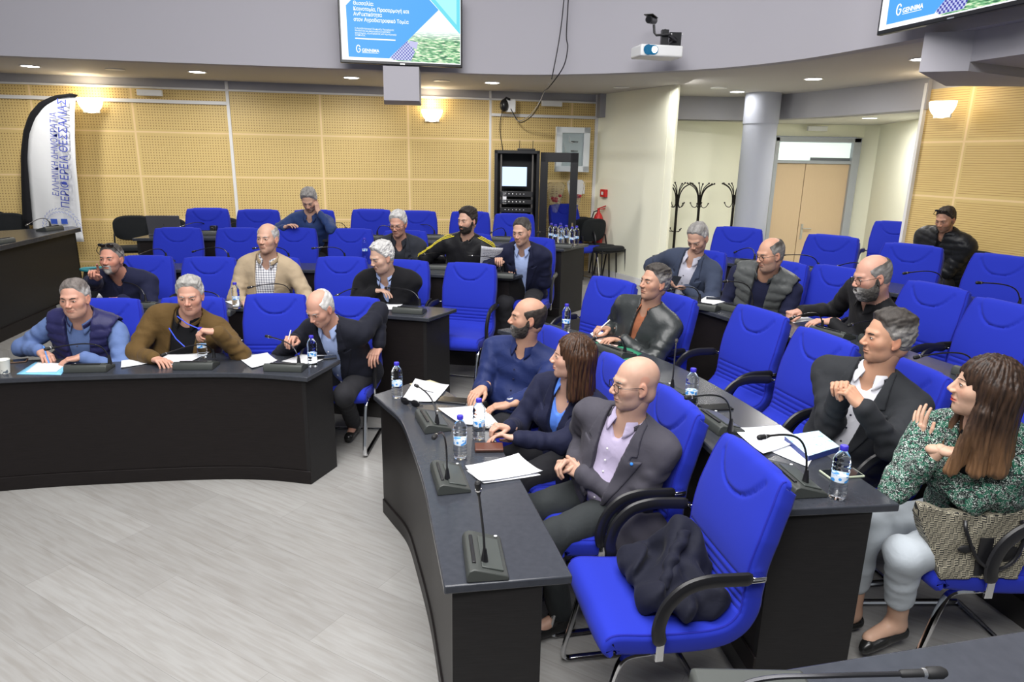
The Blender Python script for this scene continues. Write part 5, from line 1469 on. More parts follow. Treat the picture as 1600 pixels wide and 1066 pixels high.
    # trousers and shoes
    if trousers is not None:
        tm = trousers if not isinstance(trousers, tuple) else fabric('trousers_%.3f_%.3f' % trousers[:2], trousers)
        lend = (legs or {}).get('hem', 0.93)
        def ftz(p):
            L = tl(p)
            d = ell(p, hip + np.array([0, -0.01, -0.01]), (0.178 * wd, 0.135, 0.125))
            d = smin(d, smax(torso(p, 0.008), (L[2] - 0.03) * s, 0.01), 0.03)
            for sd in (1, -1):
                e = kn[sd] + (an[sd] - kn[sd]) * lend
                lg = smin(cap(p, hipj[sd], kn[sd], 0.092, 0.070), cap(p, kn[sd], e, 0.066, 0.056), 0.03)
                t1 = np.sqrt(((p - kn[sd].astype(f32)[:, None]) ** 2).sum(0)); lg = lg - 0.004 * np.sin(t1 * 90 + wob(p, 12) * 2) * np.exp(-(t1 / 0.16) ** 2)
                d = smin(d, lg, 0.02)
            return d - 0.003 * wob(p, 20, 6)
        garment('trousers', ftz, tm, [hip, hip + [0.15, -0.1, 0.1], hip - [0.15, 0.1, 0]] + [kn[1], kn[-1], an[1], an[-1]], 0.11, h=max(vx, 0.011) if not (legs or {}).get('fine') else 0.008)
        for sd in (1, -1):
            def fsh(p, sd=sd):
                o = an[sd]; dv = np.array((legs or {}).get('t%d' % sd, (0, 0.16, -0.045)))
                if fem:
                    d = smin(cap(p, o + [0, -0.03, -0.045], o + dv, 0.034, 0.026), cap(p, o + dv * 0.6 + [0, 0, -0.01], o + dv * 1.15 + [0, 0, -0.005], 0.033, 0.020), 0.02)
                    d = smax(d, -cap(p, o + [0, -0.01, 0.02], o + dv * 0.62 + [0, 0, 0.035], 0.035, 0.030), 0.006)
                else: d = smin(cap(p, o + [0, -0.035, -0.04], o + [0, 0.02, 0.0], 0.036, 0.046), cap(p, o + [0, -0.02, -0.045], o + dv, 0.037, 0.035), 0.03)
                return np.maximum(d, (o[2] - 0.083) - p[2]) if not fem else d
            garment('shoe', fsh, shoe_m, [an[sd] - [0, 0.05, 0.05], an[sd] + [0, 0.22, 0.0], an[sd] + [0, 0.16, -0.09]], 0.06, h=0.008 if fem else 0.011)
    for e in extras: e(ctx)
    return ctx
def watch(side, m=None):
    def f(c):
        a = [a for a in c['arms'] if a['side'] == side][0]; d = nrm(a['wr'] - a['el'])
        p = a['wr'] - d * 0.012; mb = MB(); mb.tube([p - d * 0.009, p + d * 0.009], 0.0305 * c['s'], 18, caps=True)
        o = mb.build('wristwatch', m or steel, c['t'])
        z = a['R'] @ np.array([0, 0, 1.]); mb = MB(); mb.lathe([(0.017, 0), (0.017, 0.006), (0.014, 0.008)], 18, (0, 0, 0), None)
        M = Vector((0, 0, 1)).rotation_difference(Vector(tuple(z))).to_matrix()
        mb.v = [tuple(M @ Vector(v) + Vector(tuple(p + z * 0.025))) for v in mb.v]; mb.build('watch_face', mat('watch_dial', (0.7, 0.7, 0.7), 0.2), o)
    return f
def stripes(c):
    "three yellow stripes down each sleeve and shoulder"
    ye = mat('yellow_stripe', (0.75, 0.62, 0.04), 0.6)
    for a in c['arms']:
        out = np.array([a['side'] * 1.0, 0.25, 0.3])
        path = [c['neck'] + (a['sh'] - c['neck']) * 0.25, a['sh'] * 0.6 + c['neck'] * 0.4, a['sh'], a['sh'] * 0.5 + a['el'] * 0.5, a['el'], a['el'] * 0.5 + a['wr'] * 0.5, a['el'] * 0.12 + a['wr'] * 0.88]
        for k in (-1, 0, 1):
            pts = []
            for i in range(len(path) * 6 - 5):
                j, u = divmod(i, 6); u /= 6
                p = path[j] if u == 0 else path[j] * (1 - u) + path[j + 1] * u
                q_ = p + nrm(out + np.array([0, k * 0.18 * (1 if i > 8 else 1), 0.0 if i > 8 else 0])) * 0.16 + np.array([0, k * 0.016 if i > 8 else k * 0.016, 0])
                dr = nrm(p - q_)
                for it in range(50):
                    if c['outer_fn'](np.array(q_, f32)[:, None])[0] < 0.001: break
                    q_ = q_ + dr * 0.004
                pts.append(q_)
            mb = MB(); mb.tube(pts, 0.0045, 5); mb.build('sleeve_stripe', ye, c['outer'])

# ------------------------------------------------------------------ the people
D = lambda x, y, z=0: (x, y, z)
c_blueshirt = fabric('blue_oxford_shirt', (0.11, 0.17, 0.36), 0.8, 0.3, 60)
c_navyquilt = fabric('navy_quilted_nylon', (0.022, 0.022, 0.085), 0.45, 0.3, 80)
c_brown = fabric('olive_brown_suede', (0.105, 0.062, 0.020), 0.85, 0.4, 60)
c_blackk = fabric('black_knit', (0.008, 0.008, 0.010), 0.9, 0.3, 60)
c_blacksuit = fabric('black_wool_suit', (0.009, 0.010, 0.018), 0.8, 0.3, 50)
c_lightblue = fabric('light_blue_shirt', (0.40, 0.50, 0.80), 0.8, 0.3, 60)
c_navyk = fabric('dark_navy_sweater', (0.012, 0.014, 0.040), 0.85, 0.3, 50)
c_beige = fabric('beige_cotton_jacket', (0.42, 0.33, 0.22), 0.85, 0.4, 60)
c_navyshirt = fabric('navy_blue_shirt', (0.012, 0.022, 0.095), 0.6, 0.35, 60)
c_darkblue = fabric('dark_blue_shirt', (0.018, 0.040, 0.13), 0.7, 0.3, 60)
c_char = fabric('charcoal_jacket', (0.024, 0.027, 0.036), 0.8, 0.3, 60)
c_track = fabric('black_tracksuit', (0.010, 0.010, 0.012), 0.45, 0.3, 50)
c_navysuit = fabric('navy_suit', (0.009, 0.011, 0.034), 0.75, 0.3, 50)
c_greysuit = fabric('grey_suit', (0.058, 0.055, 0.070), 0.8, 0.3, 50)
c_lilac = fabric('lilac_shirt', (0.46, 0.40, 0.56), 0.8, 0.3, 60)
c_leather = mat('black_leather', (0.026, 0.030, 0.031), 0.38, spec=0.6, bump=0.25, bscale=60)
c_slate = fabric('slate_blue_blazer', (0.040, 0.052, 0.088), 0.85, 0.3, 50)
c_palegrey = fabric('pale_grey_shirt', (0.48, 0.48, 0.56), 0.8, 0.3, 60)
c_greyvest = fabric('grey_quilted_nylon', (0.075, 0.080, 0.080), 0.4, 0.3, 80)
c_blackshirt = fabric('black_cotton_shirt', (0.012, 0.012, 0.014), 0.75, 0.35, 50)
c_darkgrey = fabric('dark_grey_suit', (0.022, 0.024, 0.028), 0.8, 0.3, 50)
c_white = fabric('white_shirt', (0.72, 0.72, 0.78), 0.8, 0.3, 60)
c_puff = fabric('black_padded_nylon', (0.010, 0.011, 0.014), 0.4, 0.3, 70)
c_cornflower = fabric('bright_blue_blouse', (0.10, 0.24, 0.78), 0.45, 0.3, 50)
c_jeans = fabric('pale_grey_jeans', (0.42, 0.46, 0.50), 0.85, 0.3, 60)
# checked shirt
c_check = mat('blue_white_check', (0.8, 0.8, 0.8), 0.8)
nt, nd, lk, b = nodes(c_check); tc = N(nt, 'ShaderNodeTexCoord'); sp = N(nt, 'ShaderNodeSeparateXYZ'); lk.new(tc.outputs['Object'], sp.inputs[0])
l1 = mth(nt, 'LESS_THAN', mth(nt, 'FRACT', mth(nt, 'MULTIPLY', mth(nt, 'ADD', sp.outputs[0], 5), 48)), 0.32)
l2 = mth(nt, 'LESS_THAN', mth(nt, 'FRACT', mth(nt, 'MULTIPLY', mth(nt, 'ADD', sp.outputs[2], 5), 48)), 0.32)
lk.new(mixc(nt, mth(nt, 'MULTIPLY', mth(nt, 'ADD', l1, l2), 0.5), (0.80, 0.80, 0.82), (0.03, 0.04, 0.10)), b.inputs['Base Color'])
# green tweed
c_tweed = mat('green_tweed', (0.03, 0.12, 0.08), 0.9)
nt, nd, lk, b = nodes(c_tweed); tc = N(nt, 'ShaderNodeTexCoord')
n1 = N(nt, 'ShaderNodeTexNoise'); n1.inputs['Scale'].default_value = 95; n1.inputs['Detail'].default_value = 2; n1.inputs['Distortion'].default_value = 3.0
n2 = N(nt, 'ShaderNodeTexNoise'); n2.inputs['Scale'].default_value = 60; n2.inputs['Detail'].default_value = 2
lk.new(tc.outputs['Object'], n1.inputs['Vector']); lk.new(tc.outputs['Object'], n2.inputs['Vector'])
gcol = mixc(nt, mth(nt, 'GREATER_THAN', n2.outputs['Fac'], 0.52), (0.010, 0.020, 0.018), (0.012, 0.11, 0.065))
lk.new(mixc(nt, mth(nt, 'GREATER_THAN', n1.outputs['Fac'], 0.585), gcol, (0.62, 0.68, 0.64)), b.inputs['Base Color'])
bp = N(nt, 'ShaderNodeBump'); bp.inputs['Strength'].default_value = 0.7; bp.inputs['Distance'].default_value = 0.004; lk.new(n1.outputs['Fac'], bp.inputs['Height']); lk.new(bp.outputs['Normal'], b.inputs['Normal'])
black_btn = mat('dark_button', (0.02, 0.02, 0.04), 0.3); white_btn = mat('pale_button', (0.7, 0.7, 0.7), 0.3)

FAIR = (0.53, 0.32, 0.235); RED = (0.53, 0.29, 0.215); TAN = (0.46, 0.26, 0.18); PALE = (0.55, 0.35, 0.265)
P_A = person('c1', (117, 466), (-84, -6), 'man in a navy quilted vest over a blue shirt holding a pen', skin=RED,
    H=dict(hair='short', hcol='grey', hc=((0.40, 0.39, 0.385), (0.15, 0.13, 0.12)), brow='dark', fat=0.010, jaw=0.006, twist=0.05, stubble=((0.3, 0.25, 0.22), 0.12)), wide=1.10, b=0.03,
    shirt=dict(m=c_blueshirt, open=0.05, buttons=black_btn), outer=dict(kind='quilt', m=c_navyquilt, v=(0.075, 0.045, 0.10), wlow=0.05, inf=0.030, collar=(0.05, 0.010), qp=0.058),
    right=dict(px=(72, 556), z=0.80, pose='pinch', fd=D(0.75, -0.55, -0.25), hint=(0.8, -0.2, -0.5)), left=dict(px=(107, 562), z=0.79, pose='relax', fd=D(-0.85, -0.45, -0.15), hint=(-0.8, -0.2, -0.5)))
P_B = person('c2', (297, 462), (-78, -10), 'elderly man in an olive brown jacket over black, holding blue-armed glasses', skin=RED,
    H=dict(hair='full', hcol='white', hc=((0.55, 0.54, 0.52), (0.34, 0.33, 0.31)), brow='grey', fat=0.008, jaw=0.008, nose=1.15, recede=0.01), wide=1.2, b=0.05,
    shirt=dict(m=c_blackk, open=0.03, collar=True), outer=dict(kind='jacket', m=c_brown, v=(0.085, 0.07, 0.10), wlow=0.10, inf=0.028, lapel=False, collar=(0.04, 0.016)),
    right=dict(px=(250, 563), z=0.79, pose='relax', hint=(0.9, -0.2, -0.6)), left=dict(px=(318, 517), z=0.98, pose='grip', fd=D(-0.9, -0.3, 0.1), hint=(-0.7, 0.0, -0.8)), extras=[watch(-1)])
P_C = person('c4', (500, 482), (-118, -30, 0.0), 'elderly man in a black suit with light blue shirt looking down at his papers', skin=RED,
    H=dict(hair='horseshoe', hcol='white', crown=0.085, brow='grey', fat=0.004, jaw=0.004, nose=1.1, twist=0.25), wide=1.1, b=0.04,
    shirt=dict(m=c_lightblue, open=0.05, buttons=white_btn), outer=dict(kind='suit', m=c_blacksuit, v=(0.075, 0.035, 0.12), wlow=0.10, pocket=True, cuff=c_lightblue),
    right=dict(px=(445, 537), z=0.86, pose='pinch', fd=D(-0.7, -0.6, -0.3), hint=(0.7, -0.2, -0.7)), hips=(-0.10, -0.08), left=dict(L=(-0.30, 0.16, 0.74), pose='relax', fd=D(-0.25, -0.75, -0.6), hint=(-0.45, -1.0, 0.0)), legs={'k-1': (-0.12, 0.36, 0.50), 'a-1': (-0.05, -0.12, 0.09), 'k1': (0.12, 0.38, 0.50), 'a1': (0.15, -0.10, 0.09)})
P_D = person('d1', (174, 405), (-88, 2), 'man with sunglasses on his head and dark navy sweater raising one finger', skin=(0.52, 0.25, 0.18),
    H=dict(hair='short', hcol='salt', brow='salt', stubble=((0.14, 0.11, 0.10), 0.5), beard='white', goatee=True, bc=((0.22, 0.2, 0.19), (0.42, 0.40, 0.38)), beard_t=0.0, shades=True, nose=1.1), wide=1.12, q=1.15,
    shirt=dict(m=c_navyk, open=0.05, collar=False), outer=dict(kind='sweater', m=c_navyk, v=(0.03, 0.002, 0.36), lapel=False, collar=(0.05, 0.010)),
    right=dict(px=(146, 424), z=1.22, pose='point', fd=D(0.15, -0.25, 0.95), pn=D(0.3, -0.9, -0.3), hint=(0.9, -0.1, -0.6)), left=dict(px=(172, 468), z=0.95, pose='relax', fd=D(-0.9, -0.4, 0)))
P_E = person('d3', (418, 373), (-100, 0), 'man in a beige cotton jacket and blue checked shirt sitting upright', skin=FAIR,
    H=dict(hair='balding', hcol='grey', crown=0.085, brow='grey', nose=1.05), wide=1.05, q=1.15, s=1.03, lb=0.74,
    shirt=dict(m=c_check, open=0.05), outer=dict(kind='jacket', m=c_beige, v=(0.085, 0.06, 0.10), wlow=0.055, inf=0.026, lapel=False, collar=(0.045, 0.028)),
    right=dict(px=(385, 474), ly=0.42, pose='relax'), left=dict(px=(452, 474), ly=0.42, pose='relax'))
P_F = person('d5', (596, 402), (-134, -18), 'stout man with curly grey hair and black sweater, forearms crossed on the desk', skin=PALE,
    H=dict(hair='curly', hcol='white', brow='grey', fat=0.008, jaw=0.004), wide=1.22, b=0.04, q=1.15,
    shirt=dict(m=c_lightblue, open=0.06), outer=dict(kind='sweater', m=c_blackk, v=(0.05, 0.003, 0.30), lapel=False, inf=0.026, collar=(0.03, 0.006)),
    right=dict(px=(596, 459), z=0.99, pose='relax', fd=D(0.9, -0.3, -0.35), hint=(0.9, -0.1, -0.5)), left=dict(px=(563, 464), z=0.94, pose='relax', fd=D(-0.95, -0.2, 0), hint=(-0.9, -0.1, -0.5)))
P_G = person('f3', (483, 313), (-88, -34), 'man in a dark blue shirt resting his cheek on one hand, back row', skin=FAIR,
    H=dict(hair='curly', hcol='grey', brow='salt', stubble=((0.3, 0.27, 0.25), 0.4)), q=1.4, s=1.0, wide=1.1,
    shirt=dict(m=c_darkblue, open=0.05), right=dict(px=(452, 352), ly=0.42, pose='relax', hint=(0.9, -0.2, -0.5)), left=dict(Hf=(-0.085, 0.045, -0.035), pose='flat', fd=D(-0.25, 0.15, 0.95), pn=D(-0.9, 0.3, 0.1), hint=(-0.7, 0.3, -0.9)))
P_H = person('e5', (622, 350), (-102, -16), 'white-haired man with glasses and charcoal jacket, arms folded on the desk', skin=RED,
    H=dict(hair='full', hcol='white', brow='grey', glasses=True), q=1.3, wide=1.1,
    shirt=dict(m=c_char, open=0.08), outer=dict(kind='jacket', m=c_char, v=(0.07, 0.03, 0.15), lapel=True),
    right=dict(T=(-0.12, 0.26, 0.20), pose='relax', hint=(0.9, -0.1, -0.5)), left=dict(T=(0.12, 0.30, 0.17), pose='relax', hint=(-0.9, -0.1, -0.5)))
P_I = person('e6', (730, 345), (-128, -6), 'bearded man in a black track top with yellow sleeve stripes', skin=FAIR,
    H=dict(hair='swept', hcol='dark', brow='dark', beard='dark', beard_t=0.005), q=1.3, wide=1.12,
    outer=dict(kind='track', m=c_track, v=(0, 0, 0.3), lapel=False, collar=(0.05, 0.006)),
    right=dict(px=(704, 410), z=1.05, pose='relax', fd=D(0.8, -0.5, -0.2), hint=(0.9, -0.1, -0.6)), left=dict(px=(735, 408), z=1.06, pose='relax', fd=D(-0.8, -0.5, 0), hint=(-0.9, -0.1, -0.6)), extras=[stripes])
P_J = person('e7', (815, 362), (-118, -14), 'man in a navy suit and pale shirt reading a printed sheet', skin=FAIR,
    H=dict(hair='short', hcol='salt', hc=((0.13, 0.12, 0.11), (0.05, 0.044, 0.04)), brow='dark'), q=1.3, wide=1.12,
    shirt=dict(m=c_lightblue, open=0.05), outer=dict(kind='suit', m=c_navysuit, v=(0.075, 0.03, 0.12), wlow=0.06, cuff=c_lightblue),
    right=dict(px=(778, 405), ly=0.40, pose='grip', fd=D(-0.1, -0.9, 0.3), hint=(0.8, -0.2, -0.6)), left=dict(px=(808, 418), z=1.09, pose='relax', fd=D(-0.8, -0.5, 0), hint=(-0.9, -0.2, -0.5)), extras=[watch(-1)])
# right block
P_K = person('g4', (824, 497), (-170, 2), 'balding man with a trimmed beard and navy shirt, front right row', skin=TAN,
    H=dict(hair='balding', hcol='dark', crown=0.062, lx=-0.14, brow='dark', beard='beard', beard_t=0.006, nose=1.2, twist=-0.5), wide=1.12, b=0.05,
    shirt=dict(m=c_navyshirt, open=0.06, buttons=black_btn), body_az=-140,
    right=dict(px=(742, 616), z=0.80, pose='relax', fd=D(-0.6, -0.7, -0.3), hint=(0.7, -0.4, -0.7)), left=dict(px=(776, 634), z=0.79, pose='relax', fd=D(-0.85, 0.2, -0.2), hint=(-0.7, -0.2, -0.8)), extras=[watch(-1)])
P_L = person('g3', (893, 558), (-178, 3), 'woman with long brown hair, navy blazer and bright blue blouse holding papers', skin=(0.54, 0.32, 0.24),
    H=dict(hair='long', hcol='brown', fem=True, hlen=0.20, lx=-0.14, lip=(0.5, 0.16, 0.14), twist=-0.35), wide=0.98, s=0.96, body_az=-148,
    shirt=dict(m=c_cornflower, open=0.14, gap=0.5), outer=dict(kind='suit', m=c_navysuit, v=(0.060, 0.015, 0.16), name='blazer'),
    right=dict(px=(772, 664), z=0.80, pose='grip', fd=D(-0.9, 0.1, 0.1), hint=(0.7, -0.3, -0.8)), left=dict(px=(783, 680), z=0.79, pose='relax', fd=D(-0.9, 0.25, 0.1), pn=D(0, -0.5, -0.8), hint=(-0.7, -0.3, -0.8)))
def pin(c):
    p = c['T'](-0.105, 0.6, 0.385); ty = c['TR'][:, 1]
    for it in range(120):
        if c['outer_fn'](np.array(p, f32)[:, None])[0] < 0.0: break
        p = p - ty * 0.004
    mb = MB(); mb.ball(tuple(p + ty * 0.002), 0.008, 8); mb.build('lapel_pin', mat('blue_pin', (0.05, 0.25, 0.8), 0.3), c['outer'])
P_M = person('g2', (992, 600), (-168, -2), 'bald man with thin-rimmed glasses, grey suit and lilac shirt, hands clasped', skin=(0.50, 0.305, 0.225),
    H=dict(hair='bald', hcol='grey', brow='salt', glasses=True, nose=1.15, lx=-0.14, twist=-0.40, jaw=0.002, stubble=((0.35, 0.28, 0.25), 0.2)), wide=1.12, b=0.035, q=0.92, body_az=-152,
    shirt=dict(m=c_lilac, open=0.07, buttons=white_btn), outer=dict(kind='suit', m=c_greysuit, v=(0.080, 0.045, 0.10), wlow=0.09, pocket=True), trousers=(0.028, 0.032, 0.034),
    right=dict(px=(879, 722), z=0.74, pose='clasp', fd=D(-0.75, -0.45, 0.1), pn=D(-0.3, -0.5, -0.6), hint=(0.7, -0.3, -0.8)), left=dict(px=(889, 728), z=0.73, pose='clasp', fd=D(-0.75, 0.55, 0.25), pn=D(0.2, 0.9, -0.4), hint=(-0.7, -0.5, -0.7), sleeve=0.96), extras=[pin])
P_N = person('h5', (1022, 442), (-152, 6), 'grey-haired man in a black leather jacket holding a pen, looking up', skin=TAN,
    H=dict(hair='full', hcol='salt', brow='dark', nose=1.1, lx=-0.16, twist=-0.2), wide=1.15, b=0.03, s=0.98, body_az=-145,
    shirt=dict(m=fabric('brick_shirt', (0.28, 0.10, 0.05)), open=0.05), outer=dict(kind='jacket', m=c_leather, v=(0.035, 0.012, 0.15), lapel=False, inf=0.028, name='leather_jacket', collar=(0.04, 0.014)),
    right=dict(px=(936, 513), z=0.97, pose='pinch', fd=D(-0.9, -0.3, 0.05), hint=(0.6, -0.3, -0.8)), left=dict(px=(958, 532), z=0.93, pose='relax', fd=D(-0.85, -0.35, 0.0), hint=(-0.8, -0.3, -0.5)))
P_O = person('h2', (1386, 528), (176, 0), 'man with swept dark hair, dark grey suit and white shirt clasping his raised hands', skin=(0.50, 0.275, 0.18),
    H=dict(hair='swept', hcol='salt', brow='dark', nose=1.1, twist=-0.35, lx=-0.14, jaw=0.002), wide=1.12, b=0.02, q=0.95, body_az=-155,
    shirt=dict(m=c_white, open=0.06, buttons=black_btn), outer=dict(kind='suit', m=c_darkgrey, v=(0.070, 0.035, 0.12), wlow=0.07, cuff=c_white),
    right=dict(px=(1312, 600), ly=0.26, pose='clasp', fd=D(-0.5, -0.6, 0.45), pn=D(-0.2, -0.6, -0.6), hint=(0.25, -0.2, -1.0)), left=dict(px=(1328, 612), ly=0.28, pose='clasp', fd=D(-0.5, 0.5, 0.6), pn=D(-0.4, 0.8, -0.3), hint=(-0.4, -0.2, -1.0)))
def belt(c):
    pts = []
    for k in range(33):
        a = 2 * PI * k / 32; L = c['T'](0.19 * math.sin(a), 0.0 + 0.15 * math.cos(a) + 0.01, 0.045); pts.append(L)
    mb = MB(); mb.tube(pts, 0.016, 8, flat=(1, 0.35)); mb.build('belt', mat('black_belt', (0.012, 0.012, 0.012), 0.35), c['t'])
P_P = person('h1', (1538, 606), (160, 4), 'woman with long dark hair in a green tweed jacket, arms folded, pale jeans', skin=(0.54, 0.34, 0.245),
    H=dict(hair='fringe', hcol='ombre', fem=True, hlen=0.30, lip=(0.55, 0.02, 0.02), front=True, twist=-0.45), wide=1.0, s=0.98, q=0.95, hips=(0, -0.04), body_az=-160,
    shirt=dict(m=c_blackk, open=0.02, collar=False), outer=dict(kind='jacket', m=c_tweed, v=(0.06, 0.05, 0.15), wlow=0.09, lapel=False, bottom=-0.05, name='tweed_jacket'), trousers=c_jeans,
    left=dict(px=(1436, 664), ly=0.25, pose='spread', fd=D(-0.05, 0.25, 0.95), pn=D(0.9, 0.2, 0.2), hint=(-0.6, 0.1, -1.0)), right=dict(px=(1505, 716), ly=0.27, fd=D(0.75, -0.5, -0.15), pose='relax', hint=(0.7, 0.1, -1.0), sleeve=0.72),
    legs={'k-1': (-0.07, 0.42, 0.535), 'a-1': (0.02, 0.27, 0.13), 't-1': (-0.01, 0.15, -0.06), 'k1': (0.13, 0.41, 0.52), 'a1': (0.16, 0.36, 0.10), 'hem': 0.60, 'fine': True})
P_Q = person('i1', (1090, 372), (-132, -36), 'grey-haired man in a slate blazer looking down at his phone', skin=FAIR,
    H=dict(hair='short', hcol='grey', brow='salt', recede=0.02), wide=1.12, b=0.02, q=1.15,
    shirt=dict(m=c_palegrey, open=0.06, buttons=black_btn), outer=dict(kind='suit', m=c_slate, v=(0.075, 0.045, 0.12), wlow=0.09),
    right=dict(px=(1046, 434), z=1.12, pose='grip', fd=D(0.1, -0.9, 0.3), hint=(0.8, -0.3, -0.6)), left=dict(px=(1058, 450), z=1.09, pose='relax', fd=D(-0.9, -0.3, 0.1), pn=D(0, 0, 1), hint=(-0.8, -0.3, -0.6)))
P_R = person('i2', (1203, 398), (-162, -12), 'man with black glasses in a grey quilted vest over a navy sweater', skin=(0.52, 0.29, 0.20),
    H=dict(hair='balding', hcol='salt', crown=0.090, brow='salt', glasses=True, stubble=((0.25, 0.2, 0.17), 0.5), fat=0.008, twist=-0.3), wide=1.18, b=0.05, q=1.1,
    shirt=dict(m=c_navyk, open=0.02, collar=False), outer=dict(kind='quilt', m=c_greyvest, v=(0.06, 0.05, 0.15), wlow=0.08, inf=0.032, collar=(0.06, 0.008), qp=0.066),
    right=dict(T=(0.02, 0.30, 0.04), pose='relax', hint=(0.9, -0.1, -0.5)), left=dict(T=(-0.04, 0.32, 0.03), pose='relax', hint=(-0.9, -0.1, -0.5)))
P_S = person('i4', (1362, 432), (-178, -16), 'large bald man with grey beard, glasses and black shirt leaning over the desk', skin=(0.56, 0.31, 0.23),
    H=dict(hair='horseshoe', hcol='salt', crown=0.070, brow='salt', glasses=True, beard='beard', bc=((0.06, 0.055, 0.05), (0.42, 0.41, 0.40)), beard_t=0.014, fat=0.010, nose=1.15), wide=1.28, b=0.06, s=1.06, body_az=-170, hips=(0.02, 0.03),
    shirt=dict(m=c_blackshirt, open=0.06),
    right=dict(px=(1236, 489), z=1.09, pose='fist', fd=D(-0.9, -0.3, -0.1), hint=(0.7, -0.3, -0.6)), left=dict(px=(1281, 503), z=1.07, pose='relax', fd=D(-0.9, 0.1, -0.1), hint=(-0.8, -0.4, -0.5)))
tb = Vector(G(1477, 343, Z4 + 1.15)) + Vector((0.085, 0.053, 0)); tb.z = Z4
CHAIRS['t1'] = (tb, math.radians(-148))
P_T = person('t1', (1477, 343), (-150, -22), 'man in a black padded jacket with sunglasses on his head, by the panelled wall', skin=(0.42, 0.23, 0.16),
    H=dict(hair='short', hcol='dark', brow='dark', stubble=((0.06, 0.045, 0.04), 0.7), shades=True), wide=1.2, q=1.2,
    shirt=dict(m=c_blackk, open=0.02, collar=False), outer=dict(kind='quilt', name='padded_jacket', m=c_puff, v=(0.02, 0.002, 0.3), inf=0.036, sleeves=True, collar=(0.055, 0.012)),
    right=dict(T=(-0.10, 0.26, 0.12), pose='relax', hint=(0.9, -0.1, -0.5)), left=dict(T=(0.10, 0.30, 0.08), pose='relax', hint=(-0.9, -0.1, -0.5)))
place('vchair', chair_black, tb, math.radians(-148) - PI / 2, 'black visitor chair under the man in the padded jacket', 'chair', 'black visitor chairs')

# ------------------------------------------------------------------ things on the desks
water = mat('water_bottle_plastic', (0.93, 0.97, 1.0), 0.04, trans=1.0, ior=1.22)
cap_m = mat('blue_bottle_cap', (0.04, 0.03, 0.45), 0.35)
lab_m = mat('bottle_label', (0.45, 0.66, 0.88), 0.4)
nt, nd, lk, b = nodes(lab_m); tc = N(nt, 'ShaderNodeTexCoord'); v_ = N(nt, 'ShaderNodeTexVoronoi'); v_.inputs['Scale'].default_value = 60
lk.new(tc.outputs['Object'], v_.inputs['Vector']); lk.new(mixc(nt, mth(nt, 'GREATER_THAN', v_.outputs['Distance'], 0.45), (0.05, 0.30, 0.75), (0.70, 0.78, 0.88)), b.inputs['Base Color'])
def make_bottle():
    t = empty('water_bottle')
    prof = [(0.0, 0.002), (0.024, 0.0), (0.031, 0.006)]
    z = 0.012
    while z < 0.062: prof.append((0.0318 - 0.0016 * (math.sin(z * 420) > 0), z)); z += 0.0045
    prof += [(0.0300, 0.064), (0.0298, 0.102), (0.031, 0.106)]
    z = 0.110
    while z < 0.150: prof.append((0.0318 - 0.0018 * (math.sin(z * 380) > 0), z)); z += 0.0045
    prof += [(0.031, 0.154), (0.026, 0.170), (0.017, 0.184), (0.0125, 0.190), (0.0125, 0.198), (0.0, 0.198)]
    mb = MB(); mb.lathe([(max(r, 0.0005), z) for r, z in prof], 20); mb.build('bottle_body', water, t, angle=80)
    mb = MB(); mb.lathe([(0.0302, 0.074), (0.0303, 0.075), (0.0303, 0.097), (0.0302, 0.098)], 20); 
    o = mb.build('label', lab_m, t)
    mb = MB(); mb.lathe([(0.0145, 0.194), (0.0150, 0.196), (0.0150, 0.209), (0.013, 0.212)], 18); mb.build('cap', cap_m, t)
    return t
def bottle(px, z, label, group='clear plastic water bottles'):
    p = G(*px, z); place('bottle', make_bottle, p, random.uniform(0, 6), label, 'bottle', group)
for px, z, lab in [((317, 559), T1, 'water bottle in front of the man in the brown jacket'), ((489, 573), T1, 'water bottle beside the phone before the black suit'),
    ((370, 482), T2, 'water bottle at the left elbow of the beige jacket'), ((570.5, 403), T3, 'water bottle beside the curly grey head'), ((654.6, 409), T3, 'water bottle in front of the white-haired man with glasses'),
    ((343, 359), T4, 'water bottle right of the camera on the back left desk'), ((437, 359), T4, 'water bottle at the hand of the man resting his head'),
    ((621, 621), T1, 'water bottle at the far corner of the front right desk'), ((748, 686), T1, 'water bottle nearer the seats, behind the brown wallet'), ((719, 716), T1, 'water bottle beside the middle microphone of the front right desk'),
    ((884, 520), T2, 'water bottle seen above the brown-haired woman'), ((1078, 638), T2, 'water bottle behind the grey suit on the second right desk'), ((1307, 778), T2, 'large clear water bottle in front of the green tweed jacket')]:
    bottle(px, z, lab)
for (x, y, lab) in [(860.5, 378, 'leftmost bottle of the cluster on the back left desk'), (867, 380, 'second bottle from the left in the desk-end cluster'), (875, 378, 'third bottle from the left in the desk-end cluster, rear'), (876, 384, 'middle bottle of the desk-end cluster, in front'),
        (884, 382, 'third bottle from the right in the desk-end cluster'), (893, 385, 'second bottle from the right in the desk-end cluster'), (900, 383, 'rightmost bottle of the cluster, at the desk edge')]:
    bottle((x, y), T4, lab, 'cluster of bottles on the back desk')

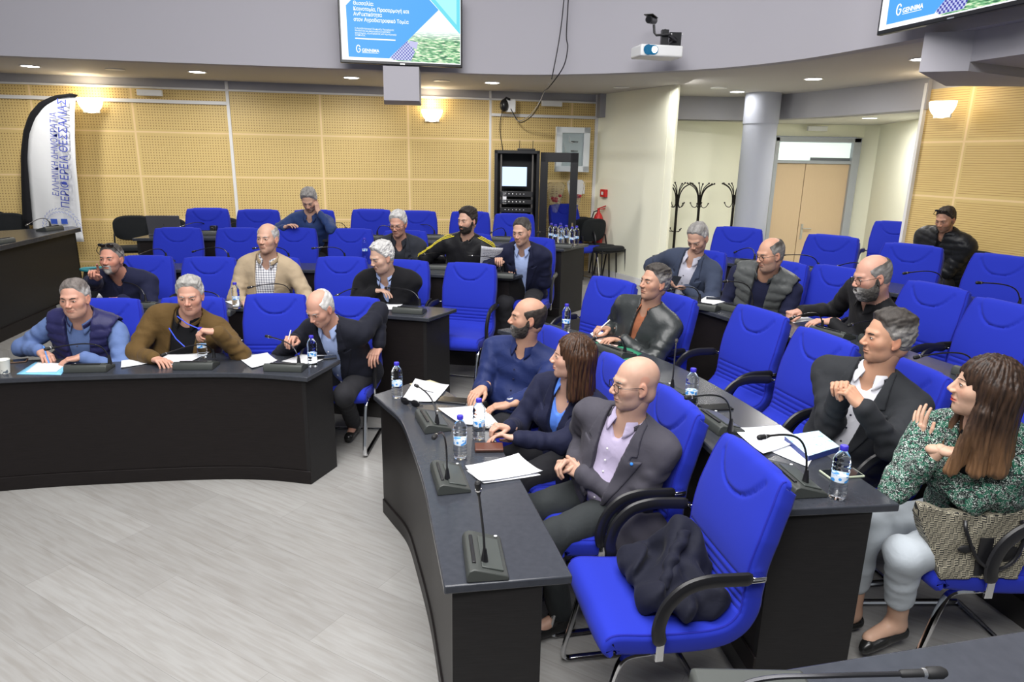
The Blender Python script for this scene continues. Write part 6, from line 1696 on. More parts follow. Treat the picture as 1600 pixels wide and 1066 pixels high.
def sheet(pts, z, label, m=paper, name='paper_sheet', th=0.0006, cat='paper', curl=0, group=None, lift=0.0008):
    "flat sheet whose corners the photograph shows at pts"
    P = [G(*p, z + lift) for p in pts]; c = sum(P, Vector()) / len(P)
    t = empty(name, c); mb = MB(); n = 8
    A, B_, C_, D_ = [p - c for p in P]
    rows = []
    for i in range(n + 1):
        u = i / n; row = []
        for j in range(n + 1):
            v = j / n; q = (A * (1 - u) + B_ * u) * (1 - v) + (D_ * (1 - u) + C_ * u) * v
            q.z += curl * (abs(v - 0.5) * 2) ** 3 + curl * 0.6 * (abs(u - 0.5) * 2) ** 3 + 0.0006; row.append(q)
        rows.append(row)
    mb.grid(rows); o = mb.build(name, m, None, solid=th); bpy.data.objects.remove(t); o.location = c
    return tag(o, label, cat, group)
# text lines on the printed sheets
printed = mat('printed_paper', (0.82, 0.83, 0.86), 0.8)
sheet([(190, 561), (241, 553), (248, 566), (189, 576)], T1, 'left white page of the open handout under the phone, front left desk', curl=0.004)
sheet([(243, 566), (262, 556), (328, 552), (282, 574)], T1, 'right white page of the open handout before the brown jacket', curl=0.006)
sheet([(371, 559), (418, 553), (434, 565), (394, 577)], T1, 'white sheet lying left of the black-suit microphone', curl=0.006)
sheet([(440, 566), (470, 555), (520, 556), (488, 570)], T1, 'white sheet behind the bottle of the man in the black suit', curl=0.004)
bl = mat('light_blue_folder', (0.22, 0.55, 0.80), 0.5)
sheet([(26, 585), (56, 566), (110, 570), (95, 586)], T1, 'light blue folder under the hands of the man in the quilted vest', bl, 'folder', 0.004, 'folder')
sheet([(40, 582), (60, 566), (104, 569), (88, 581)], T1, 'white notes on the light blue folder', paper, 'notepad', 0.004, 'paper', lift=0.006)
sheet([(352, 472), (380, 466), (398, 470), (372, 480)], T2, 'white papers beside the bottle under the beige jacket', curl=0.003)
sheet([(594, 473), (632, 474), (618, 484), (592, 484)], T2, 'white sheet between the crossed arms and the microphone', curl=0.002)
sheet([(144, 478), (158, 452), (170, 466), (176, 477)], T2, 'white sheet held beside the hand of the finger-raising man', curl=0.002)
sheet([(627, 627), (649, 593), (702, 603), (680, 629)], T1, 'white sheet under the microphone at the far end of the front right desk', curl=0.004, lift=0.005)
kraft = mat('cream_envelope', (0.62, 0.55, 0.36), 0.8)
sheet([(640, 600), (672, 594), (699, 604), (660, 618)], T1, 'cream envelope under the farthest white sheet on the front right desk', kraft, 'envelope', 0.002, 'envelope')
sheet([(684, 640), (720, 665), (778, 664), (754, 634)], T1, 'white papers held down by the woman in the navy blazer', curl=0.006, lift=0.002)
sheet([(727, 733), (810, 713), (848, 741), (752, 757)], T1, 'white stapled handout nearest on the front right desk', curl=0.010, lift=0.003)
sheet([(729, 737), (806, 716), (845, 744), (756, 757)], T1, 'lower page of the nearest stapled handout', curl=0.003)
sheet([(922, 522), (932, 516), (962, 527), (948, 545)], T2, 'white pages under the pen of the man in leather', curl=0.002)
sheet([(930, 535), (955, 530), (1003, 553), (968, 568)], T2, 'green folder under the notes of the man in leather', mat('green_folder', (0.03, 0.22, 0.12), 0.5), 'folder', 0.003, 'folder')
sheet([(926, 528), (945, 520), (975, 532), (955, 550)], T2, 'pinkish notebook on the green folder', mat('pink_paper', (0.70, 0.52, 0.46), 0.8), 'notebook', 0.006, 'notebook', lift=0.008)
sheet([(1091, 471), (1106, 462), (1140, 470), (1112, 477)], T3, 'white sheet under the black phone on the third right desk', curl=0.001)
sheet([(1144, 672), (1219, 668), (1255, 690), (1192, 713)], T2, 'white papers under the microphone left of the blue booklet', curl=0.008, lift=0.004)
sheet([(1190, 700), (1235, 692), (1270, 716), (1262, 731)], T2, 'white page slipped under the blue booklet', curl=0.002)
sheet([(1226, 497), (1250, 492), (1275, 500), (1240, 505)], T3, 'white paper between the hands of the bearded man', curl=0.001)
# the sheet held by the reading man
c = GY(768, 404, 6.42); mb = MB(); rows = []
for i in range(9):
    row = []
    for j in range(9):
        u, v = i / 8 - 0.5, j / 8 - 0.5
        row.append(Vector((u * 0.205, 0.03 * (u * 2) ** 2 - 0.16 * v, v * 0.25 - 0.02 * (u + .5))))
    rows.append(row)
mb.grid(rows); lines = mat('printed_sheet_grey', (0.60, 0.60, 0.65), 0.8)
nt, nd, lk, b = nodes(lines); tc = N(nt, 'ShaderNodeTexCoord'); sp = N(nt, 'ShaderNodeSeparateXYZ'); lk.new(tc.outputs['Object'], sp.inputs[0])
l_ = mth(nt, 'GREATER_THAN', mth(nt, 'FRACT', mth(nt, 'MULTIPLY', sp.outputs[2], 60)), 0.62); n_ = N(nt, 'ShaderNodeTexNoise'); n_.inputs['Scale'].default_value = 150; lk.new(tc.outputs['Object'], n_.inputs['Vector'])
l_ = mth(nt, 'MULTIPLY', l_, mth(nt, 'GREATER_THAN', n_.outputs['Fac'], 0.45)); l_ = mth(nt, 'MULTIPLY', l_, mth(nt, 'LESS_THAN', mth(nt, 'ABSOLUTE', sp.outputs[0]), 0.085))
lk.new(mixc(nt, l_, (0.70, 0.70, 0.75), (0.22, 0.22, 0.26)), b.inputs['Base Color'])
o = mb.build('paper_sheet', lines, None, solid=0.0006); o.location = c; o.rotation_euler = (0, 0, math.radians(8)); tag(o, 'printed sheet held up by the man in the navy suit', 'paper')

def phone(px, z, ang, label, sz=(0.075, 0.155, 0.009), col=None, rimc=None, tilt=None):
    t = empty('mobile_phone', G(*px, z), math.radians(ang)); tag(t, label, 'phone')
    mb = MB(); mb.box((0, 0, sz[2] / 2 + 0.0005), sz); mb.build('case', rimc or black_pl, t, bevel=0.003)
    mb = MB(); mb.box((0, 0, sz[2] + 0.0006), (sz[0] - 0.008, sz[1] - 0.010, 0.0008)); mb.build('screen', col or mat('phone_screen', (0.01, 0.012, 0.016), 0.06), t)
    if tilt: t.rotation_euler = tilt
    return t
phone((239, 556), T1, 60, 'dark phone lying on the open handout before the brown jacket')
phone((508, 560), T1, -70, 'dark phone right of the bottle before the black suit')
phone((21, 566), T1, -65, 'brown-cased phone behind the paper cup', rimc=mat('brown_case', (0.09, 0.05, 0.03), 0.5))
phone((708, 627), T1, 80, 'large black phone near the hand of the man in the navy shirt', (0.09, 0.17, 0.009))
phone((766, 668), T1, 82, 'dark phone under the papers of the woman in the navy blazer')
phone((1118, 638), T2, 100, 'dark phone with glossy screen behind the bottle on the second right desk', (0.08, 0.16, 0.009))
phone((1315, 742), T2, 100, 'phone with pale rim lying behind the large bottle', rimc=mat('pale_rim', (0.45, 0.5, 0.38), 0.4))
phone((1119, 468), T3, 75, 'black phone on the white sheet, third right desk')
p_ = P_Q['arms'][0]; M_ = P_Q['t'].matrix_world
pw = M_ @ Vector(tuple((P_Q['arms'][0]['wr'] + P_Q['arms'][1]['wr']) / 2 + (P_Q['arms'][0]['fd'] + P_Q['arms'][1]['fd']) * 0.05))
t = phone((1055, 444), T3, 0, 'black phone held in both hands by the man in the slate blazer', tilt=(math.radians(40), 0, math.radians(-40)))
t.location = GY(1053, 443, pw.y - 0.03)
# paper cup
t = empty('paper_cup', G(8, 583, T1)); tag(t, 'white patterned paper cup at the left edge of the front desk', 'cup')
mb = MB(); mb.lathe([(0.026, 0.0005), (0.027, 0.001), (0.036, 0.085), (0.0375, 0.087), (0.036, 0.089), (0.0345, 0.086), (0.026, 0.01)], 24)
cup = mat('cup_print', (0.8, 0.8, 0.76), 0.6); nt, nd, lk, b = nodes(cup); tc = N(nt, 'ShaderNodeTexCoord'); n_ = N(nt, 'ShaderNodeTexNoise'); n_.inputs['Scale'].default_value = 35; lk.new(tc.outputs['Object'], n_.inputs['Vector'])
sp = N(nt, 'ShaderNodeSeparateXYZ'); lk.new(tc.outputs['Object'], sp.inputs[0])
lk.new(mixc(nt, mth(nt, 'MULTIPLY', mth(nt, 'GREATER_THAN', n_.outputs['Fac'], 0.6), mth(nt, 'LESS_THAN', sp.outputs[2], 0.06)), (0.8, 0.8, 0.74), (0.12, 0.15, 0.18)), b.inputs['Base Color'])
mb.build('cup_wall', cup, t)
# pens
def pen(a, b_, label, m, r=0.0042):
    o0 = (a + b_) / 2; mb = MB(); d = (b_ - a).normalized(); mb.tube([a - o0, a - o0 + d * 0.012, b_ - o0], [0.0012, r, r], 10); o = mb.build('ballpoint_pen', m); o.location = o0; return tag(o, label, 'pen')
pm = P_A['t'].matrix_world; a_ = P_A['arms'][0]; h0 = pm @ Vector(tuple(a_['wr'] + a_['fd'] * 0.10 + np.array([0, 0, -0.02])))
pen(h0 + Vector((0.02, -0.02, -0.045)), h0 + Vector((-0.03, 0.02, 0.09)), 'blue and white pen in the hand of the man in the quilted vest', mat('blue_pen', (0.1, 0.3, 0.8), 0.3))
a_ = P_N['arms'][0]; h0 = P_N['t'].matrix_world @ Vector(tuple(a_['wr'] + a_['fd'] * 0.10))
pen(h0 + Vector((-0.03, -0.02, -0.05)), h0 + Vector((0.09, 0.0, 0.06)), 'white pen in the hand of the man in the leather jacket', white_pl)
pen(G(658, 609, T1 + 0.012), G(678, 614, T1 + 0.012), 'silver pen lying on the farthest white sheet of the right desk', steel)
a_ = P_C['arms'][0]; h0 = P_C['t'].matrix_world @ Vector(tuple(a_['wr'] + a_['fd'] * 0.09))
pen(h0 + Vector((-0.02, -0.03, -0.07)), h0 + Vector((0.01, 0.0, 0.05)), 'pale pen in the hand of the man in the black suit', white_pl)
# folded glasses cord of the man in brown: two blue arms
a_ = P_B['arms'][1]; h0 = P_B['t'].matrix_world @ Vector(tuple(a_['wr'] + a_['fd'] * 0.09))
t = empty('reading_glasses', h0); tag(t, 'blue-armed reading glasses dangling from the hand over the black shirt', 'glasses')
for (p, q_) in (((-0.01, 0.0, 0.01), (-0.13, -0.03, 0.10)), ((-0.09, -0.05, -0.10), (-0.19, -0.03, 0.02))):
    mb = MB(); mb.tube([Vector(p), (Vector(p) + Vector(q_)) / 2 + Vector((-0.008, 0, -0.008)), Vector(q_)], 0.0035, 8); mb.build('temple_arm', mat('royal_blue_acetate', (0.03, 0.08, 0.75), 0.3), t)
# sunglasses on desks
def shades(px, z, ang, label):
    t = empty('sunglasses', G(*px, z), math.radians(ang)); tag(t, label, 'sunglasses')
    for sx in (-1, 1):
        mb = MB(); mb.ball((sx * 0.036, 0, 0.020), (0.031, 0.007, 0.021), 14); mb.build('lens', lens_dark, t)
        mb = MB(); mb.tube([(sx * 0.066, 0.0, 0.03), (sx * 0.062, -0.02, 0.024), (-sx * 0.02, -0.032, 0.008), (-sx * 0.06, -0.036, 0.004)], 0.0028, 6); mb.build('temple_arm', glass_frame, t)
    mb = MB(); mb.tube([(-0.01, 0, 0.028), (0.01, 0, 0.028)], 0.003, 6); mb.build('bridge', glass_frame, t)
shades((641, 634), T1, 150, 'folded black sunglasses by the far microphone of the front right desk')
shades((957, 540), T2 + 0.004, 160, 'black sunglasses lying on the green folder')
# brown wallet
t = empty('wallet', G(764, 702, T1), math.radians(4)); tag(t, 'closed brown leather wallet beside the bottles', 'wallet')
wal = mat('brown_leather', (0.10, 0.035, 0.022), 0.4, bump=0.2, bscale=200)
mb = MB(); mb.box((0, 0, 0.009), (0.135, 0.085, 0.017)); mb.build('wallet_body', wal, t, bevel=0.005, seg=3)
mb = MB(); mb.box((0, -0.0435, 0.009), (0.125, 0.001, 0.003)); mb.build('wallet_edge', black_soft, t)
# blue booklet
pts = [G(1225, 690, T2), G(1278, 682, T2), G(1310, 707, T2), G(1262, 722, T2)]; c = sum(pts, Vector()) / 4
t = empty('booklet', c); tag(t, 'thick booklet with pale blue cover on the second right desk', 'book')
A_, B2_, C2_, D2_ = [p - c for p in pts]
mb = MB(); mb.prism([(p.x, p.y) for p in (A_, B2_, C2_, D2_)], 0.001, 0.026); mb.build('page_block', mat('navy_book_edge', (0.03, 0.05, 0.22), 0.5), t)
cv = mat('pale_blue_cover', (0.55, 0.74, 0.88), 0.45); nt, nd, lk, b = nodes(cv); tc = N(nt, 'ShaderNodeTexCoord'); n_ = N(nt, 'ShaderNodeTexNoise'); n_.inputs['Scale'].default_value = 60; n_.inputs['Detail'].default_value = 4; lk.new(tc.outputs['Object'], n_.inputs['Vector'])
lk.new(mixc(nt, mth(nt, 'GREATER_THAN', n_.outputs['Fac'], 0.60), (0.60, 0.80, 0.92), (0.30, 0.52, 0.72)), b.inputs['Base Color'])
mb = MB(); mb.prism([(p.x * 1.01, p.y * 1.01) for p in (A_, B2_, C2_, D2_)], 0.026, 0.028); mb.build('cover', cv, t)
# laptop on the back left desk
base_ = G(258, 368, T4); t = empty('laptop', base_, math.radians(12)); tag(t, 'open dark grey laptop seen from behind on the back left desk', 'laptop')
lapm = mat('laptop_grey', (0.10, 0.10, 0.115), 0.4, 0.4)
mb = MB(); mb.box((0, 0.12, 0.009), (0.35, 0.24, 0.016)); mb.build('keyboard_deck', lapm, t, bevel=0.004)
mb = MB(); mb.box((0, 0, 0.115), (0.35, 0.010, 0.225), R=Matrix.Rotation(math.radians(12), 3, 'X')); ld = mb.build('lid', lapm, t, bevel=0.004)
mb = MB(); mb.ball((0, -0.004, 0.12), (0.008, 0.004, 0.008), 10); mb.build('lid_badge', black_pl, ld)
# camera bodies and cables on the back left desk
t = empty('camera_gear', G(335, 366, T4)); tag(t, 'small black camera standing by the bottle on the back left desk', 'camera')
mb = MB(); mb.box((0, 0, 0.05), (0.075, 0.06, 0.10)); mb.build('camera_body', black_pl, t, bevel=0.008)
mb = MB(); mb.lathe([(0.024, 0), (0.026, 0.02), (0.022, 0.03)], 16, (0, -0.03, 0.06), Matrix.Rotation(PI / 2, 3, 'X')); mb.build('camera_lens', black_soft, t)
t = empty('mixing_console', G(364, 362, T4), math.radians(5)); tag(t, 'small black and white audio box beside the camera', 'audio box')
mb = MB(); mb.box((0, 0, 0.022), (0.26, 0.13, 0.042)); mb.build('case', black_pl, t, bevel=0.006)
for k in range(5): mb = MB(); mb.box((-0.09 + 0.045 * k, -0.03, 0.046), (0.022, 0.05, 0.006)); mb.build('fader_strip', white_pl, t)
mb = MB(); r_ = [G(497 + 5.5 * math.cos(a), 350 + 3.5 * math.sin(a), T4 + 0.02) for a in [k * 0.5 for k in range(24)]]
c0 = r_[0].copy(); mb.tube([p - c0 for p in r_], 0.003, 6); o = mb.build('charging_cable', white_pl); o.location = c0; tag(o, 'white coiled cable near the elbow of the man resting his head', 'cable')
# dark coat on the nearest chair
def coat():
    ch = CHAIRS['g1']; base, az = ch; t = empty('folded_coat', base, az - PI / 2); tag(t, 'crumpled dark navy coat on the nearest blue chair', 'coat')
    def f(p):
        x, y, z = p
        d = ell(p, (-0.03, -0.04, 0.545), (0.185, 0.155, 0.080))
        d = smin(d, ell(p, (0.05, -0.12, 0.60), (0.13, 0.09, 0.09)), 0.05)
        d = smin(d, ell(p, (-0.10, 0.04, 0.55), (0.10, 0.08, 0.055)), 0.03)
        d = smin(d, ell(p, (0.10, 0.06, 0.57), (0.075, 0.07, 0.055)), 0.02)
        d = smin(d, cap(p, (-0.02, -0.05, 0.62), (0.06, -0.13, 0.70), 0.055, 0.045), 0.03)
        d = smin(d, cap(p, (-0.18, -0.05, 0.52), (-0.16, -0.18, 0.55), 0.045, 0.04), 0.03)
        fo = np.sin(28 * x + 2.6 * np.sin(17 * y + 9 * z) + 1.5 * np.sin(20 * z)) * 0.012 + np.sin(55 * y + 2.0 * np.sin(24 * x) + 16 * z) * 0.007
        d = d * 0.8 - fo
        return np.maximum(d, 0.484 - z)
    V, F = snets(f, (-0.32, -0.30, 0.46), (0.30, 0.22, 0.80), 0.007)
    np_mesh('coat_body', V, F, fabric('navy_coat', (0.007, 0.008, 0.018), 0.75, 0.3, 60), t)
    def f2(p):
        x, y, z = p; pts = [(-0.13, 0.02, 0.60), (-0.06, -0.03, 0.655), (0.01, -0.10, 0.70), (0.06, -0.15, 0.69)]
        d = None
        for a, b_ in zip(pts[:-1], pts[1:]):
            q = cap(p, a, b_, 0.022, 0.024); d = q if d is None else smin(d, q, 0.01)
        return d - 0.004 * np.sin(90 * x + 60 * z)
    V, F = snets(f2, (-0.18, -0.22, 0.55), (0.12, 0.08, 0.75), 0.006); np_mesh('coat_belt', V, F, MATS['navy_coat'], t)
coat()
# second coat between the bald man's chair and the next
def coat2():
    base, az = CHAIRS['g2']; t = empty('hanging_jacket', base, az - PI / 2); tag(t, 'dark grey jacket tails hanging over the chair side of the bald man', 'coat')
    def f(p):
        x, y, z = p
        d = ell(p, (-0.245, -0.12, 0.43), (0.022, 0.15, 0.17)); return d - 0.006 * np.sin(50 * y + 2 * np.sin(20 * z))
    V, F = snets(f, (-0.30, -0.30, 0.22), (-0.19, 0.08, 0.66), 0.008); np_mesh('jacket_cloth', V, F, c_greysuit, t)
coat2()
# handbag by the dark-haired woman
def handbag():
    base, az = CHAIRS['h1']; t = empty('handbag', base + Vector((math.cos(az), math.sin(az), 0)) * 0.10, az - PI / 2); tag(t, 'black and beige woven-pattern handbag on the chair beside the pale jeans', 'handbag')
    bag = mat('woven_monogram', (0.25, 0.23, 0.18), 0.6); nt, nd, lk, b = nodes(bag)
    tc = N(nt, 'ShaderNodeTexCoord'); mp = N(nt, 'ShaderNodeMapping'); mp.inputs['Rotation'].default_value = (0, math.radians(35), math.radians(90)); lk.new(tc.outputs['Object'], mp.inputs[0])
    sp = N(nt, 'ShaderNodeSeparateXYZ'); lk.new(mp.outputs[0], sp.inputs[0])
    # basket weave of short bars
    U_ = mth(nt, 'MULTIPLY', mth(nt, 'ADD', sp.outputs[0], 5), 66); W_ = mth(nt, 'MULTIPLY', mth(nt, 'ADD', sp.outputs[2], 5), 66)
    chk = mth(nt, 'MODULO', mth(nt, 'ADD', mth(nt, 'FLOOR', U_), mth(nt, 'FLOOR', W_)), 2.0)
    b1 = mth(nt, 'GREATER_THAN', mth(nt, 'FRACT', mth(nt, 'MULTIPLY', U_, 3)), 0.5); b2_ = mth(nt, 'GREATER_THAN', mth(nt, 'FRACT', mth(nt, 'MULTIPLY', W_, 3)), 0.5)
    bars = mth(nt, 'ADD', mth(nt, 'MULTIPLY', chk, b1), mth(nt, 'MULTIPLY', mth(nt, 'SUBTRACT', 1.0, chk), b2_))
    lk.new(mixc(nt, bars, (0.012, 0.012, 0.012), (0.36, 0.33, 0.25)), b.inputs['Base Color'])
    X0 = -0.205
    def f(p):
        x, y, z = p; zz = z - 0.475; hw = 0.145 + 0.10 * np.clip(zz / 0.24, 0, 1)
        d = np.maximum(np.abs(y - 0.02) - hw, np.abs(x - X0 + 0.0 * zz) - (0.055 - 0.042 * np.clip(zz / 0.25, 0, 1)))
        d = np.maximum(d, np.maximum(-zz, zz - 0.235 - 0.04 * ((y - 0.02) / 0.24) ** 2))
        return d + 0.012 - 0.012 - 0.004 * wob(p, 24, 1)
    V, F = snets(lambda p: f(p) - 0.004, (-0.31, -0.27, 0.46), (-0.11, 0.31, 0.78), 0.006)
    bd = np_mesh('bag_body', V, F, bag, t)
    for sx in (-1, 1):
        x = X0 + sx * 0.03
        pts = catmull([(x, 0.10, 0.70), (x + sx * 0.02, 0.10, 0.66), (x + sx * 0.035, 0.05, 0.56), (x + sx * 0.04, -0.02, 0.52), (x + sx * 0.035, -0.09, 0.56), (x + sx * 0.02, -0.12, 0.66), (x, -0.11, 0.70)], 6)
        mb = MB(); mb.tube(pts, 0.007, 8); mb.build('bag_handle', black_pl, t)
    mb = MB(); mb.tube(catmull([(X0, 0.255, 0.742), (X0, 0.13, 0.712), (X0, 0.02, 0.705), (X0, -0.10, 0.712), (X0, -0.215, 0.742)], 6), 0.008, 8); mb.build('bag_trim', black_pl, t)
    mb = MB(); mb.box((X0 - 0.052, 0.02, 0.56), (0.006, 0.05, 0.16)); mb.build('bag_strap', black_pl, t)
    # round-horse emblem in black with pale outline, plain stand-in shapes
    mb = MB(); mb.ball((X0 - 0.052, -0.07, 0.575), (0.006, 0.055, 0.032), 16); mb.build('bag_emblem', black_soft, t); mb = MB(); mb.ball((X0 - 0.052, 0.09, 0.595), (0.006, 0.035, 0.016), 12); mb.build('bag_emblem', black_soft, t)
handbag()

# ------------------------------------------------------------------ screens
def text_obj(name, body, size, m, parent, loc, align='LEFT', ext=0.0004, bold=0.0, rot=(0, 0, 0), sx=1.0):
    c = bpy.data.curves.new(name, 'FONT'); c.body = body; c.resolution_u = 6; c.size = size; c.align_x = align; c.extrude = ext; c.offset = bold
    c.materials.append(m); o = bpy.data.objects.new(name, c); COL.objects.link(o); o.parent = parent; o.location = loc; o.rotation_euler = rot; o.scale = (sx, 1, 1)
    bpy.context.view_layer.update(); me = bpy.data.meshes.new_from_object(o.evaluated_get(bpy.context.evaluated_depsgraph_get())); bpy.data.objects.remove(o)
    o = bpy.data.objects.new(name, me); COL.objects.link(o); o.parent = parent; o.location = loc; o.rotation_euler = rot; o.scale = (sx, 1, 1)
    return o
def em(name, col, s=1.0): return mat(name, (0, 0, 0), 0.3, spec=0.1, emis=(col, s))
em_w, em_b, em_c, em_c2 = em('screen_white', (0.95, 0.95, 1.0), 1.1), em('screen_blue', (0.09, 0.37, 0.86), 1.0), em('screen_teal', (0.16, 0.66, 0.78), 1.0), em('screen_aqua', (0.38, 0.84, 0.86), 1.0)
em_f = mat('screen_field_photo', (0, 0, 0), 0.3, emis=((1, 1, 1), 1.0)); nt, nd, lk, b = nodes(em_f)
tc = N(nt, 'ShaderNodeTexCoord'); mp = N(nt, 'ShaderNodeMapping'); mp.inputs['Rotation'].default_value = (0, 0, 0.5); mp.inputs['Scale'].default_value = (9, 45, 1); lk.new(tc.outputs['Object'], mp.inputs[0])
n1 = N(nt, 'ShaderNodeTexNoise'); n1.inputs['Scale'].default_value = 1.6; n1.inputs['Detail'].default_value = 5; lk.new(mp.outputs[0], n1.inputs['Vector'])
rp = N(nt, 'ShaderNodeValToRGB'); e_ = rp.color_ramp.elements; e_[0].position = 0.36; e_[0].color = (0.02, 0.09, 0.05, 1); e_[1].position = 0.62; e_[1].color = (0.85, 0.92, 0.66, 1); q_ = e_.new(0.5); q_.color = (0.18, 0.48, 0.22, 1)
lk.new(n1.outputs['Fac'], rp.inputs[0]); sp = N(nt, 'ShaderNodeSeparateXYZ'); lk.new(tc.outputs['Object'], sp.inputs[0])
skyf = mth(nt, 'MINIMUM', mth(nt, 'MAXIMUM', mth(nt, 'MULTIPLY_ADD', sp.outputs[1], 9.0, -2.3), 0.0), 1.0)
lk.new(mixc(nt, skyf, rp.outputs[0], (0.85, 0.92, 0.92)), b.inputs['Emission Color'])
em_p = mat('screen_plaid', (0, 0, 0), 0.3, emis=((0.10, 0.10, 0.42), 1.0)); nt, nd, lk, b = nodes(em_p); tc = N(nt, 'ShaderNodeTexCoord'); ck = N(nt, 'ShaderNodeTexChecker'); ck.inputs['Scale'].default_value = 60; ck.inputs[1].default_value = (0.06, 0.06, 0.35, 1); ck.inputs[2].default_value = (0.5, 0.55, 0.8, 1); lk.new(tc.outputs['Object'], ck.inputs['Vector']); lk.new(ck.outputs['Color'], b.inputs['Emission Color'])
def tv(pl, pr, W, label, tilt=6):
    "pl, pr: lower corners in the room; W: width"
    H_ = W * 0.575; d = (pr - pl); d.z = 0; ang = math.atan2(d.y, d.x)
    t = empty('wall_screen', M=Matrix.Translation(pl) @ Matrix.Rotation(ang, 4, 'Z') @ Matrix.Rotation(math.radians(90 + tilt * 0), 4, 'X'))
    tag(t, label, 'screen', 'wall screens showing the same slide')
    # local: x right, y up, z towards the room
    mb = MB(); mb.box((W / 2, H_ / 2, -0.03), (W, H_, 0.045)); mb.build('housing', black_pl, t, bevel=0.006)
    iw, ih, ox, oy = W - 0.040, H_ - 0.050, 0.020, 0.030
    mb = MB(); mb.box((W / 2, oy + ih / 2, -0.006), (iw, ih, 0.002)); sc_ = mb.build('display', em_w, t)
    def pt(u, v): return (ox + iw * u, oy + ih * (1 - v))
    def poly(name, pts, m, z):
        mb = MB(); mb.prism([pt(*p) for p in pts], z, z + 0.0006); return mb.build(name, m, sc_, smooth=False)
    cu = lambda x, y: ((x - 200) / 1150, (y + 60) / 690)
    poly('slide_photo', [cu(655, 590), cu(1135, 100), cu(1345, 330), cu(1345, 622), cu(700, 622)], em_f, -0.0046)
    poly('slide_photo_shirt', [cu(655, 590), cu(830, 415), cu(900, 520), cu(860, 612), cu(690, 612)], em_p, -0.0040)
    poly('slide_photo_tablet', [cu(850, 415), cu(930, 425), cu(915, 498), cu(850, 470)], em('screen_tablet', (0.5, 0.5, 0.75)), -0.0038)
    poly('slide_panel', [cu(255, 108), cu(262, 600), cu(650, 600), cu(1135, 100), cu(985, -60), cu(410, -60)], em_b, -0.0042)
    poly('slide_corner', [cu(995, -60), cu(1345, 328), cu(1345, -60)], em_c, -0.0042)
    poly('slide_corner_light', [cu(1060, -45), cu(1310, 235), cu(1310, -45)], em_c2, -0.0036)
    poly('slide_rule', [cu(330, 412), cu(330, 424), cu(712, 424), cu(712, 412)], em_w, -0.0034)
    k = iw / 1150
    for y, s_ in ((98, 'Θεσσαλία:'), (150, 'Καινοτομία, Προσαρμογή και'), (200, 'Ανθεκτικότητα'), (252, 'στον Αγροδιατροφικό Τομέα')):
        x_, y_ = pt(*cu(322, y)); text_obj('slide_title', s_, 46 * k, em_w, sc_, (x_, y_, -0.003), bold=0.6 * k, sx=0.84)
    for y, s_ in ((328, 'Η Αγροδιατροφική Σύμπραξη Περιφέρειας'), (350, 'Θεσσαλίας και παρουσίαση αγροτικής'), (372, 'καινοτομίας, εξωστρέφειας και δημιουργικής'), (392, 'ανάπτυξης')):
        x_, y_ = pt(*cu(330, y)); text_obj('slide_text', s_, 21 * k, em_w, sc_, (x_, y_, -0.003), sx=0.88)
    x_, y_ = pt(*cu(388, 545)); text_obj('slide_logo_text', 'GENNIMA', 40 * k, em_w, sc_, (x_, y_, -0.003), bold=0.8 * k, sx=0.92)
    poly('slide_logo_rule', [cu(390, 552), cu(390, 556), cu(545, 556), cu(545, 552)], em_w, -0.0034)
    cx_, cy_ = pt(*cu(357, 518)); mb = MB(); pts = [(cx_ + 18 * k * math.cos(a), cy_ + 32 * k * math.sin(a), -0.003) for a in [0.5 + j * 5.6 / 22 for j in range(23)]]; pts += [(cx_ + 16 * k, cy_ + 0 * k, -0.003), (cx_ + 2 * k, cy_ + 1 * k, -0.003)]
    mb.tube(pts, 4 * k, 6); mb.build('slide_logo', em_w, sc_)
    mb = MB(); mb.box((W / 2, 0.010, -0.006), (0.05, 0.008, 0.003)); mb.build('badge', steel, t)
    mb = MB(); mb.box((W / 2, H_ / 2, -0.10), (0.4, 0.3, 0.10)); mb.build('wall_mount', black_pl, t)
    return t
tv(Vector((-1.853, 7.66, 3.03)), Vector((-0.59, 7.93, 3.03)), 1.29, 'wide wall screen at top centre showing a blue slide')
tv(Vector((2.66, 5.50, 3.02)), Vector((2.95, 4.38, 3.02)), 1.30, 'wall screen cut by the upper right corner showing the blue slide')
# projector, its bracket and a bullet camera on the gallery front
pj = GY(1032, 79, 7.15); t = empty('projector', pj, math.radians(12)); tag(t, 'white projector with glowing lens mounted on the gallery front', 'projector')
mb = MB(); mb.box((0.02, 0.14, 0), (0.44, 0.28, 0.11)); mb.build('projector_case', white_pl, t, bevel=0.018, seg=3)
mb = MB(); P_ = []; 
mb.lathe([(0.045, 0.0), (0.047, 0.004), (0.03, 0.006)], 24, (-0.13, -0.004, 0.003), Matrix.Rotation(PI / 2, 3, 'X')); mb.box((-0.10, -0.002, 0.003), (0.06, 0.006, 0.088)); mb.lathe([(0.044, 0.0), (0.044, 0.005)], 24, (-0.07, 0.0, 0.003), Matrix.Rotation(PI / 2, 3, 'X'))
mb.build('lens_window', mat('lens_window_blue', (0.01, 0.05, 0.10), 0.1, emis=((0.0, 0.12, 0.25), 0.6)), t)
mb = MB(); mb.ball((-0.065, -0.008, 0.006), (0.030, 0.006, 0.030), 16); mb.build('lens_light', em('projector_beam_lens', (0.75, 0.95, 1.0), 6), t)
mb = MB(); mb.box((0.243, 0.08, 0), (0.004, 0.07, 0.075)); mb.box((0.243, 0.19, 0), (0.004, 0.09, 0.075)); mb.build('vent_grille', mat('vent_grey', (0.28, 0.29, 0.24), 0.6), t)
t = empty('projector_bracket', pj + Vector((0.06, 0.15, 0.06))); tag(t, 'black arm bracket holding the projector to the wall', 'bracket')
mb = MB(); mb.box((0, 0, 0.07), (0.07, 0.07, 0.16)); mb.box((-0.02, 0, 0.004), (0.16, 0.10, 0.012)); mb.build('post', black_pl, t, bevel=0.004)
